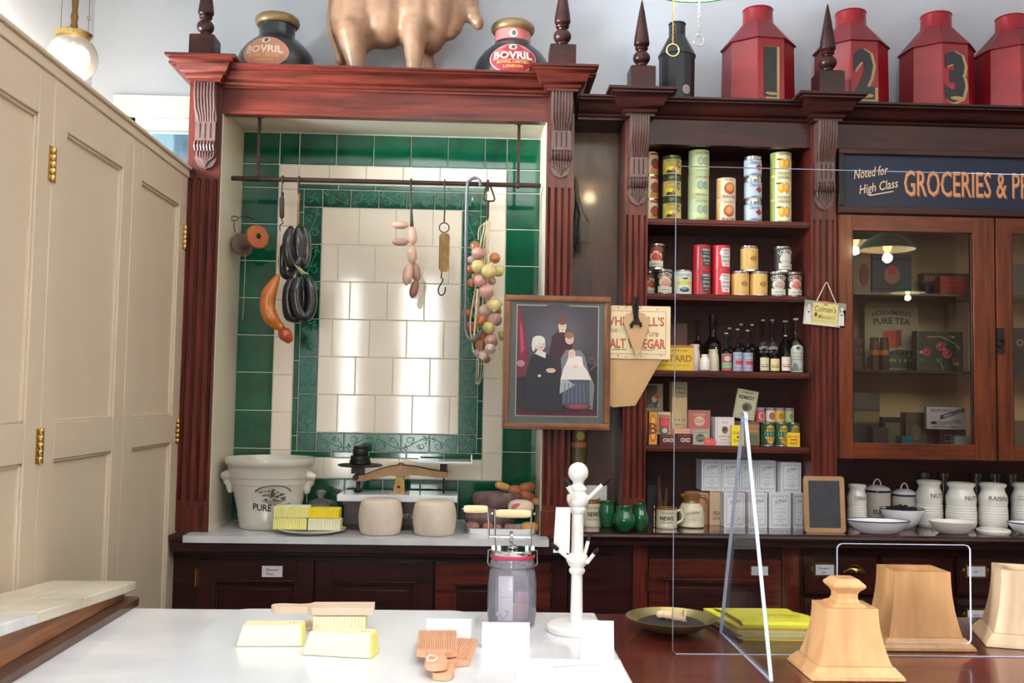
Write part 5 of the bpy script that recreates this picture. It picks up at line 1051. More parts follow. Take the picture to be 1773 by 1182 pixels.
b = MB(); xa, xb = X(722), X(815)
b.hexa([(xa, 3.85, zr_), (xb, 3.85, zr_-.001), (xb, 4.03, zr_-.001), (xa, 4.03, zr_)], [(xa-.002, 3.846, zr_+.009), (xb, 3.846, zr_+.008), (xb, 4.034, zr_+.008), (xa-.002, 4.034, zr_+.009)], enam); b.box(xb-.002, xb+.004, 3.846, 4.034, zr_-.001, zr_+.034, enam); b.build('goods_plate', SC, world=True, bevel=.002)
zz = zl+.0075
for k, (r, h, lab) in enumerate(((.042, .014, 'largest black disc weight at the bottom of the pile on the scale pan'), (.038, .018, 'black weight lying second from the bottom of the pile on the scale pan'), (.030, .028, 'smaller black weight above the two broad ones'), (.028, .010, 'thin black weight crowning the pile'))):
    b = MB(); b.lathe([(r*.95, 0), (r, .002), (r, h-.002), (r*.95, h), (r*.4, h), (r*.35, h-.002), (0, h-.002)], black, 30); tag(b.build('disc_weight', loc=(xl+.002, 3.94, zz)), lab, 'weight', 'black disc weights'); zz += h+.0004
# cheeses
cp = [(0, 0), (.066, 0), (.074, .006), (.080, .03), (.083, .062), (.081, .09), (.076, .115), (.068, .127), (.055, .131), (0, .131)]
lathe_thing('whole_cheese', 'pale drum cheese standing nearer the butter plate', 'cheese', gx(659, 3.755, 890), 3.757, ZM, cp, cheese, 'pale drum cheeses', n=40); lathe_thing('whole_cheese', 'pale drum cheese standing nearer the meat tray', 'cheese', gx(752.5, 3.755, 890), 3.757, ZM, [(r, z*.98) for r, z in cp], cheese, 'pale drum cheeses', n=40)
# meat tray
tx = gx(871, 3.82, 910)-.004
b = MB(); o_ = rrect(-.146, .142, -.085, .085, .05, 6); i_ = rrect(-.128, .124, -.068, .068, .04, 6); n = len(o_)
vs = [(p[0]*.9, p[1]*.88, 0) for p in o_]+[(p[0], p[1], .022) for p in o_]+[(p[0], p[1], .022) for p in i_]+[(p[0]*.93, p[1]*.9, .006) for p in i_]
fs = []
for j in range(3): fs += [(j*n+i, j*n+(i+1) % n, (j+1)*n+(i+1) % n, (j+1)*n+i) for i in range(n)]
fs += [tuple(range(n))[::-1], tuple(3*n+i for i in range(n))]; b.add(vs, fs, enam)
tray = tag(b.build('enamel_tray', loc=(tx, 3.845, ZM)), 'oblong white enamel tray heaped with sausages and loaves in the alcove corner', 'tray')
meat = mat('mottled_sausage', (150, 110, 100), .5, var=.5, vscale=50); meatb = mat('brown_sausage', (168, 96, 64), .45, var=.35, vscale=30); dk = mat('dark_pudding', (74, 56, 54), .6, c2=(120, 96, 90), vscale=30, bump=.2, bscale=60); ton = mat('tan_sausage', (196, 146, 84), .5, var=.25, vscale=25); ham = mat('pale_rind', (222, 196, 176), .5, var=.1); pinkm = mat('pink_meat', (206, 106, 112), .5, var=.2, vscale=60)
def sos(lab, px, py, Y, rx, rz, m, ry=None, name='sausage', cat='sausage', grp='meats heaped in the enamel tray', R=None):
    x_, z_ = at(px, py, Y); ry = ry or rz; b = MB()
    pf = [(0, -rx), (rz*.45, -rx*.95), (rz*.8, -rx*.78), (rz, -rx*.4), (rz*1.02, 0), (rz*.97, rx*.45), (rz*.75, rx*.8), (rz*.4, rx*.95), (0, rx)]
    b.lathe(pf, m, 18, ax='x', sx=ry/rz); o = b.build(name, loc=(x_, Y, z_), sharp=180)
    if R: o.rotation_euler = R
    return tag(o, lab, cat, grp)
zt2 = ZM+.0085
for px, rx, rz, m, lab in ((818, .028, .019, meat, 'mottled stub of sausage at the left end of the tray front'), (845, .022, .018, meatb, 'brown stub second in the row at the tray front'), (862, .017, .015, meat, 'small dark stub in the middle of the tray front'), (882, .022, .016, meat, 'purplish cut end under the churn handle at the tray front'), (917, .036, .020, ton, 'mottled tan pudding at the right end of the tray')):
    o = sos(lab, px, 905, 3.79, rx, rz, m); o.location.z = ZM+.007+rz
o = sos('dark flat loaf low in the tray behind the stubs', 848, 880, 3.862, .10, .042, dk, ry=.05, name='meat_loaf', cat='loaf'); o.location.z = ZM+.012+.043
b = MB(); b.lathe([(0, 0), (.085, 0), (.098, .012), (.10, .035), (.096, .05), (.088, .056), (0, .056)], dk, 30, sy=.62); o = b.build('black_loaf', loc=(gx(862, 3.90, 860), 3.885, ZM+.094)); tag(o, 'dark round loaf on top of the low loaf in the tray', 'loaf')
lz_ = ZM+.152
for px, py, rx, rz, m, Rz, lab in ((871, 842, .034, .016, ton, .3, 'tan sausage tip at the upper left of the heap'), (893, 849, .032, .021, meatb, .0, 'reddish sausage end in the middle of the heap top'), (912, 843, .034, .018, meatb, -.2, 'brown sausage lying behind at the top of the heap'), (912, 858, .034, .022, meatb, .5, 'plump brown sausage sloping right above the ham'), (930, 868, .022, .015, ton, .0, 'small knotted tan sausage against the right pilaster')):
    o = sos(lab, px, py, 3.885 if py < 862 else 3.86, rx, rz, m); o.rotation_euler = (0, Rz, .3); 
o = sos('cream skinned meat roll with a pink cut face', 902, 878, 3.80, .05, .030, ham, name='meat_roll', cat='meat roll')
b = MB(); b.ell((0, 0, 0), (.024, .004, .016), pinkm, 18); pc = b.build('cut_face', o); pc.location = (-.016, -.026, .004); pc.rotation_euler = (.3, 0, .35)

# ================================================================ HANGING IN THE ALCOVE
YR = 3.86; ZR = 2.35
R_ = thing('hanging_rail', 'long rusty iron rail hung across the tiled alcove', 'rail', (-.37, YR, ZR))
b = MB(); b.tube([(-.985, YR, ZR), (.235, YR, ZR)], .0095, iron, 10); b.build('rail', R_, world=True)
for px in (448, 898):
    b = MB(); x = gx(px, YR, 260); b.box(x-.006, x+.006, YR-.004, YR+.004, ZR-.012, 2.6015, iron); b.box(x-.012, x+.012, YR-.012, YR+.012, 2.595, 2.6015, iron); b.ell((x, YR, ZR), (.014, .012, .014), iron, 10); b.build('drop_rod', R_, world=True)
def pt(px, py, Y=YR): a = at(px, py, Y); return (a[0], Y, a[1])
def hookpts(x, zb, r=.011): return [(x+.0, YR-.0, ZR-.014)]+[(x, YR+r*1.3*cos(a), ZR+r*1.3*sin(a)) for a in [-PI*.1+PI*1.1*k/8 for k in range(9)]]+[(x, YR-.016, ZR-.03), (x, YR-.014, zb)]
def strand(b, pts, r, m, n=10): b.tube([pt(*p) if len(p) < 3 else pt(p[0], p[1], p[2]) for p in pts], r, m, n)
def smooth(pts, n=6):
    out = []
    for i in range(len(pts)-1):
        p0, p1, p2, p3 = pts[max(0, i-1)], pts[i], pts[i+1], pts[min(len(pts)-1, i+2)]
        for k in range(n):
            t = k/n; out.append(tuple(.5*((2*b)+(-a+c)*t+(2*a-5*b+4*c-d)*t*t+(-a+3*b-3*c+d)*t**3) for a, b, c, d in zip(p0, p1, p2, p3)))
    return out+[tuple(pts[-1])]
# spring scale with the orange sausage
T = thing('hanging_sausage', 'orange brown smoked sausage hanging by string from a dark spring scale', 'sausage', pt(488, 320))
x = pt(490, 310)[0]
b = MB(); b.tube(hookpts(x, pt(490, 335)[2]), .0025, iron, 6); strand(b, [(489, 333), (489, 340)], .006, iron); strand(b, [(488, 340), (488, 343), (488, 375), (488, 379)], [.004, .0095, .0095, .004], mat('dull_spring_scale', (84, 70, 62), .5, metal=.6)); strand(b, smooth([(487, 380), (490, 386), (485, 390), (485, 400)]), .002, iron, 6); b.build('spring_scale', T, world=True)
b = MB(); strand(b, [(485, 400), (484, 430), (483, 476)], .0018, twine, 6); b.build('string', T, world=True)
osm = mat('orange_sausage', (206, 118, 46), .35, var=.35, vscale=30, coat=.4)
b = MB(); q = smooth([(483, 476, 3.85), (476, 487, 3.84), (466, 508, 3.83), (463, 530, 3.83), (469, 550, 3.83), (480, 562, 3.84), (489, 568, 3.84)], 5); n = len(q); strand(b, q, [.006+.023*min(1, 3.2*k/n, 2.4*(n-k)/n+.2) for k in range(n)], osm, 14); b.build('sausage_link', T, world=True, sharp=180)
b = MB(); q = smooth([(488, 566, 3.85), (491, 574, 3.85), (497, 583, 3.85), (503, 592, 3.85)], 5); n = len(q); strand(b, q, [.008+.018*min(1, 3*k/n, 2.4*(n-k)/n) for k in range(n)], mat('red_sausage', (184, 72, 48), .35, var=.3, vscale=30, coat=.4), 14); b.build('sausage_link', T, world=True, sharp=180)
# black puddings
T = thing('hanging_black_pudding', 'black ring puddings tied together and hung from the rail', 'black pudding', pt(518, 320))
bp_ = mat('black_pudding', (32, 33, 42), .28, var=.4, vscale=50, coat=.5, bump=.2, bscale=80)
b = MB(); b.tube(hookpts(pt(518, 310)[0], pt(518, 338)[2]), .0028, iron, 6); strand(b, [(518, 335), (517, 350), (516, 388)], .0045, mat('twisted_cord', (170, 120, 70), .7, var=.4, vscale=60), 8); b.build('cord', T, world=True)
def loopr(c, rx, ry, Y, r, tilt=0, gap=.35, dy=.02):
    q = []
    for k in range(25):
        a = PI/2+gap+(2*PI-2*gap)*k/24; u, v = rx*cos(a), -ry*sin(a); q.append((c[0]+u*cos(tilt)-v*sin(tilt), c[1]+u*sin(tilt)+v*cos(tilt), Y+dy*cos(a)))
    b = MB(); n = 25; strand(b, q, [r*(.55+.45*min(1, k/3, (n-1-k)/3)) for k in range(n)], bp_, 12); b.build('pudding_ring', T, world=True, sharp=180)
loopr((509, 426), 12, 34, 3.84, .019, .02); loopr((523, 424), 8, 34, 3.87, .018, -.05); loopr((500, 446), 11, 32, 3.90, .016, .1)
loopr((512, 515), 14, 36, 3.87, .020, .02, dy=.01); loopr((526, 513), 14, 36, 3.83, .021, -.05, dy=.01); loopr((505, 516), 9, 34, 3.90, .018, .06, dy=.01)
b = MB()
for k in range(5): strand(b, [(520, 464, 3.83), (518+4*k-8, 458+3*k, 3.815), (522+3*k, 474, 3.82)], .0012, twine, 5)
b.build('knot', T, world=True)
# reel on the lining
T = thing('string_reel', 'old turned wooden string reel with rusty end, fixed to the left cheek of the alcove', 'reel', (-.97, 3.9, 2.05))
p0, p1 = Vector(pt(419, 424, 3.94)), Vector(pt(447, 409, 3.84)); ax_ = (p1-p0)
b = MB(); gw_ = mat('grey_brown_wood', (112, 84, 72), .6, var=.3, vscale=20)
b.tube([tuple(p0-ax_*.04), tuple(p0), tuple(p0+ax_*.05), tuple(p0+ax_*.12), tuple(p0+ax_*.85)], [.046, .048, .046, .022, .022], gw_, 26); b.build('reel_barrel', T, world=True)
b = MB(); b.tube([tuple(p0+ax_*.84), tuple(p0+ax_*.9), tuple(p0+ax_*1.0), tuple(p0+ax_*1.02)], [.040, .047, .046, .038], mat('rusty_orange', (184, 100, 56), .7, var=.35, vscale=30), 26); q_ = p0+ax_*1.03; b.ell(tuple(q_), (.009, .009, .011), black, 10); b.build('rusty_flange', T, world=True)
b = MB(); strand(b, [(406+6*cos(a), 378+4*sin(a), 3.93) for a in [2*PI*k/12 for k in range(12)]], .0018, iron, 6); strand(b, [(406, 383, 3.93), (405, 392, 3.93), (407, 402, 3.93)], .0018, iron, 6); strand(b, [(412, 377, 3.93), (425, 374, 3.98), (440, 380, 4.05)], .0015, iron, 6); b.tube([tuple(p0), (-.9985, p0.y, p0.z)], .006, iron, 8); b.build('wire_loop', T, world=True)
b = MB(); strand(b, [(425, 440, 3.9), (424, 470, 3.9), (422, 520, 3.9), (420, 553, 3.9)], .0016, mat('grey_string', (150, 150, 140), .8), 5); b.build('loose_string', T, world=True)
# pale sausages
T = thing('sausage_string', 'string of pale pink sausages hanging by a dark strap on the rail', 'sausages', pt(712, 320))
b = MB(); b.tube(hookpts(pt(712, 310)[0], pt(712, 345)[2]), .0032, iron, 8); strand(b, [(711, 335), (712, 360), (713, 392)], [.003, .004, .0075], mat('dark_strap', (48, 50, 52), .6), 8); b.build('strap', T, world=True)
sm1 = mat('pale_sausage', (222, 180, 160), .4, var=.18, vscale=40, coat=.3); sm2 = mat('dusky_sausage', (184, 140, 132), .4, var=.2, vscale=40, coat=.3)
def link(p, q, r, m, Y0=3.84, Y1_=3.84):
    b = MB(); w0, w1 = Vector(pt(p[0], p[1], Y0)), Vector(pt(q[0], q[1], Y1_)); n = 9
    b.tube([tuple(w0+(w1-w0)*k/8) for k in range(n)], [r*v for v in (.2, .7, .92, 1, 1, 1, .92, .7, .2)], m, 14); b.build('sausage_link', T, world=True, sharp=180)
link((678, 389), (708, 390), .0155, sm1); link((679, 419), (708, 419), .0155, sm2); link((713, 392), (716, 424), .0175, sm1, 3.835, 3.835); link((713, 424), (714, 457), .0185, sm1); link((709, 456), (703, 494), .0195, sm1, 3.825, 3.825); link((718, 455), (722, 488), .018, sm2, 3.86, 3.86); link((721, 484), (713, 516), .0165, mat('brownish_sausage', (150, 104, 96), .4, var=.2), 3.85, 3.85)
# brass spring balance
T = thing('spring_balance', 'flat brass spring balance with a hook hanging right of the sausages', 'scale', pt(770, 320))
b = MB(); b.tube(hookpts(pt(770, 310)[0], pt(770, 345)[2]), .0028, iron, 6); strand(b, [(770, 338), (770, 360), (769, 386)], [.0025, .003, .003], iron, 6); q = [pt(769+8.5*cos(a), 394+8.5*sin(a)) for a in [2*PI*k/16 for k in range(16)]]; b.tube(q, .0022, iron, 6, True); b.build('suspension_ring', T, world=True)
b = MB(); x0, z1 = at(762, 404, 3.86); x1, z0 = at(777.5, 470, 3.86); fl = plane(((x0+x1)/2, 3.855, 0), (1, 0, 0), (0, 0, 1)); b.prism([(x0, z0+.006), (x0+.006, z0), (x1-.01, z0), (x1, z0+.012), (x1, z1-.01), (x1-.006, z1), (x0+.004, z1), (x0, z1-.006)], 'xz', 3.855, 3.868, brassd); b.dframe(fl, -.012, .012, z0+.02, z1-.02, .001, ink)
for k in range(14): b.drect(fl, -.012, -.006, z0+.03+.007*k, z0+.031+.007*k, ink, 1); b.k -= 1
b.k += 1; b.box(x0-.002, x0+.001, 3.853, 3.87, z0+.01, z1-.01, black); b.build('brass_body', T, world=True)
b = MB(); strand(b, smooth([(765, 470), (764, 480), (767, 484), (763, 492), (759, 500), (760, 508), (765, 511), (770, 506), (771, 497)]), .0025, black, 8); b.build('hook', T, world=True)
# steel hook
b = MB(); strand(b, smooth([(832, 322, 3.835), (830, 312, 3.842), (822, 308, 3.845), (813, 313, 3.84), (809, 325, 3.838), (807, 400, 3.84), (806, 500, 3.84), (805, 560, 3.84), (808, 580, 3.835), (816, 590, 3.82), (826, 586, 3.80), (835, 570, 3.79)]), .0065, mat('grey_steel', (112, 116, 124), .45, metal=.5), 10)
# seat it over the rail
ps = [Vector(v) for v in b.v]
tag(b.build('steel_hook', world=True, loc=(pt(810, 320)[0], 3.84, 2.3)), 'long grey steel J-shaped hook hanging from the rail in front of the onions', 'hook')
# onions
T = thing('onion_string', 'plaited string of pink, brown and golden onions hanging by an iron shackle', 'onions', pt(848, 320))
b = MB(); b.tube(hookpts(pt(845, 310)[0], pt(845, 318)[2]), .005, iron, 8); strand(b, smooth([(845, 315), (840, 330), (838, 345), (846, 348), (856, 346), (852, 330), (846, 316)]), .0035, iron, 8); strand(b, [(845, 348), (844, 375), (842, 386)], [.005, .006, .004], iron, 8); b.build('shackle', T, world=True)
b = MB()
for dx in (-6, -2, 1, 4): strand(b, smooth([(845+dx, 380+abs(dx), 3.84), (843+dx, 400, 3.82+.004*dx), (838+dx*1.4, 440, 3.86), (835+dx*2, 500, 3.86), (832+dx*3, 560, 3.86), (838+dx*3, 610, 3.86)]), .003, twine, 6)
strand(b, smooth([(842, 384, 3.83), (830, 395, 3.83), (828, 415, 3.83)]), .002, twine, 5); strand(b, smooth([(827, 500, 3.80), (824, 540, 3.79), (821, 580, 3.80)]), .004, twine, 6); strand(b, smooth([(857, 560, 3.80), (863, 590, 3.79), (867, 615, 3.80), (868, 640, 3.80)]), .0035, twine, 6)
for k in range(9): strand(b, smooth([(867, 612, 3.80), (858+k*1.6, 630, 3.80), (859+k*1.5, 645, 3.80), (866+.6*k, 656+k % 3*3, 3.80)]), .0013, twine, 5)
for k in range(4): strand(b, smooth([(826+3*k, 600, 3.82), (825+4*k, 640, 3.82), (824+2*k, 665, 3.83)]), .0014, mat('dry_stem', (190, 184, 160), .8), 5)
b.build('plait', T, world=True)
oc = [mat('pink_onion', (212, 160, 150), .3, var=.3, vscale=40, coat=.4), mat('golden_onion', (214, 196, 132), .3, var=.2, vscale=30, coat=.4), mat('brown_onion', (190, 112, 72), .3, var=.3, vscale=30, coat=.4), mat('white_pink_onion', (230, 200, 196), .3, var=.2, vscale=40, coat=.4)]
ON = [(685, 528, 32, 2, 3.89), (700, 568, 38, 0, 3.84), (800, 597, 33, 2, 3.85), (662, 605, 24, 3, 3.9), (700, 645, 40, 1, 3.83), (765, 675, 46, 1, 3.81), (818, 672, 35, 1, 3.87), (660, 662, 28, 2, 3.88), (712, 730, 38, 0, 3.83), (665, 740, 28, 2, 3.88), (782, 730, 26, 0, 3.89), (750, 795, 45, 0, 3.81), (795, 876, 44, 1, 3.81), (745, 903, 40, 3, 3.86), (638, 920, 32, 2, 3.88), (717, 960, 37, 2, 3.83), (800, 957, 42, 0, 3.81), (765, 1003, 38, 1, 3.80), (657, 1000, 30, 2, 3.88), (840, 1050, 28, 1, 3.87), (780, 1080, 42, 0, 3.81), (722, 1058, 35, 2, 3.86), (718, 1104, 33, 2, 3.85), (772, 1126, 33, 3, 3.80), (735, 1165, 30, 3, 3.83), (700, 1150, 24, 0, 3.87), (730, 625, 26, 0, 3.90), (745, 560, 22, 3, 3.91), (690, 700, 26, 1, 3.91), (765, 1045, 26, 2, 3.89), (680, 1060, 24, 0, 3.92), (815, 910, 24, 2, 3.90), (690, 860, 26, 0, 3.91), (760, 850, 22, 2, 3.92), (750, 1190, 24, 2, 3.86)]
for i, (cx, cy, r, c, Y) in enumerate(ON):
    r *= Y/1700/3.378; b = MB(); b.lathe([(0, -r*.95), (r*.3, -r*.9), (r*.7, -r*.68), (r*.95, -r*.3), (r, 0), (r*.93, r*.35), (r*.7, r*.68), (r*.35, r*.9), (r*.12, r*1.1), (r*.08, r*1.3), (0, r*1.32)], oc[c], 18)
    o = b.build('onion', T, sharp=180); p = Vector(pt(620+cx/3.378, 270+cy/3.378, Y))-T.location; o.location = p; rd = random.Random(i); o.rotation_euler = (rd.uniform(-2.6, 2.2) if i % 3 else 2.4, rd.uniform(-.8, .8), 0)

# ================================================================ PICTURES AND SIGNS ON THE PILASTERS
# framed portrait
Yq = 3.695; x0, z1 = at(873.5, 510, Yq); x1, z0 = at(1055.5, 745, Yq); z0 -= .0; w_, h_ = x1-x0, z1-z0
PF = thing('framed_portrait', 'large framed colour tinted group portrait hanging over the alcove pilaster', 'picture', ((x0+x1)/2, Yq, z0), rot=.02)
fw_ = mat('walnut_frame', (140, 88, 52), .35, c2=(96, 56, 34), vscale=8, coat=.3)
for a, nm in (((-w_/2, w_/2, h_-.024, h_), 't'), ((-w_/2, w_/2, 0, .024), 'b'), ((-w_/2, -w_/2+.024, .024, h_-.024), 'l'), ((w_/2-.024, w_/2, .024, h_-.024), 'r')):
    b = MB(); b.box(a[0], a[1], -.006, .012, a[2], a[3], fw_); q = .007; b.box(a[0]+(q if nm != 'r' else .004), a[1]-(q if nm != 'l' else .004), -.010, -.004, a[2]+(q if nm != 't' else .004), a[3]-(q if nm != 'b' else .004), fw_); b.build('frame_bar', PF, bevel=.002)
b = MB(); b.box(-w_/2+.02, w_/2-.02, .004, .010, .02, h_-.02, mat('grey_mount', (112, 116, 112), .8)); f = flat(.004)
px0, px1, pz0, pz1 = -.152+.0, .155, .052, .466
b.dframe(f, px0-.003, px1+.003, pz0-.003, pz1+.003, .003, paint('d8d8d0', .8)); b.build('mount', PF)
b = MB(); f = flat(.0028); W_, H2 = px1-px0, pz1-pz0
U_ = lambda u: px0+W_*u; V_ = lambda v: pz0+H2*v
b.drect(f, px0, px1, pz0, pz1, paint('54505c', .6), 1)
PP = lambda pts, c: b.dpoly(f, [(U_(u), V_(v)) for u, v in pts], paint(c, .6)); EE = lambda u, v, a, c_, c: b.dell(f, U_(u), V_(v), a*W_, c_*H2, paint(c, .6))
for k in range(10): EE(.5, .72, .44-.032*k, .30-.022*k, '%02x%02x%02x' % (0x56+3*k, 0x53+3*k, 0x60+3*k))
PP([(0, 0), (1, 0), (1, .06), (0, .08)], '5a2436'); PP([(0, .06), (1, .05), (1, .45), (.8, .5), (0, .45)], '34323e')
PP([(.03, .5), (.0, .95), (.02, .99), (.09, .75), (.13, .55), (.1, .44)], '9c2c48'); PP([(.05, .55), (.03, .85), (.06, .8), (.09, .6)], 'c8566c')
PP([(0, .34), (.14, .36), (.2, .5), (.02, .52)], '7a3848'); EE(.05, .47, .05, .03, 'c09494')
PP([(.42, .3), (.60, .3), (.68, .62), (.66, .74), (.60, .77), (.5, .77), (.43, .72), (.40, .58)], '3c2230'); PP([(.51, .76), (.6, .76), (.58, .79), (.53, .79)], 'd8ccc8'); EE(.555, .815, .05, .05, 'dcc0b4'); EE(.552, .862, .06, .035, '70443c'); EE(.535, .815, .006, .004, '4a3430'); EE(.572, .815, .006, .004, '4a3430'); EE(.555, .785, .012, .003, 'a86464')
PP([(.1, .04), (.58, .04), (.54, .3), (.50, .42), (.42, .55), (.3, .58), (.18, .54), (.12, .4)], '22242e'); PP([(.22, .56), (.35, .52), (.36, .57), (.26, .6)], 'd4d0cc'); EE(.285, .645, .065, .06, 'd0b4a8'); EE(.265, .68, .08, .045, 'd8d4d0'); EE(.205, .64, .025, .06, 'd0ccc8'); EE(.275, .65, .007, .004, '4a3430'); EE(.315, .65, .007, .004, '4a3430'); EE(.3, .617, .014, .004, '8c5858'); EE(.42, .41, .06, .022, 'ccac9c'); EE(.28, .36, .02, .012, 'd8d4d0')
PP([(.56, .1), (.94, .06), (.96, .28), (.88, .42), (.84, .54), (.78, .6), (.6, .6), (.54, .52), (.56, .34)], '76787e'); EE(.645, .70, .055, .05, 'd8b8ac'); EE(.64, .735, .06, .03, '94684c'); EE(.63, .7, .006, .004, '4a3430'); EE(.665, .7, .006, .004, '4a3430'); EE(.65, .67, .012, .003, 'a86464'); PP([(.56, .1), (.9, .06), (.9, .34), (.56, .32)], '444e60'); PP([(.53, .2), (.72, .28), (.6, .34), (.54, .34)], 'a8a8b0')
PP([(.54, .33), (.92, .33), (.86, .42), (.78, .5), (.62, .5), (.57, .42)], 'dcd6d4'); PP([(.6, .46), (.82, .45), (.80, .54), (.64, .55)], 'e4dcda'); EE(.675, .565, .045, .04, 'e0bcb0'); EE(.66, .57, .005, .003, '4a3430'); EE(.69, .57, .005, .003, '4a3430'); EE(.72, .45, .03, .014, 'dcb4a8')
for a_ in range(6): PP([(.58+.05*a_, .12), (.595+.05*a_, .12), (.60+.045*a_, .3), (.59+.045*a_, .3)], '646c7c')
b.dline(f, [(U_(.9), V_(.42)), (U_(.97), V_(.46)), (U_(.95), V_(.52)), (U_(.88), V_(.53))], .004, paint('8a5a54', .6)); EE(.76, .085, .16, .03, '6c2a3c'); EE(.76, .09, .12, .02, '8c4656')
b.build('photograph', PF, flat=True)
b = MB(); b.box(-w_/2+.022, w_/2-.022, -.0015, -.0005, .022, h_-.022, glass('picture_glass', (1, 1, 1), .7)); b.build('glass', PF)
# kraft bags, vinegar sign, triangle, clamp
Yk = 3.742
b = MB()
for k in range(3):
    P_ = [at(px, py, Yk) for px, py in ((1046, 560), (1146, 560), (1146, 624), (1142+k*-3, 628), (1100-4*k, 702-k), (1062+2*k, 705-2*k), (1046, 699-2*k))]; b.prism(P_, 'xz', Yk-.0012*k-.0009, Yk-.0012*k, kraft)
tag(b.build('kraft_bags', world=True, loc=(at(1095, 560, Yk)[0], Yk, at(1095, 560, Yk)[1])), 'sheaf of plain brown paper bags hanging below the vinegar sign', 'paper bags')
Yv = 3.732; x0, z1 = at(1034, 528, Yv); x1, z0 = at(1160.5, 622, Yv)
VS = thing('vinegar_sign', 'cream enamel vinegar sign with red capitals behind the framed portrait', 'sign', ((x0+x1)/2, Yv, z0), rot=0)
w_, h_ = x1-x0, z1-z0
b = MB(); b.prism(rrect(-w_/2, w_/2, 0, h_, .004, 2), 'xz', 0, .003, mat('cream_sign', (238, 220, 186), .5, c2=(226, 204, 166), vscale=14)); f = flat(0)
b.drect(f, -w_/2+.02, w_/2-.018, .018, h_-.02, paint('e8dcb4')); b.dframe(f, -w_/2+.02, w_/2-.018, .018, h_-.02, .0015, paint('a86048'))
rc = paint('c05a3c'); b.dtext(f, 'WHITWELL\'S', .0, h_*.71, .034, rc, wmax=.235, bold=.02, al='f'); b.dtext(f, 'Pure', .07, h_*.49, .026, rc, wmax=.05, shear=.2); b.dtext(f, 'THE', -.08, h_*.53, .014, paint('8a7a60'), wmax=.05); b.dtext(f, 'MALT VINEGAR', .003, h_*.29, .036, rc, wmax=.238, bold=.03, al='f'); b.scrib(f, -.08, -.03, h_*.17, .005, paint('7a8a60'), 1); b.scrib(f, .03, .08, h_*.17, .005, paint('8a8a70'), 3)
for u, v in ((-.06, h_-.008), (.02, h_-.009), (.09, h_-.012), (.105, .014), (.03, .009), (-.03, .007), (-.06, .010)): b.dell(f, u, v, .0028, .002, black, 8)
b.build('sign_board', VS)
b = MB(); xs_, zs_ = at(1103, 516, Yv); b.tube([(-.035, -.001, h_-.01), (xs_-VS.location.x, -.006, zs_-VS.location.z), (.03, -.001, h_-.01)], .0009, black, 5); b.build('hanging_string', VS)
b = MB(); Yt = 3.722; P_ = [at(px, py, Yt) for px, py in ((1078, 556), (1084, 544), (1098, 539), (1114, 543), (1125, 555), (1106, 614), (1100, 616))]; wm_ = mat('bare_wood', (206, 172, 134), .6, c2=(190, 152, 112), vscale=8); b.prism(P_, 'xz', Yt-.014, Yt, wm_)
tag(b.build('wooden_wedge', world=True, loc=(P_[5][0], Yt, P_[5][1]), bevel=.002), 'plain wooden heart-shaped wedge hanging over the vinegar sign', 'wooden wedge')
b = MB(); ya = 3.70
for s_ in (-1, 1): b.tube([pt(1101+s_*1, 516, ya+.004*s_), pt(1100+s_*3, 530, ya+.004*s_), pt(1101+s_*2, 548, ya+.004*s_), pt(1103+s_*4, 561, ya)], [.004, .007, .005, .006], black, 8)
b.ell(pt(1101, 517, ya), (.009, .008, .009), black, 10); b.tube([pt(1094, 568, ya), pt(1093, 562, ya), pt(1097, 557, ya), pt(1109, 560, ya), pt(1110, 566, ya)], [.004, .007, .006, .007, .004], black, 8)
tag(b.build('iron_clip', world=True, loc=pt(1101, 517, ya)), 'black iron spring clip gripping the wooden wedge', 'clip')
# mustard sign on string
Ym = 3.738; cx, cz = at(1428, 543, Ym); MS = thing('mustard_sign', 'small hanging mustard sign with a yellow centre between two figures', 'sign', (cx, Ym, cz)); MS.rotation_euler = (0, .085, 0)
b = MB(); b.box(-.081, .081, 0, .003, -.047, .047, paint('b4b2a8')); f = flat(0); b.drect(f, -.081, .081, .02, .047, paint('8c8c84')); b.drect(f, -.048, .05, -.047, .040, paint('d4c880')); b.drect(f, -.081, .05, -.047, -.038, paint('cfc8b8'))
b.dtext(f, "Colman's", .001, .018, .023, paint('3c4634'), wmax=.084, bold=.0); b.dtext(f, 'Mustard', .008, -.011, .018, paint('a89c58'), wmax=.068, bold=.01, shear=.2); b.dell(f, -.035, -.006, .005, .009, paint('5a3c28')); b.scrib(f, -.04, .04, -.028, .003, paint('a89c78'), 2)
for u in (-.064, .065): b.dpoly(f, [(u-.013, -.04), (u+.013, -.04), (u+.010, .0), (u+.006, .012), (u-.006, .012), (u-.010, .0)], paint('d8d8d2')); b.dell(f, u, .022, .006, .009, paint('d0ccc4')); b.drect(f, u-.004, u+.005, -.002, .004, paint('5c645c'))
b.dell(f, .0, .040, .009, .009, paint('cc7c5c')); b.build('sign_board', MS)
b = MB(); b.tube([(-.036, -.001, .045), (-.008, -.004, .118)], .0022, paint('d8b8a0'), 6); b.tube([(.040, -.001, .044), (.0, -.004, .118)], .0022, paint('d8b8a0'), 6); b.tube([(-.008, -.004, .118), (-.004, -.002, .122), (.0, -.004, .118)], .0022, paint('d8b8a0'), 6); b.build('hanging_string', MS)
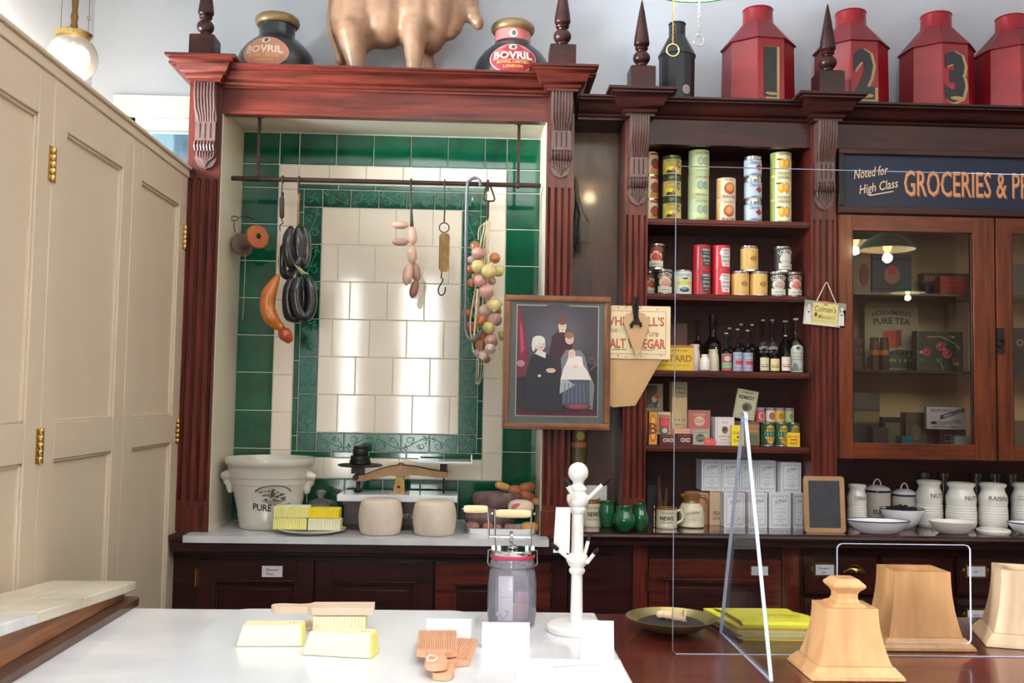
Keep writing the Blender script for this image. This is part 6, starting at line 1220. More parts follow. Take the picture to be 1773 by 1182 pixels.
# old tools on the pilaster cheek
b = MB(); Yo = 3.83; gm = mat('weathered_iron', (110, 108, 98), .5, metal=.5, var=.4, vscale=30)
for q_, r_ in (([(997, 306), (998, 325), (999, 350)], [.004, .010, .006]), ([(998, 345), (996, 370), (993, 395), (994, 412)], [.005, .006, .009, .006]), ([(997, 345), (1003, 370), (1000, 400), (1001, 432)], [.006, .006, .005, .006]), ([(1000, 335), (1010, 368), (1019, 382)], [.004, .003, .006]), ([(997, 425), (999, 436)], [.010, .006])): b.tube([pt(*p, Yo) for p in q_], r_, gm if q_[0][1] < 340 else black, 8)
b.box(pt(1005, 380, Yo)[0], pt(1020, 380, Yo)[0], Yo-.004, Yo+.004, pt(1003, 418, Yo)[2], pt(1003, 383, Yo)[2], mat('dark_plate', (62, 60, 48), .5, metal=.4)); b.tube([(.359, Yo, pt(994, 312, Yo)[2]), pt(998, 310, Yo)], .004, black, 6)
tag(b.build('iron_shears', world=True, loc=pt(997, 306, Yo)), 'bundle of old iron tools hanging on the dark side of the alcove pilaster', 'tools')

# ================================================================ ON TOP OF THE FITTINGS
ZT = 2.7486
blk = mat('black_jar_glaze', (40, 44, 52), .28, var=.3, vscale=12, coat=.4); capm = mat('tan_cap', (150, 124, 86), .4, metal=.4, var=.2, vscale=12)
def bigjar(px, lab, Y, faded):
    x = gx(px, Y, 60); o = lathe_thing('advertising_jar', lab, 'jar', x, Y, ZT, [(.11, 0), (.135, .004), (.150, .04), (.158, .075), (.156, .10), (.145, .13), (.122, .162), (.096, .186), (.080, .198), (.074, .205), (.072, .22), (.072, .26), (0, .26)], blk, None, 44)
    b = MB(); b.lathe([(.082, .255), (.088, .262), (.090, .272), (.087, .284), (.076, .293), (0, .297)], capm, 40); b.build('cap', o)
    ang = -.10 if faded else -.02
    def f(u, v, d):
        pf = [(.150, .04), (.158, .075), (.156, .10), (.145, .13), (.122, .162), (.1, .183)]
        for (r0, z0_), (r1, z1_) in zip(pf, pf[1:]):
            if v <= z1_: break
        t = (v-z0_)/(z1_-z0_); R = r0+(r1-r0)*t+.0012+d*5; a = u/.15+ang; return (R*sin(a), -R*cos(a), v)
    f.curved = True; b = MB(); c1, c2, tx = ('c88a70', 'd89a80', 'f0d8c0') if faded else ('b02838', 'c43444', 'f0e0d8')
    def disc(ru, rv, m):
        d = b.lay(); vs = []; fs = []
        for j in range(7):
            for i in range(24): a = 2*PI*i/24; vs.append(f(ru*j/6*cos(a), .103+rv*j/6*sin(a), d))
        for j in range(6):
            for i in range(24): k = (i+1) % 24; fs.append((j*24+i, j*24+k, (j+1)*24+k, (j+1)*24+i))
        b.add(vs, fs, m)
    disc(.092, .066, paint(c2 if faded else 'e8c8c0')); disc(.088, .062, paint(c1)); 
    b.dell(f, 0, .150, .018, .014, paint('e8e0d8')); b.dell(f, .002, .150, .009, .010, paint('50585c'))
    if not faded:
        for s_ in (-1, 1):
            for k in range(3): b.dline(f, [(s_*(.026+.006*k), .126+.003*k), (s_*(.07-.004*k), .126+.003*k), (s_*(.052-.004*k), .145-.002*k), (s_*(.03+.004*k), .15-.003*k)], .0016, paint('e0a8a0'))
    b.dtext(f, 'BOVRIL', 0, .108, .030, paint(tx), wmax=.144, bold=.035); b.drect(f, -.075, .075, .087, .0885, paint('e0c8a0'), 8); b.dtext(f, 'BOVRIL LIMITED', 0, .078, .011, paint('e4b870'), wmax=.125, bold=.02); b.dtext(f, 'LONDON', 0, .061, .011, paint('e4b870'), wmax=.08, bold=.02)
    b.build('round_label', o)
    if not faded:
        b = MB(); wrap(b, cyl(.0725), .0725, .206, .255, paint('d87c78')); b.dell(cyl(.0725), 0, .232, .017, .017, paint('e0dcd4')); b.dell(cyl(.0725), .002, .232, .009, .011, paint('60686c')); b.build('neck_label', o)
    return o
bigjar(480, 'black round-bellied jar with a faded orange label left of the bull', 3.965, True); bigjar(888, 'black round-bellied jar with a bright red label right of the bull', 3.965, False)
# bull
BL = thing('bull_figure', 'large brown glazed model bull standing on the alcove cornice', 'figurine', (gx(690, 3.88, 60), 3.88, ZT))
def bp2(px, py, Y=3.88): a = at(px, py, Y); return (a[0]-BL.location.x, Y-3.88, a[1]-ZT)
bull = mat('bull_glaze', (172, 136, 110), .4, c2=(136, 100, 74), vscale=9, coat=.15)
E_ = []
def el(px, py, r, dy=0, R=None): c = bp2(px, py); E_.append(((c[0], c[1]+dy, c[2]), r) if R is None else ((c[0], c[1]+dy, c[2]), r, R))
el(622, 30, (.108, .115, .15)); el(600, 25, (.065, .10, .13)); el(665, 20, (.13, .118, .155)); el(720, 15, (.125, .12, .165)); el(755, 15, (.09, .11, .15)); el(700, -45, (.20, .09, .06)); el(755, -35, (.10, .09, .09))
el(745, 60, (.065, .07, .08), 0); el(775, 25, (.075, .07, .11)); el(800, -5, (.055, .05, .08)); el(813, 5, (.038, .042, .06)); el(818, 25, (.032, .035, .042)); el(828, 40, (.026, .032, .030)); el(805, -28, (.045, .05, .05))
def leg(px0, py0, px1, zt_, r0, r1, dy, n=6):
    a = bp2(px0, py0); xb = bp2(px1, 100)[0]
    for k in range(n+1): t = k/n; r = r0+(r1-r0)*t; E_.append(((a[0]+(xb-a[0])*t, dy, a[2]*(1-t)+zt_*t), (r, r, max(r, .03))))
for dy in (-.06, .06): leg(612, 62, 622 if dy < 0 else 600, .035, .065, .034, dy); leg(720, 55, 719 if dy < 0 else 747, .035, .058, .030, dy)
for dy, pxs in ((-.06, (626, 724)), (.06, (604, 752))):
    for p in pxs: x_ = bp2(p, 100)[0]; E_.append(((x_, dy, .018), (.036, .03, .019)))
blob('bull_body', E_, .0075, bull, BL, smooth=8)
b = MB(); q = smooth([bp2(578, -30), bp2(572, 20), bp2(574, 60), bp2(583, 85), bp2(590, 112)]); b.tube(q, [.012]*(len(q)-4)+[.015, .016, .012, .005], bull, 10); b.build('tail', BL)
for s_ in (-1, 1):
    c = bp2(800, -30); b = MB(); b.tube([(c[0]-.01, s_*.045, c[2]+.01), (c[0], s_*.08, c[2]+.03), (c[0]+.03, s_*.10, c[2]+.06)], [.014, .011, .004], mat('horn', (210, 196, 170), .4), 10); b.build('horn', BL)
    b = MB(); b.ell((c[0]-.03, s_*.075, c[2]-.02), (.018, .04, .014), bull, 12); b.build('ear', BL)
    e = bp2(824, 4); b = MB(); b.ell((e[0]-.012, s_*.034, e[2]), (.008, .006, .007), black, 10); b.build('eye', BL)
# black canister
ZT2 = 2.6728
b = MB(); b.lathe([(.068, 0), (.072, .003), (.074, .235), (.078, .238), (.076, .244), (.034, .325), (.034, .372), (.037, .376), (.034, .38), (0, .378)], mat('black_japanned_tin', (42, 44, 50), .35, var=.3, vscale=14), 14)
o = b.build('black_canister', loc=(gx(1172, 3.93, 110), 3.93, ZT2), sharp=20); tag(o, 'small black shouldered tea canister between two turned finials', 'canister')
b = MB(); b.dell(cyl(.074, .35), 0, .085, .017, .019, paint('b4b4ac')); b.dell(cyl(.074, .35), 0, .085, .014, .016, paint('9c9c94')); b.build('round_label', o)
# red numbered canisters
def octo(b, R0, z0_, R1, z1_, m):
    v0 = [(R0*cos(PI*k/4-PI/2), R0*sin(PI*k/4-PI/2), z0_) for k in range(8)]; v1 = [(R1*cos(PI*k/4-PI/2), R1*sin(PI*k/4-PI/2), z1_) for k in range(8)]
    b.add(v0+v1, [(k, (k+1) % 8, 8+(k+1) % 8, 8+k) for k in range(8)], m)
rdk = mat('dull_red_tin', (128, 40, 50), .45, c2=(112, 26, 36), vscale=6)
for px, py, num, rot, lab in ((1312, 12, '1', -.28, 'red octagonal tea canister painted with a large 1'), (1473, 22, '2', -.36, 'red octagonal tea canister painted with a large 2, behind a finial'), (1621, 30, '3', -.29, 'red octagonal tea canister painted with a large 3'), (1751, 34, '4', -.28, 'red octagonal tea canister cut by the right edge of the photo')):
    Y = 3.945; Rr = .150; b = MB(); octo(b, Rr*.985, 0, Rr*.96, .285, red); octo(b, Rr*.96, .285, Rr*1.03, .288, rdk); octo(b, Rr*1.03, .288, .064, .392, rdk)
    o = b.build('tea_canister', loc=(gx(px, Y, 80), Y, ZT2), rot=rot, flat=True); tag(o, lab, 'canister', 'red numbered tea canisters')
    b = MB(); b.lathe([(.064, .388), (.062, .392), (.060, .446), (.063, .448), (.061, .452), (.057, .452), (.055, .43), (0, .43)], red, 28); b.build('neck', o)
    a = PI/8; n = (sin(a), -cos(a)); ap = Rr*.98*cos(PI/8)+.001; f = plane((n[0]*ap, n[1]*ap, 0), (cos(a), sin(a), 0), (0, 0, 1))
    b = MB(); b.dtext(f, num, .006, .15, .19, mat('old_gold', (166, 138, 92), .4), wmax=.095, bold=.06); b.dtext(f, num, -.003, .153, .185, paint('1c2024', .3), wmax=.088, bold=.055); b.dell(f, .006, .062, .030, .008, mat('old_gold', (0, 0, 0)))
    if num == '1': b.dpoly(f, [(-.032, .225), (-.010, .245), (-.010, .205), (-.022, .215)], paint('1c2024', .3)); b.dpoly(f, [(-.03, .066), (.026, .066), (.018, .085), (-.022, .085)], paint('1c2024', .3))
    b.dell(f, -.022, .21, .010, .010, paint('1c2024', .3)); b.build('painted_number', o, flat=True)

# ================================================================ LAMPS
shg = mat('green_enamel', (24, 84, 56), .25); shw = mat('white_shade_lining', (244, 236, 214), .5); bulbm = mat('lit_bulb', (255, 214, 150), emis=14)
def pendant(lab, loc, r, power, chain=False):
    T = thing('pendant_lamp', lab, 'lamp', loc, group='green shaded pendant lamps')
    b = MB(); b.lathe([(r, 0), (r*1.01, .004), (r*.9, .035), (r*.55, .085), (r*.22, .11), (.02, .13), (.02, .17), (0, .17)], shg, 40, cap=False); b.build('shade', T)
    b = MB(); b.lathe([(r*.985, .003), (r*.88, .032), (r*.53, .080), (r*.2, .105), (0, .106)], shw, 40, cap=False); b.build('shade_lining', T)
    b = MB(); b.lathe([(0, -.02), (.012, -.016), (.024, .0), (.029, .024), (.024, .05), (.014, .085), (0, .1)], bulbm, 20); b.build('bulb', T)
    b = MB(); b.tube([(0, 0, .17), (0, 0, ZC-loc[2])], .006, brassd, 8); b.build('rod', T)
    l = bpy.data.lights.new('lamp_light', 'POINT'); l.energy = power; l.color = (1, .74, .42); l.shadow_soft_size = .03; o = bpy.data.objects.new('lamp_light', l); COL.objects.link(o); o.parent = T; o.location = (0, 0, -.05)
    return T
xl, zl = at(1215, -38, 2.6)
LT = pendant('pendant lamp with two pull chains just above the top edge of the photo', (xl, 2.6, zl), .17, 6)
for dx_, px, zt3, ring, rr2, m in ((0, 1165, 0, 87, 11, brass), (1, 1210, 0, 70, 9.5, steel)):
    b = MB(); x, z = at(px, ring-rr2, 2.6); top = zl+.0
    b.tube([(x, 2.6, z), (x, 2.6, top+.03)], .0012, m, 5); k = 0; zz = z
    while zz < top+.03: b.tube([(x-.003, 2.6, zz), (x+.003, 2.6, zz+.006), (x-.001, 2.602, zz+.010)], .0012, m, 4); zz += .012
    c = at(px, ring, 2.6); R2 = rr2*2.6/1700; b.tube([(c[0]+R2*cos(a), 2.6, c[1]+R2*sin(a)) for a in [2*PI*i/24 for i in range(24)]], .0016 if dx_ else .0022, m, 6, True)
    o = b.build('pull_chain', LT, world=True)
pendant('green shaded pendant lamp reflected nearest in the cabinet glass', (2.54, 1.5, 2.47), .17, 8); pendant('green shaded pendant lamp reflected at the left edge of the cabinet glass', (2.55, .95, 2.60), .17, 8); pendant('distant green shaded pendant lamp reflected small and low in the cabinet glass', (4.4, -2.4, 2.66), .17, 8)
# globe lamp
xg, zg_ = at(126, 100, 3.45); GL = thing('globe_lamp', 'glass globe lamp with brass gallery hanging beyond the cream partition', 'lamp', (xg, 3.45, zg_))
gr = .084; b = MB(); b.lathe([(gr*sin(a), -gr*cos(a)) for a in [.08+(2.55-.08)*k/20 for k in range(21)]], glass('globe_glass', (.96, .95, .92), dens=.45, dcol=(1, .97, .9)), 36); b.build('globe', GL)
b = MB(); zc = gr*.80; b.lathe([(.048, zc), (.062, zc+.002), (.064, zc+.018), (.050, zc+.026), (.02, zc+.034), (0, zc+.036)], brass, 30); b.lathe([(.011, zc+.03), (.014, zc+.04), (.010, zc+.06), (.013, zc+.08), (.009, zc+.1), (.012, zc+.14), (.009, zc+.16), (.012, zc+.2), (.006, zc+.22), (.006, ZC-zg_)], brassd, 14); b.build('brass_gallery', GL)
b = MB(); b.tube([(.075, 0, zc+.32), (.05, 0, zc+.2)], .0015, brassd, 5); b.tube([(.06, -.02, zc+.3), (.058, -.02, zc+.01)], .0012, brassd, 5); b.tube([(.058+.006*cos(a), -.02, zc+.07+.007*sin(a)) for a in [2*PI*i/12 for i in range(12)]], .0012, brassd, 5, True); b.tube([(-.022, -.05, zc+.3), (-.026, -.05, -.04)], .001, brassd, 5); b.build('chain', GL)
b = MB(); b.lathe([(0, -.055), (.012, -.05), (.016, -.03), (.012, -.018), (.006, -.01), (.006, .05), (0, .06)], mat('mantle', (255, 236, 200), emis=1.5), 16); b.build('mantle', GL)

# ================================================================ THE FRONT COUNTER
ZK, ZD_ = .95, .93
KB = thing('shop_counter', 'long dark mahogany shop counter across the foreground right', 'counter', (.9, 2.1, 0))
b = MB(); b.box(.319, 3.2, 1.50, 2.665, ZD_-.03, ZD_, ctrwood); b.build('counter_top', KB, world=True, bevel=.004)
b = MB(); b.box(-1.09, 3.15, 1.60, 2.54, 0, ZD_-.031, mahogd); b.build('counter_body', KB, world=True)
b = MB(); b.box(-1.105, .316, 1.50, 2.583, ZD_-.03, ZK, marblew); tag(b.build('marble_counter_top', world=True, loc=(-.4, 2.1, ZD_-.03), bevel=.005), 'bright white marble counter top across the foreground', 'worktop')
# pastry slab
b = MB(); b.prism(rrect(-.598, .0, 1.56, 2.475, .06, 8), 'xy', ZK+.0005, ZK+.0245, mat('slab_marble', (236, 239, 244), .2, c2=(224, 229, 236), vscale=3)); SL = b.build('pastry_slab', world=True, loc=(-.3, 2.0, ZK), bevel=.005); tag(SL, 'thick round cornered white marble slab lying on the marble counter', 'slab')
ZS = ZK+.0252
# marble topped wedge box
WB = thing('wedge_box', 'worn wooden wedge box with jointed marble lid against the cream partition', 'box', (-1.0, 2.25, ZK))
ytop = lambda y: 1.04-(y-1.87)*(.058/.77)
b = MB(); y0, y1 = 1.885, 2.615
b.hexa([(-1.10, y0, ZK+.018), (-.905, y0, ZK+.018), (-.905, y1, ZK+.018), (-1.10, y1, ZK+.018)], [(-1.10, y0, ytop(y0)), (-.905, y0, ytop(y0)), (-.905, y1, ytop(y1)), (-1.10, y1, ytop(y1))], oldwood); b.build('box_body', WB, world=True, bevel=.003)
b = MB(); b.prism(rrect(-1.10, -.868, 1.85, 2.64, .03, 5), 'xy', ZK+.0006, ZK+.0185, mat('dark_worn_wood', (104, 72, 58), .4, c2=(64, 42, 36), vscale=9, stretch=(8, .7, 8), coat=.2)); b.build('base_moulding', WB, world=True, bevel=.007)
for xa, xb, ya, yb in ((-1.104, -1.0, 1.86, 2.645), (-.999, -.887, 1.86, 2.06), (-.999, -.887, 2.062, 2.30), (-.999, -.887, 2.302, 2.645)):
    b = MB(); b.hexa([(xa, ya, ytop(ya)+.0006), (xb, ya, ytop(ya)+.0006), (xb, yb, ytop(yb)+.0006), (xa, yb, ytop(yb)+.0006)], [(xa, ya, ytop(ya)+.025), (xb, ya, ytop(ya)+.025), (xb, yb, ytop(yb)+.025), (xa, yb, ytop(yb)+.025)], marbley if yb > 2.1 else marble)
    b.build('lid_slab', WB, world=True, bevel=.003)
# ---- butter, scotch hands
def tent(px0, px1, y0, y1):
    pass
def blk_butter(lab, pxa, pxb, pyb, z, L_, d, h, rot, ridged=False):
    x, y = atz((pxa+pxb)/2, pyb, z); b = MB(); n = 14
    by2 = mat('block_butter', (250, 246, 206), .35); bye = mat('block_butter_end', (244, 238, 130), .35, var=.05)
    b.hexa([(-L_/2, -d/2, 0), (L_/2, -d/2, 0), (L_/2, d/2, 0), (-L_/2, d/2, 0)], [(-L_/2+.012, -d/2+.006, h), (L_/2-.003, -d/2+.006, h), (L_/2-.003, d/2-.006, h), (-L_/2+.012, d/2-.006, h)], by2)
    b.hexa([(L_/2-.001, -d/2, 0), (L_/2+.003, -d/2+.002, 0), (L_/2+.003, d/2-.002, 0), (L_/2-.001, d/2, 0)], [(L_/2-.004, -d/2+.006, h), (L_/2, -d/2+.008, h-.002), (L_/2, d/2-.008, h-.002), (L_/2-.004, d/2-.006, h)], bye)
    if ridged:
        for k in range(7): t = -d/2+.004+(d-.008)*k/6.5; b.box(L_/2+.002, L_/2+.006, t, t+.004, .002, h-.006, bye)
    for k in range(3): b.prism([(L_/2-.03+.007*k, -.004+.002*k), (L_/2-.026+.007*k, -.001), (L_/2-.027+.007*k, .004)], 'xy', h-.0002, h+.0006, paint('b8b040'))
    return tag(b.build('butter_block', loc=(x, y+d/2, z), rot=rot, bevel=.002), lab, 'butter', 'blocks of butter on the marble slab')
blk_butter('left block of pale butter lying flat on the marble slab', 412, 516, 1119, ZS, .135, .062, .042, .04); blk_butter('front block of pale butter nearest the viewer on the slab', 530, 643, 1137, ZS, .142, .062, .046, -.18)
def scotch(name, lab, p0, p1, wb_, wh_, th, m, rot3, loc, Lb, Lh, group=None):
    pass
sc_m = sycam
def paddle(lab, loc, rot, Lb, Lh, wb_, wh_, th, m, grooved=False, flip=False, grp='butter hands', tilt=0):
    s_ = -1 if flip else 1; b = MB()
    blade = [(0, -wb_/2), (Lb, -wb_/2), (Lb, wb_/2), (0, wb_/2)]
    hd = [(-.012, -wh_*.55), (-.03, -wh_*.42), (-Lh*.6, -wh_*.5), (-Lh*.9, -wh_*.62)]
    poly = blade+[(p[0], -p[1]) for p in hd]+arcpts(-Lh, 0, wh_*.6, PI*.6, PI*1.4, 6)+hd[::-1]
    b.prism(poly, 'xy', 0, th, m)
    o = b.build('butter_hand', loc=loc, rot=rot, bevel=.002); o.rotation_euler = (tilt, 0, rot); tag(o, lab, 'butter hand', grp)
    if grooved:
        b = MB(); n = 17
        for k in range(n): y = -wb_/2+.003+(wb_-.006)*k/(n-1); b.box(.002, Lb-.001, y-.0012, y+.0012, th-.0005, th+.0026, m)
        b.build('grooves', o)
    return o
x, y = atz(500, 1091, ZS); x2, y2 = atz(640, 1091, ZS)
p_lo = paddle('lower smooth butter hand under the ridged butter block', (x+.03, y+.04, ZS), -.06, .135, .07, .074, .026, .008, sycam, flip=False)
x3, y3 = atz(583, 1092, ZS+.009); b = MB()
bo = butter_bar('butter_block', 'ridged yellow butter block sandwiched between two wooden hands', (x3+.002, y3+.038, ZS+.0088), .115, .058, .032, .06, mat('ridge_butter', (240, 228, 90), .4), mat('block_butter', (0, 0, 0)), mat('block_butter', (0, 0, 0)), 'blocks of butter on the marble slab')
p_hi = paddle('upper thick butter hand balanced on the ridged butter block', (x3-.058, y3+.036, ZS+.0416), .05, .135, .075, .066, .030, .016, sycam)
# grooved pats in front
xg0, yg0 = -.071, 1.975
pg2 = paddle('lower grooved butter hand peeping out beneath the upper one', (xg0+.024, yg0-.004, ZS+.0004), PI/2-.10, .165, .09, .081, .034, .012, peach, True)
pg1 = paddle('upper grooved peach wood butter hand at the bottom of the photo', (xg0, yg0, ZS+.0158), PI/2+.03, .165, .085, .081, .036, .012, peach, True)
b = MB(); b.tube(smooth([(xg0-.0, yg0-.055, ZS+.030), (xg0-.012, yg0-.064, ZS+.034), (xg0-.016, yg0-.075, ZS+.029), (xg0-.004, yg0-.08, ZS+.028), (xg0+.004, yg0-.066, ZS+.031)]), .002, paint('e8dcd4'), 6); tag(b.build('ribbon_tie', world=True, loc=(xg0, yg0-.06, ZS+.028)), 'little white ribbon tie on the handle of the upper grooved hand', 'ribbon')
# tent cards and papers
cardm = mat('white_card', (244, 243, 240), .6)
def tentcard(lab, px0, px1, pyt, pyb, z, rot=0, lean=.25, dep=.03):
    xa, ya = atz(px0, pyb, z); xb, _ = atz(px1, pyb, z); w_ = xb-xa; h_ = at((px0+px1)/2, pyt, ya+.01)[1]-z; b = MB()
    b.add([(-w_/2, 0, 0), (w_/2, 0, 0), (w_/2, dep/2, h_), (-w_/2, dep/2, h_), (w_/2, dep, 0), (-w_/2, dep, 0), (-w_/2, .001, 0), (w_/2, .001, 0), (w_/2, dep/2, h_-.002), (-w_/2, dep/2, h_-.002), (w_/2, dep-.001, 0), (-w_/2, dep-.001, 0)],
          [(0, 1, 2, 3), (3, 2, 4, 5), (6, 9, 8, 7), (9, 11, 10, 8), (0, 6, 7, 1), (5, 4, 10, 11), (0, 3, 9, 6), (3, 5, 11, 9), (1, 7, 8, 2), (2, 8, 10, 4)], cardm)
    return tag(b.build('tent_card', loc=((xa+xb)/2, ya, z+.0004), rot=rot, flat=True), lab, 'card', 'blank white tent cards')
tentcard('blank tent card standing behind the grooved butter hands', 737, 815, 1072, 1106, ZS, -.03); tentcard('blank tent card standing in front of the glass churn', 834, 917, 1078, 1121, ZK)
tentcard('tall blank tent card at the foot of the white pen stand', 1004, 1063, 1076, 1146, ZK, -.05, dep=.04)
xs1, ys1 = atz(1000, 1150, ZK); b = MB(); b.box(-.12, .10, -.09, .06, 0, .004, cardm); f = plane((0, 0, .0042), (1, 0, 0), (0, 1, 0)); b.dline(f, [(-.045, -.01), (.0, .008), (.06, .02)], .0016, paint('4a4478')); b.scrib(f, -.06, .06, -.03, .003, paint('d8d8e4'), 2); b.scrib(f, -.06, .06, -.045, .003, paint('d8d8e4'), 3)
tag(b.build('paper_pad', loc=(xs1-.01, ys1-.035, ZK+.0004), rot=-.05), 'white writing pad with a pen stroke lying on the marble corner', 'pad')
# ---- glass churn
xc_, yc_ = atz(887, 1091, ZK); yc_ += .058; Rj = 42.5*yc_/1700
zq = lambda py: at(887, py, yc_)[1]-ZK
CH = thing('glass_churn', 'glass jar butter churn with chrome crank gear and wooden handles', 'churn', (xc_, yc_, ZK+.0004))
jg = glass('jar_glass', (.96, .96, .985), 1.2, dens=.24, dcol=(.82, .82, .98)); zn = zq(983)
b = MB(); b.lathe([(Rj*.82, 0), (Rj*.93, .006), (Rj*.99, .03), (Rj, zn*.5), (Rj*.99, zn*.75), (Rj*.93, zn*.93), (Rj*.86, zn), (Rj*.90, zn+.006), (Rj*.90, zn+.014), (Rj*.86, zn+.018), (Rj*.86, zn+.026)], jg, 40); b.build('jar', CH)
b = MB(); b.lathe([(Rj*.78, .006), (Rj*.8, .01), (Rj*.8, .012), (0, .012)], glass('jar_glass', (1, 1, 1)), 30); b.build('jar_base', CH)
b = MB(); b.lathe([(Rj*.89, zn+.026), (Rj*.91, zn+.028), (Rj*.91, zn+.033), (Rj*.87, zn+.035), (Rj*.87, zn+.027)], mat('red_gasket', (190, 50, 84), .4), 40); b.build('gasket', CH)
zl_ = zn+.034; zt4 = zq(950)
b = MB(); b.lathe([(Rj*.88, zl_), (Rj*.90, zl_+.002), (Rj*.90, zt4-.003), (Rj*.86, zt4), (0, zt4)], chrome, 40); b.build('metal_lid', CH)
b = MB()
for sx in (-1, 1):
    b.tube([(sx*Rj*.92, 0, zn+.004), (sx*Rj*1.0, 0, zn+.012), (sx*Rj*.98, 0, zt4-.004), (sx*Rj*.7, 0, zt4+.001)], .0018, steel, 6)
b.tube([(Rj*.92*cos(a), Rj*.92*sin(a), zn+.006) for a in [2*PI*k/30 for k in range(30)]], .0016, steel, 6, True); b.build('wire_clamp', CH)
b = MB(); r5 = Rj*.5
for sx in (-1, 1):
    b.tube([(sx*Rj*.73, 0, zt4), (sx*Rj*.73, 0, zq(882))], .0022, chrome, 8)
    for k in (.62, .88): b.lathe([(.0045, zt4), (.0045, zt4+.006), (.003, zt4+.010), (0, zt4+.011)], white, 12, c=(sx*Rj*k*.9, -.018, 0))
    b.ell((sx*Rj*.86, 0, zq(889)), (.004, .004, .004), chrome, 8)
zx = zq(930); b.tube([(-Rj*.98, 0, zx), (Rj*.74, 0, zx)], .0022, chrome, 8); b.tube([(-Rj*.98, 0, zx-.003), (-Rj*.98, -.003, zq(905)), (-Rj*1.03, -.004, zq(882))], .0024, chrome, 8)
b.lathe([(.002, -.004), (.014, -.004), (.015, 0), (.014, .004), (.002, .004)], steel, 24, c=(-.004, 0, zx), ax='x'); b.tube([(-.002, 0, zx), (-.002, 0, zt4)], .0025, chrome, 8); b.tube([(-.002, 0, zt4), (-.002, 0, .05)], .002, chrome, 6); b.ell((0, 0, zt4+.004), (.014, .014, .006), chrome, 14); b.build('crank_gear', CH)
hw = mat('handle_beech', (240, 206, 160), .4)
def roll(x0, x1, z, r, nm):
    b = MB(); L = x1-x0; b.lathe([(0, x0), (r*.75, x0), (r*.95, x0+L*.12), (r, x0+L*.5), (r*.95, x0+L*.88), (r*.75, x1), (0, x1)], hw, 20, c=(0, -.002, z), ax='x'); b.lathe([(0, x0-.006), (.003, x0-.003), (.0025, x0)], steel, 8, c=(0, -.002, z), ax='x'); b.build(nm, CH)
roll(-Rj*.70, Rj*.70, zq(889), .0105, 'top_handle'); roll(-Rj*2.0, -Rj*1.04, zq(882), .0098, 'crank_handle')
b = MB(); b.box(-.034, .002, -.022, -.020, .014, zn*.88, paint('ece6ec')); f = flat(-.022); b.scrib(f, -.028, -.006, .07, .003, paint('a8a0b8'), 1); b.dline(f, [(-.03, .03), (-.022, .018), (-.01, .03)], .002, paint('d84a74')); b.dell(f, -.012, .036, .005, .002, paint('7a9a8a'), 8)
b.build('instruction_leaflet', CH)
b = MB(); b.box(.006, .040, .0, .012, .014, zn*.58, mat('pink_packet', (190, 130, 160), .5, var=.3, vscale=30)); b.box(.0, .03, -.01, -.004, .014, zn*.4, mat('wooden_dasher', (176, 120, 130), .5)); b.build('paddle_packet', CH)
# ---- white pen stand
xw, yw = atz(1001, 1100, ZK); yw += .045; zw = lambda py: at(1002, py, yw)[1]-ZK; sw_ = yw/1700
WS = thing('pen_stand', 'white turned wooden stand holding white pens with black tips', 'stand', (xw, yw, ZK+.0004))
wp = mat('white_paint', (244, 243, 240), .4)
b = MB(); b.lathe([(49*sw_, 0), (50.5*sw_, .004), (50*sw_, .014), (46*sw_, .019), (0, .021)], wp, 44); b.build('base', WS)
b = MB(); ring = lambda py, w_: (w_*sw_, zw(py))
b.lathe([(11*sw_, .019), ring(1060, 10.5), ring(995, 9.5), ring(990, 13.5), ring(986, 14), ring(982, 11), ring(978, 15), ring(970, 19), ring(962, 18), ring(957, 11), ring(950, 10.5), ring(890, 10), ring(885, 14), ring(881, 14.5), ring(877, 12), ring(874, 16), ring(866, 19.5), ring(858, 19), ring(854, 14), ring(850, 13), ring(847, 15), ring(843, 14), ring(838, 9), ring(836, 9)]+[(17.5*sw_*sin(a), zw(818)-17.5*sw_*cos(a)) for a in [PI*(.2+.8*k/14) for k in range(15)]], wp, 30); b.build('turned_post', WS)
for (p0, p1, dy) in (((997, 866), (972, 827), -.02), ((1016, 864), (1052, 827), -.01), ((1000, 862), (985, 836), .02), ((990, 970), (952, 937), -.02), ((1015, 972), (1031, 946), -.02), ((1012, 968), (1025, 930), .02)):
    a, c = at(p0[0], p0[1], yw), at(p1[0], p1[1], yw); A_ = Vector((a[0]-xw, dy, a[1]-ZK)); C_ = Vector((c[0]-xw, dy*2.2, c[1]-ZK)); d = C_-A_
    b = MB(); b.tube([tuple(A_), tuple(A_+d*.70)], .0048, wp, 10); b.tube([tuple(A_+d*.70), tuple(A_+d*.98), tuple(A_+d*1.04)], [.0052, .0052, .003], black, 10); b.build('peg_pen', WS)
b = MB(); a = at(961, 878, yw-.03); c = at(986, 957, yw-.03); x0, x1, z1, z0 = a[0]-xw, c[0]-xw, a[1]-ZK, c[1]-ZK; b.prism([(x0-.003, z0), (x1, z0-.001), (x1+.001, z1), (x0+.002, z1)], 'xz', -.031, -.0298, cardm); b.tube([(x1-.004, -.03, z1), (x1+.004, -.02, z1+.02)], .0008, paint('b84050'), 5); b.build('hanging_card', WS)
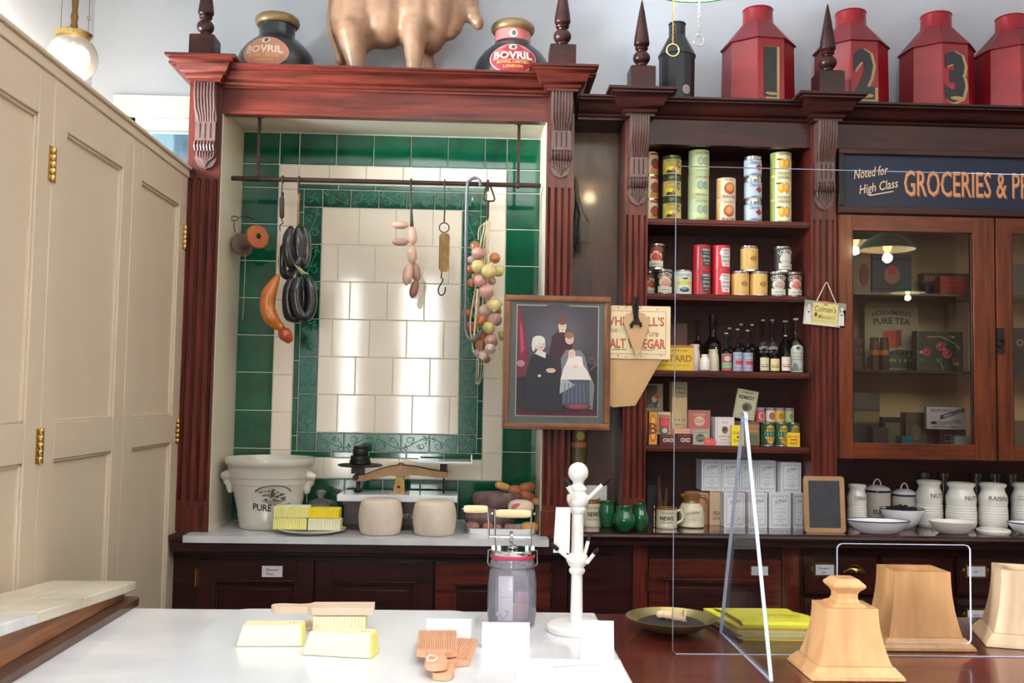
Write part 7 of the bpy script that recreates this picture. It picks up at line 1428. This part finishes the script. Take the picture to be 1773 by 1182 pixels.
# ---- dark counter: bowl with grounds and scoop
zc0 = ZD_+.0006
xb_, yb_ = atz(1162, 1068, ZD_+.036); BW = thing('weighing_pan', 'shallow brass pan of dark grains with a small wooden scoop', 'pan', (xb_, yb_, zc0)); rb2 = 77.5*yb_/1700
b = MB(); b.lathe([(rb2*.3, 0), (rb2*.35, .001), (rb2*.7, .014), (rb2*.92, .029), (rb2, .037), (rb2*.985, .0375), (rb2*.9, .031), (rb2*.68, .017), (rb2*.3, .004), (0, .003)], mat('tarnished_brass', (186, 176, 120), .3, metal=.85, var=.2, vscale=20), 48); o = b.build('pan', BW)
b = MB(); b.lathe([(0, .034), (rb2*.3, .033), (rb2*.6, .028), (rb2*.74, .0212)], mat('dark_grains', (58, 48, 52), .8, var=.6, vscale=400, bump=.8, bscale=500), 40); o = b.build('dark_grains', BW); o['kind'] = 'stuff'
so = mat('scoop_wood', (238, 206, 170), .5)
b = MB(); b.tube([(-.032, -.014, .045), (-.026, -.0145, .046), (-.016, -.016, .045)], [.008, .010, .006], so, 12); b.ell((-.031, -.014, .045), (.010, .010, .009), so, 12)
vs = []; fs = []; n = 20
for j in range(8):
    t = j/7; r = .006+.011*min(1, t*2.2); 
    for i in range(n+1): a = -PI*.12*(1)+(-PI*.76-(.6 if t < .35 else 0))*i/n if False else PI*1.0+PI*i/n; lift = 1; vs.append((-.016+.044*t+(.012*(1-abs(i/n-.5)*2) if j == 7 else 0), -.016-.006*t+r*cos(a), .046-.004*t+r*sin(a)*.9))
for j in range(7):
    for i in range(n): fs.append((j*(n+1)+i, j*(n+1)+i+1, (j+1)*(n+1)+i+1, (j+1)*(n+1)+i))
b.add(vs, fs, so); b.ell((-.012, -.017, .045), (.012, .013, .011), so, 14); b.tube([(.026+.004*sin(a), -.022+.0165*cos(a), .043+.015*sin(a)) for a in [2*PI*k/18 for k in range(18)]], .0022, so, 6, True)
b.build('wooden_scoop', BW)
# ---- paper bags stack
xA1, yA1 = atz(1290, 1112, ZD_); xA2, yA2 = atz(1408, 1115, ZD_)
ylw = mat('yellow_paper', (226, 224, 66), .6, c2=(214, 206, 60), vscale=6); cols = ['d8cc50', 'c8a8a0', 'dcd850', 'b8c8c0', 'e0dc58', 'd4a07c', 'dcd64c', 'c0c8b8', 'd8c89c']
bag_x0, bag_x1 = xA1-.005, xA2+.03
for k in range(7):
    b = MB(); j = random.Random(k).uniform(-.006, .006); z0_ = zc0+.0048*k; yb0 = yA1+.015; b.prism([(bag_x0+j-.002*k, yb0), (bag_x1+j, yb0), (bag_x1-.02+j, yb0+.21), (bag_x0-.035+j-.002*k, yb0+.21)], 'xy', z0_, z0_+.0042, paint(cols[k]) if k < 6 else ylw)
    tag(b.build('paper_bag', world=True, loc=((bag_x0+bag_x1)/2, yA1+.1, z0_)), 'flat paper bag in the stack under the big yellow one, layer %s' % ('lowest', 'second from the counter', 'third from the counter', 'fourth from the counter', 'fifth from the counter', 'sixth from the counter', 'topmost yellow')[k], 'paper bag', 'stack of flat paper bags')
b = MB(); zb0 = zc0+.0048*7; yb0 = yA1+.015
vs = []; W2 = 10
prof2 = [(0.0, .0), (.0, .004), (.012, .010), (.09, .011), (.15, .006), (.205, .001)]
vsx = []
for (yy, zz_) in prof2: vsx += [(bag_x0+.004-yy*.12, yb0+yy+.002, zb0+zz_), (bag_x1-.002+(.0 if yy < .1 else -.02), yb0+yy+.002, zb0+zz_*.8)]
vsx += [(v[0], v[1], zb0) for v in vsx[-2:]]+[(v[0], v[1], zb0-.0) for v in vsx[:2]]
fs = [(2*i, 2*i+1, 2*i+3, 2*i+2) for i in range(len(prof2)-1)]
b.add(vsx, fs, ylw); b.add([(bag_x0-.004, yb0-.001, zc0+.03), (bag_x1, yb0-.001, zc0+.03), (bag_x1, yb0-.001, zb0+.002), (bag_x0-.0, yb0-.001, zb0+.002)], [(0, 1, 2, 3)], ylw)
f = plane(((bag_x0+bag_x1)/2+.02, yb0+.05, zb0+.0105), (1, 0, 0), (0, 1, .0)); b.dtext(f, 'Sweet Shoppe', .0, .035, .022, paint('a09a38'), wmax=.1, shear=.2); b.scrib(f, -.04, .05, .008, .004, paint('8a8440'), 2); b.scrib(f, -.03, .04, -.006, .004, paint('8a8440'), 3)
tag(b.build('folded_yellow_bag', world=True, loc=((bag_x0+bag_x1)/2, yb0+.1, zb0), sharp=20), 'large bright yellow printed paper bag folded over the top of the stack', 'paper bag')
# ---- wooden pedestals
def pedestal(lab, x0, x1, y0, dep, h1, topw, ht, knob, flip=False, m=pale_wood):
    w_ = x1-x0; o = thing('wooden_pedestal', lab, 'stand', ((x0+x1)/2, y0+dep/2, zc0), group='pale wooden flared pedestals')
    a, c = w_/2, dep/2
    b = MB(); b.hexa([(-a, -c, 0), (a, -c, 0), (a, c, 0), (-a, c, 0)], [(-a, -c, .006), (a, -c, .006), (a, c, .006), (-a, c, .006)], m); b.hexa([(-a, -c, .006), (a, -c, .006), (a, c, .006), (-a, c, .006)], [(-a*.82, -c*.82, h1), (a*.82, -c*.82, h1), (a*.82, c*.82, h1), (-a*.82, c*.82, h1)], m); b.build('chamfered_base', o, bevel=.002)
    b = MB(); n = 12; vs = []; fs = []
    for j in range(n+1):
        t = j/n; k = topw+(.78-topw)*(1-t)**2.0
        z = h1+.0005+(ht-h1)*t; vs += [(-a*k, -c*k, z), (a*k, -c*k, z), (a*k, c*k, z), (-a*k, c*k, z)]
    for j in range(n):
        for i in range(4): q = (i+1) % 4; fs.append((4*j+i, 4*j+q, 4*j+4+q, 4*j+4+i))
    fs.append((3, 2, 1, 0)); kk = topw*.8; base = 4*n
    if knob: fs.append(tuple(base+i for i in range(4)))
    else:
        m0 = len(vs); vs += [(-a*kk, -c*kk, ht), (a*kk, -c*kk, ht), (a*kk, c*kk, ht), (-a*kk, c*kk, ht), (-a*kk, -c*kk, ht-.012), (a*kk, -c*kk, ht-.012), (a*kk, c*kk, ht-.012), (-a*kk, c*kk, ht-.012)]
        for i in range(4): q = (i+1) % 4; fs += [(base+i, base+q, m0+q, m0+i), (m0+i, m0+q, m0+4+q, m0+4+i)]
        fs.append((m0+4, m0+5, m0+6, m0+7))
    b.add(vs, fs, m); b.build('flared_body', o, sharp=25)
    if knob:
        b = MB(); s = a*topw*.62; prof3 = [(1.0, 0), (1.0, .004), (.72, .009), (.62, .016), (.62, .026), (.74, .033), (.92, .038), (1.0, .042), (1.0, .046), (.7, .056), (.62, .058)]
        vs = []; fs = []
        for k, z in prof3: vs += [(-s*k, -s*k, ht+.0003+z), (s*k, -s*k, ht+.0003+z), (s*k, s*k, ht+.0003+z), (-s*k, s*k, ht+.0003+z)]
        for j in range(len(prof3)-1):
            for i in range(4): q = (i+1) % 4; fs.append((4*j+i, 4*j+q, 4*j+4+q, 4*j+4+i))
        fs += [(3, 2, 1, 0), tuple(4*(len(prof3)-1)+i for i in range(4))]; b.add(vs, fs, m); b.build('square_knob', o, sharp=25)
    return o
xa, ya = atz(1406, 1180, ZD_); xb, _ = atz(1565, 1178, ZD_)
ht1 = at(1485, 1054, ya+.04)[1]-ZD_
pedestal('nearest pale wooden pedestal with a square knob on top', xa, xb, ya, .165, .026, .56, ht1, True)
xa, ya = atz(1531, 1128, ZD_); xb, _ = atz(1686, 1126, ZD_); ht2 = at(1590, 990, ya+.04)[1]-ZD_
pedestal('knobless pale wooden pedestal standing behind the knobbed one', xa-.005, xb, ya, .175, .028, .60, ht2, False)
xa, ya = atz(1690, 1112, ZD_)
o3 = pedestal('palest wooden pedestal cut by the right edge of the photo', xa-.01, xa+.2, 2.30, .2, .030, .58, at(1760, 985, ya)[1]-ZD_, False, m=mat('pale_bleached_wood', (208, 180, 150), .5, c2=(196, 164, 132), vscale=6, stretch=(6, 6, .8)))
o3.rotation_euler = (0, 0, -.3); o3.location.x += .035
# ---- acrylic screen
SCN = thing('acrylic_screen', 'tall clear acrylic counter screen with a serving hatch and triangular foot', 'screen', (1.2, 2.246, zc0))
Ys = 2.246; xL = .4515; xR_ = 1.95; zT_ = at(1170, 287, Ys)[1]; hx0, hz1 = at(1450, 941, Ys); hx1, _ = at(1679, 941, Ys); t_ = .0025
_, hz0 = at(1565, 1113, Ys); hz0 = max(hz0, ZD_+.004)
def plate(name, outer, holes, plane_, d0, d1, par):
    b = MB()
    def P3(p, d): return (p[0], d, p[1]) if plane_ == 'xz' else (d, p[0], p[1])
    if holes:   # ring between outer rectangle and one rounded hole: build as strips
        h = holes[0]; xs0, xs1, zs0, zs1 = outer
        hx = [p[0] for p in h]; hz = [p[1] for p in h]; a0, a1, c0, c1 = min(hx), max(hx), min(hz), max(hz)
        for (u0, u1, v0, v1) in ((xs0, a0, zs0, zs1), (a1, xs1, zs0, zs1), (a0, a1, zs0, c0), (a0, a1, c1, zs1)):
            for d in (d0, d1): b.add([P3((u0, v0), d), P3((u1, v0), d), P3((u1, v1), d), P3((u0, v1), d)], [(0, 1, 2, 3)], thin)
    else:
        for d in (d0, d1): b.add([P3(p, d) for p in outer], [tuple(range(len(outer)))], thin)
    return b.build(name, par, world=True, flat=True)
def edge(name, pts, plane_, d0, d1, wd, par, closed=True):
    b = MB(); n = len(pts)
    for i in range(n if closed else n-1):
        p, q = pts[i], pts[(i+1) % n]; dx, dz = q[0]-p[0], q[1]-p[1]; l = math.hypot(dx, dz)
        if l < 1e-6: continue
        nx, nz = -dz/l*wd, dx/l*wd
        quad = [p, q, (q[0]+nx, q[1]+nz), (p[0]+nx, p[1]+nz)]
        b.prism(quad, plane_, d0, d1, aedge)
    return b.build(name, par, world=True, flat=True)
zb3 = ZD_+.0008
hole = rrect(hx0, hx1, hz0, hz1, .012, 4)
plate('screen_sheet', (xL, xR_, zb3, zT_), [hole], 'xz', Ys-t_, Ys+t_, SCN)
edge('polished_edge', [(xL, zb3+.008), (xL+.008, zb3), (xR_, zb3), (xR_, zT_), (xL+.006, zT_), (xL, zT_-.006)], 'xz', Ys-t_, Ys+t_, .0010, SCN)
edge('hatch_edge', hole[::-1], 'xz', Ys-t_, Ys+t_, .0014, SCN)
for k, xf in enumerate((.6142, 1.56)):
    apz = at(1297, 708, Ys)[1]; pf = [(2.035, zb3), (2.455, zb3)]+[(2.262, apz-.03)]+arcpts(2.246, apz-.024, .018, .2, PI-.2, 6)+[(2.230, apz-.03)]
    b = MB()
    for d in (xf-.004, xf+.004): b.add([(d, p[0], p[1]) for p in pf], [tuple(range(len(pf)))], thin2)
    o = b.build('triangular_foot', SCN, world=True, flat=True)
    edge('foot_edge', pf, 'yz', xf-.004, xf+.004, .0012, o if False else SCN)
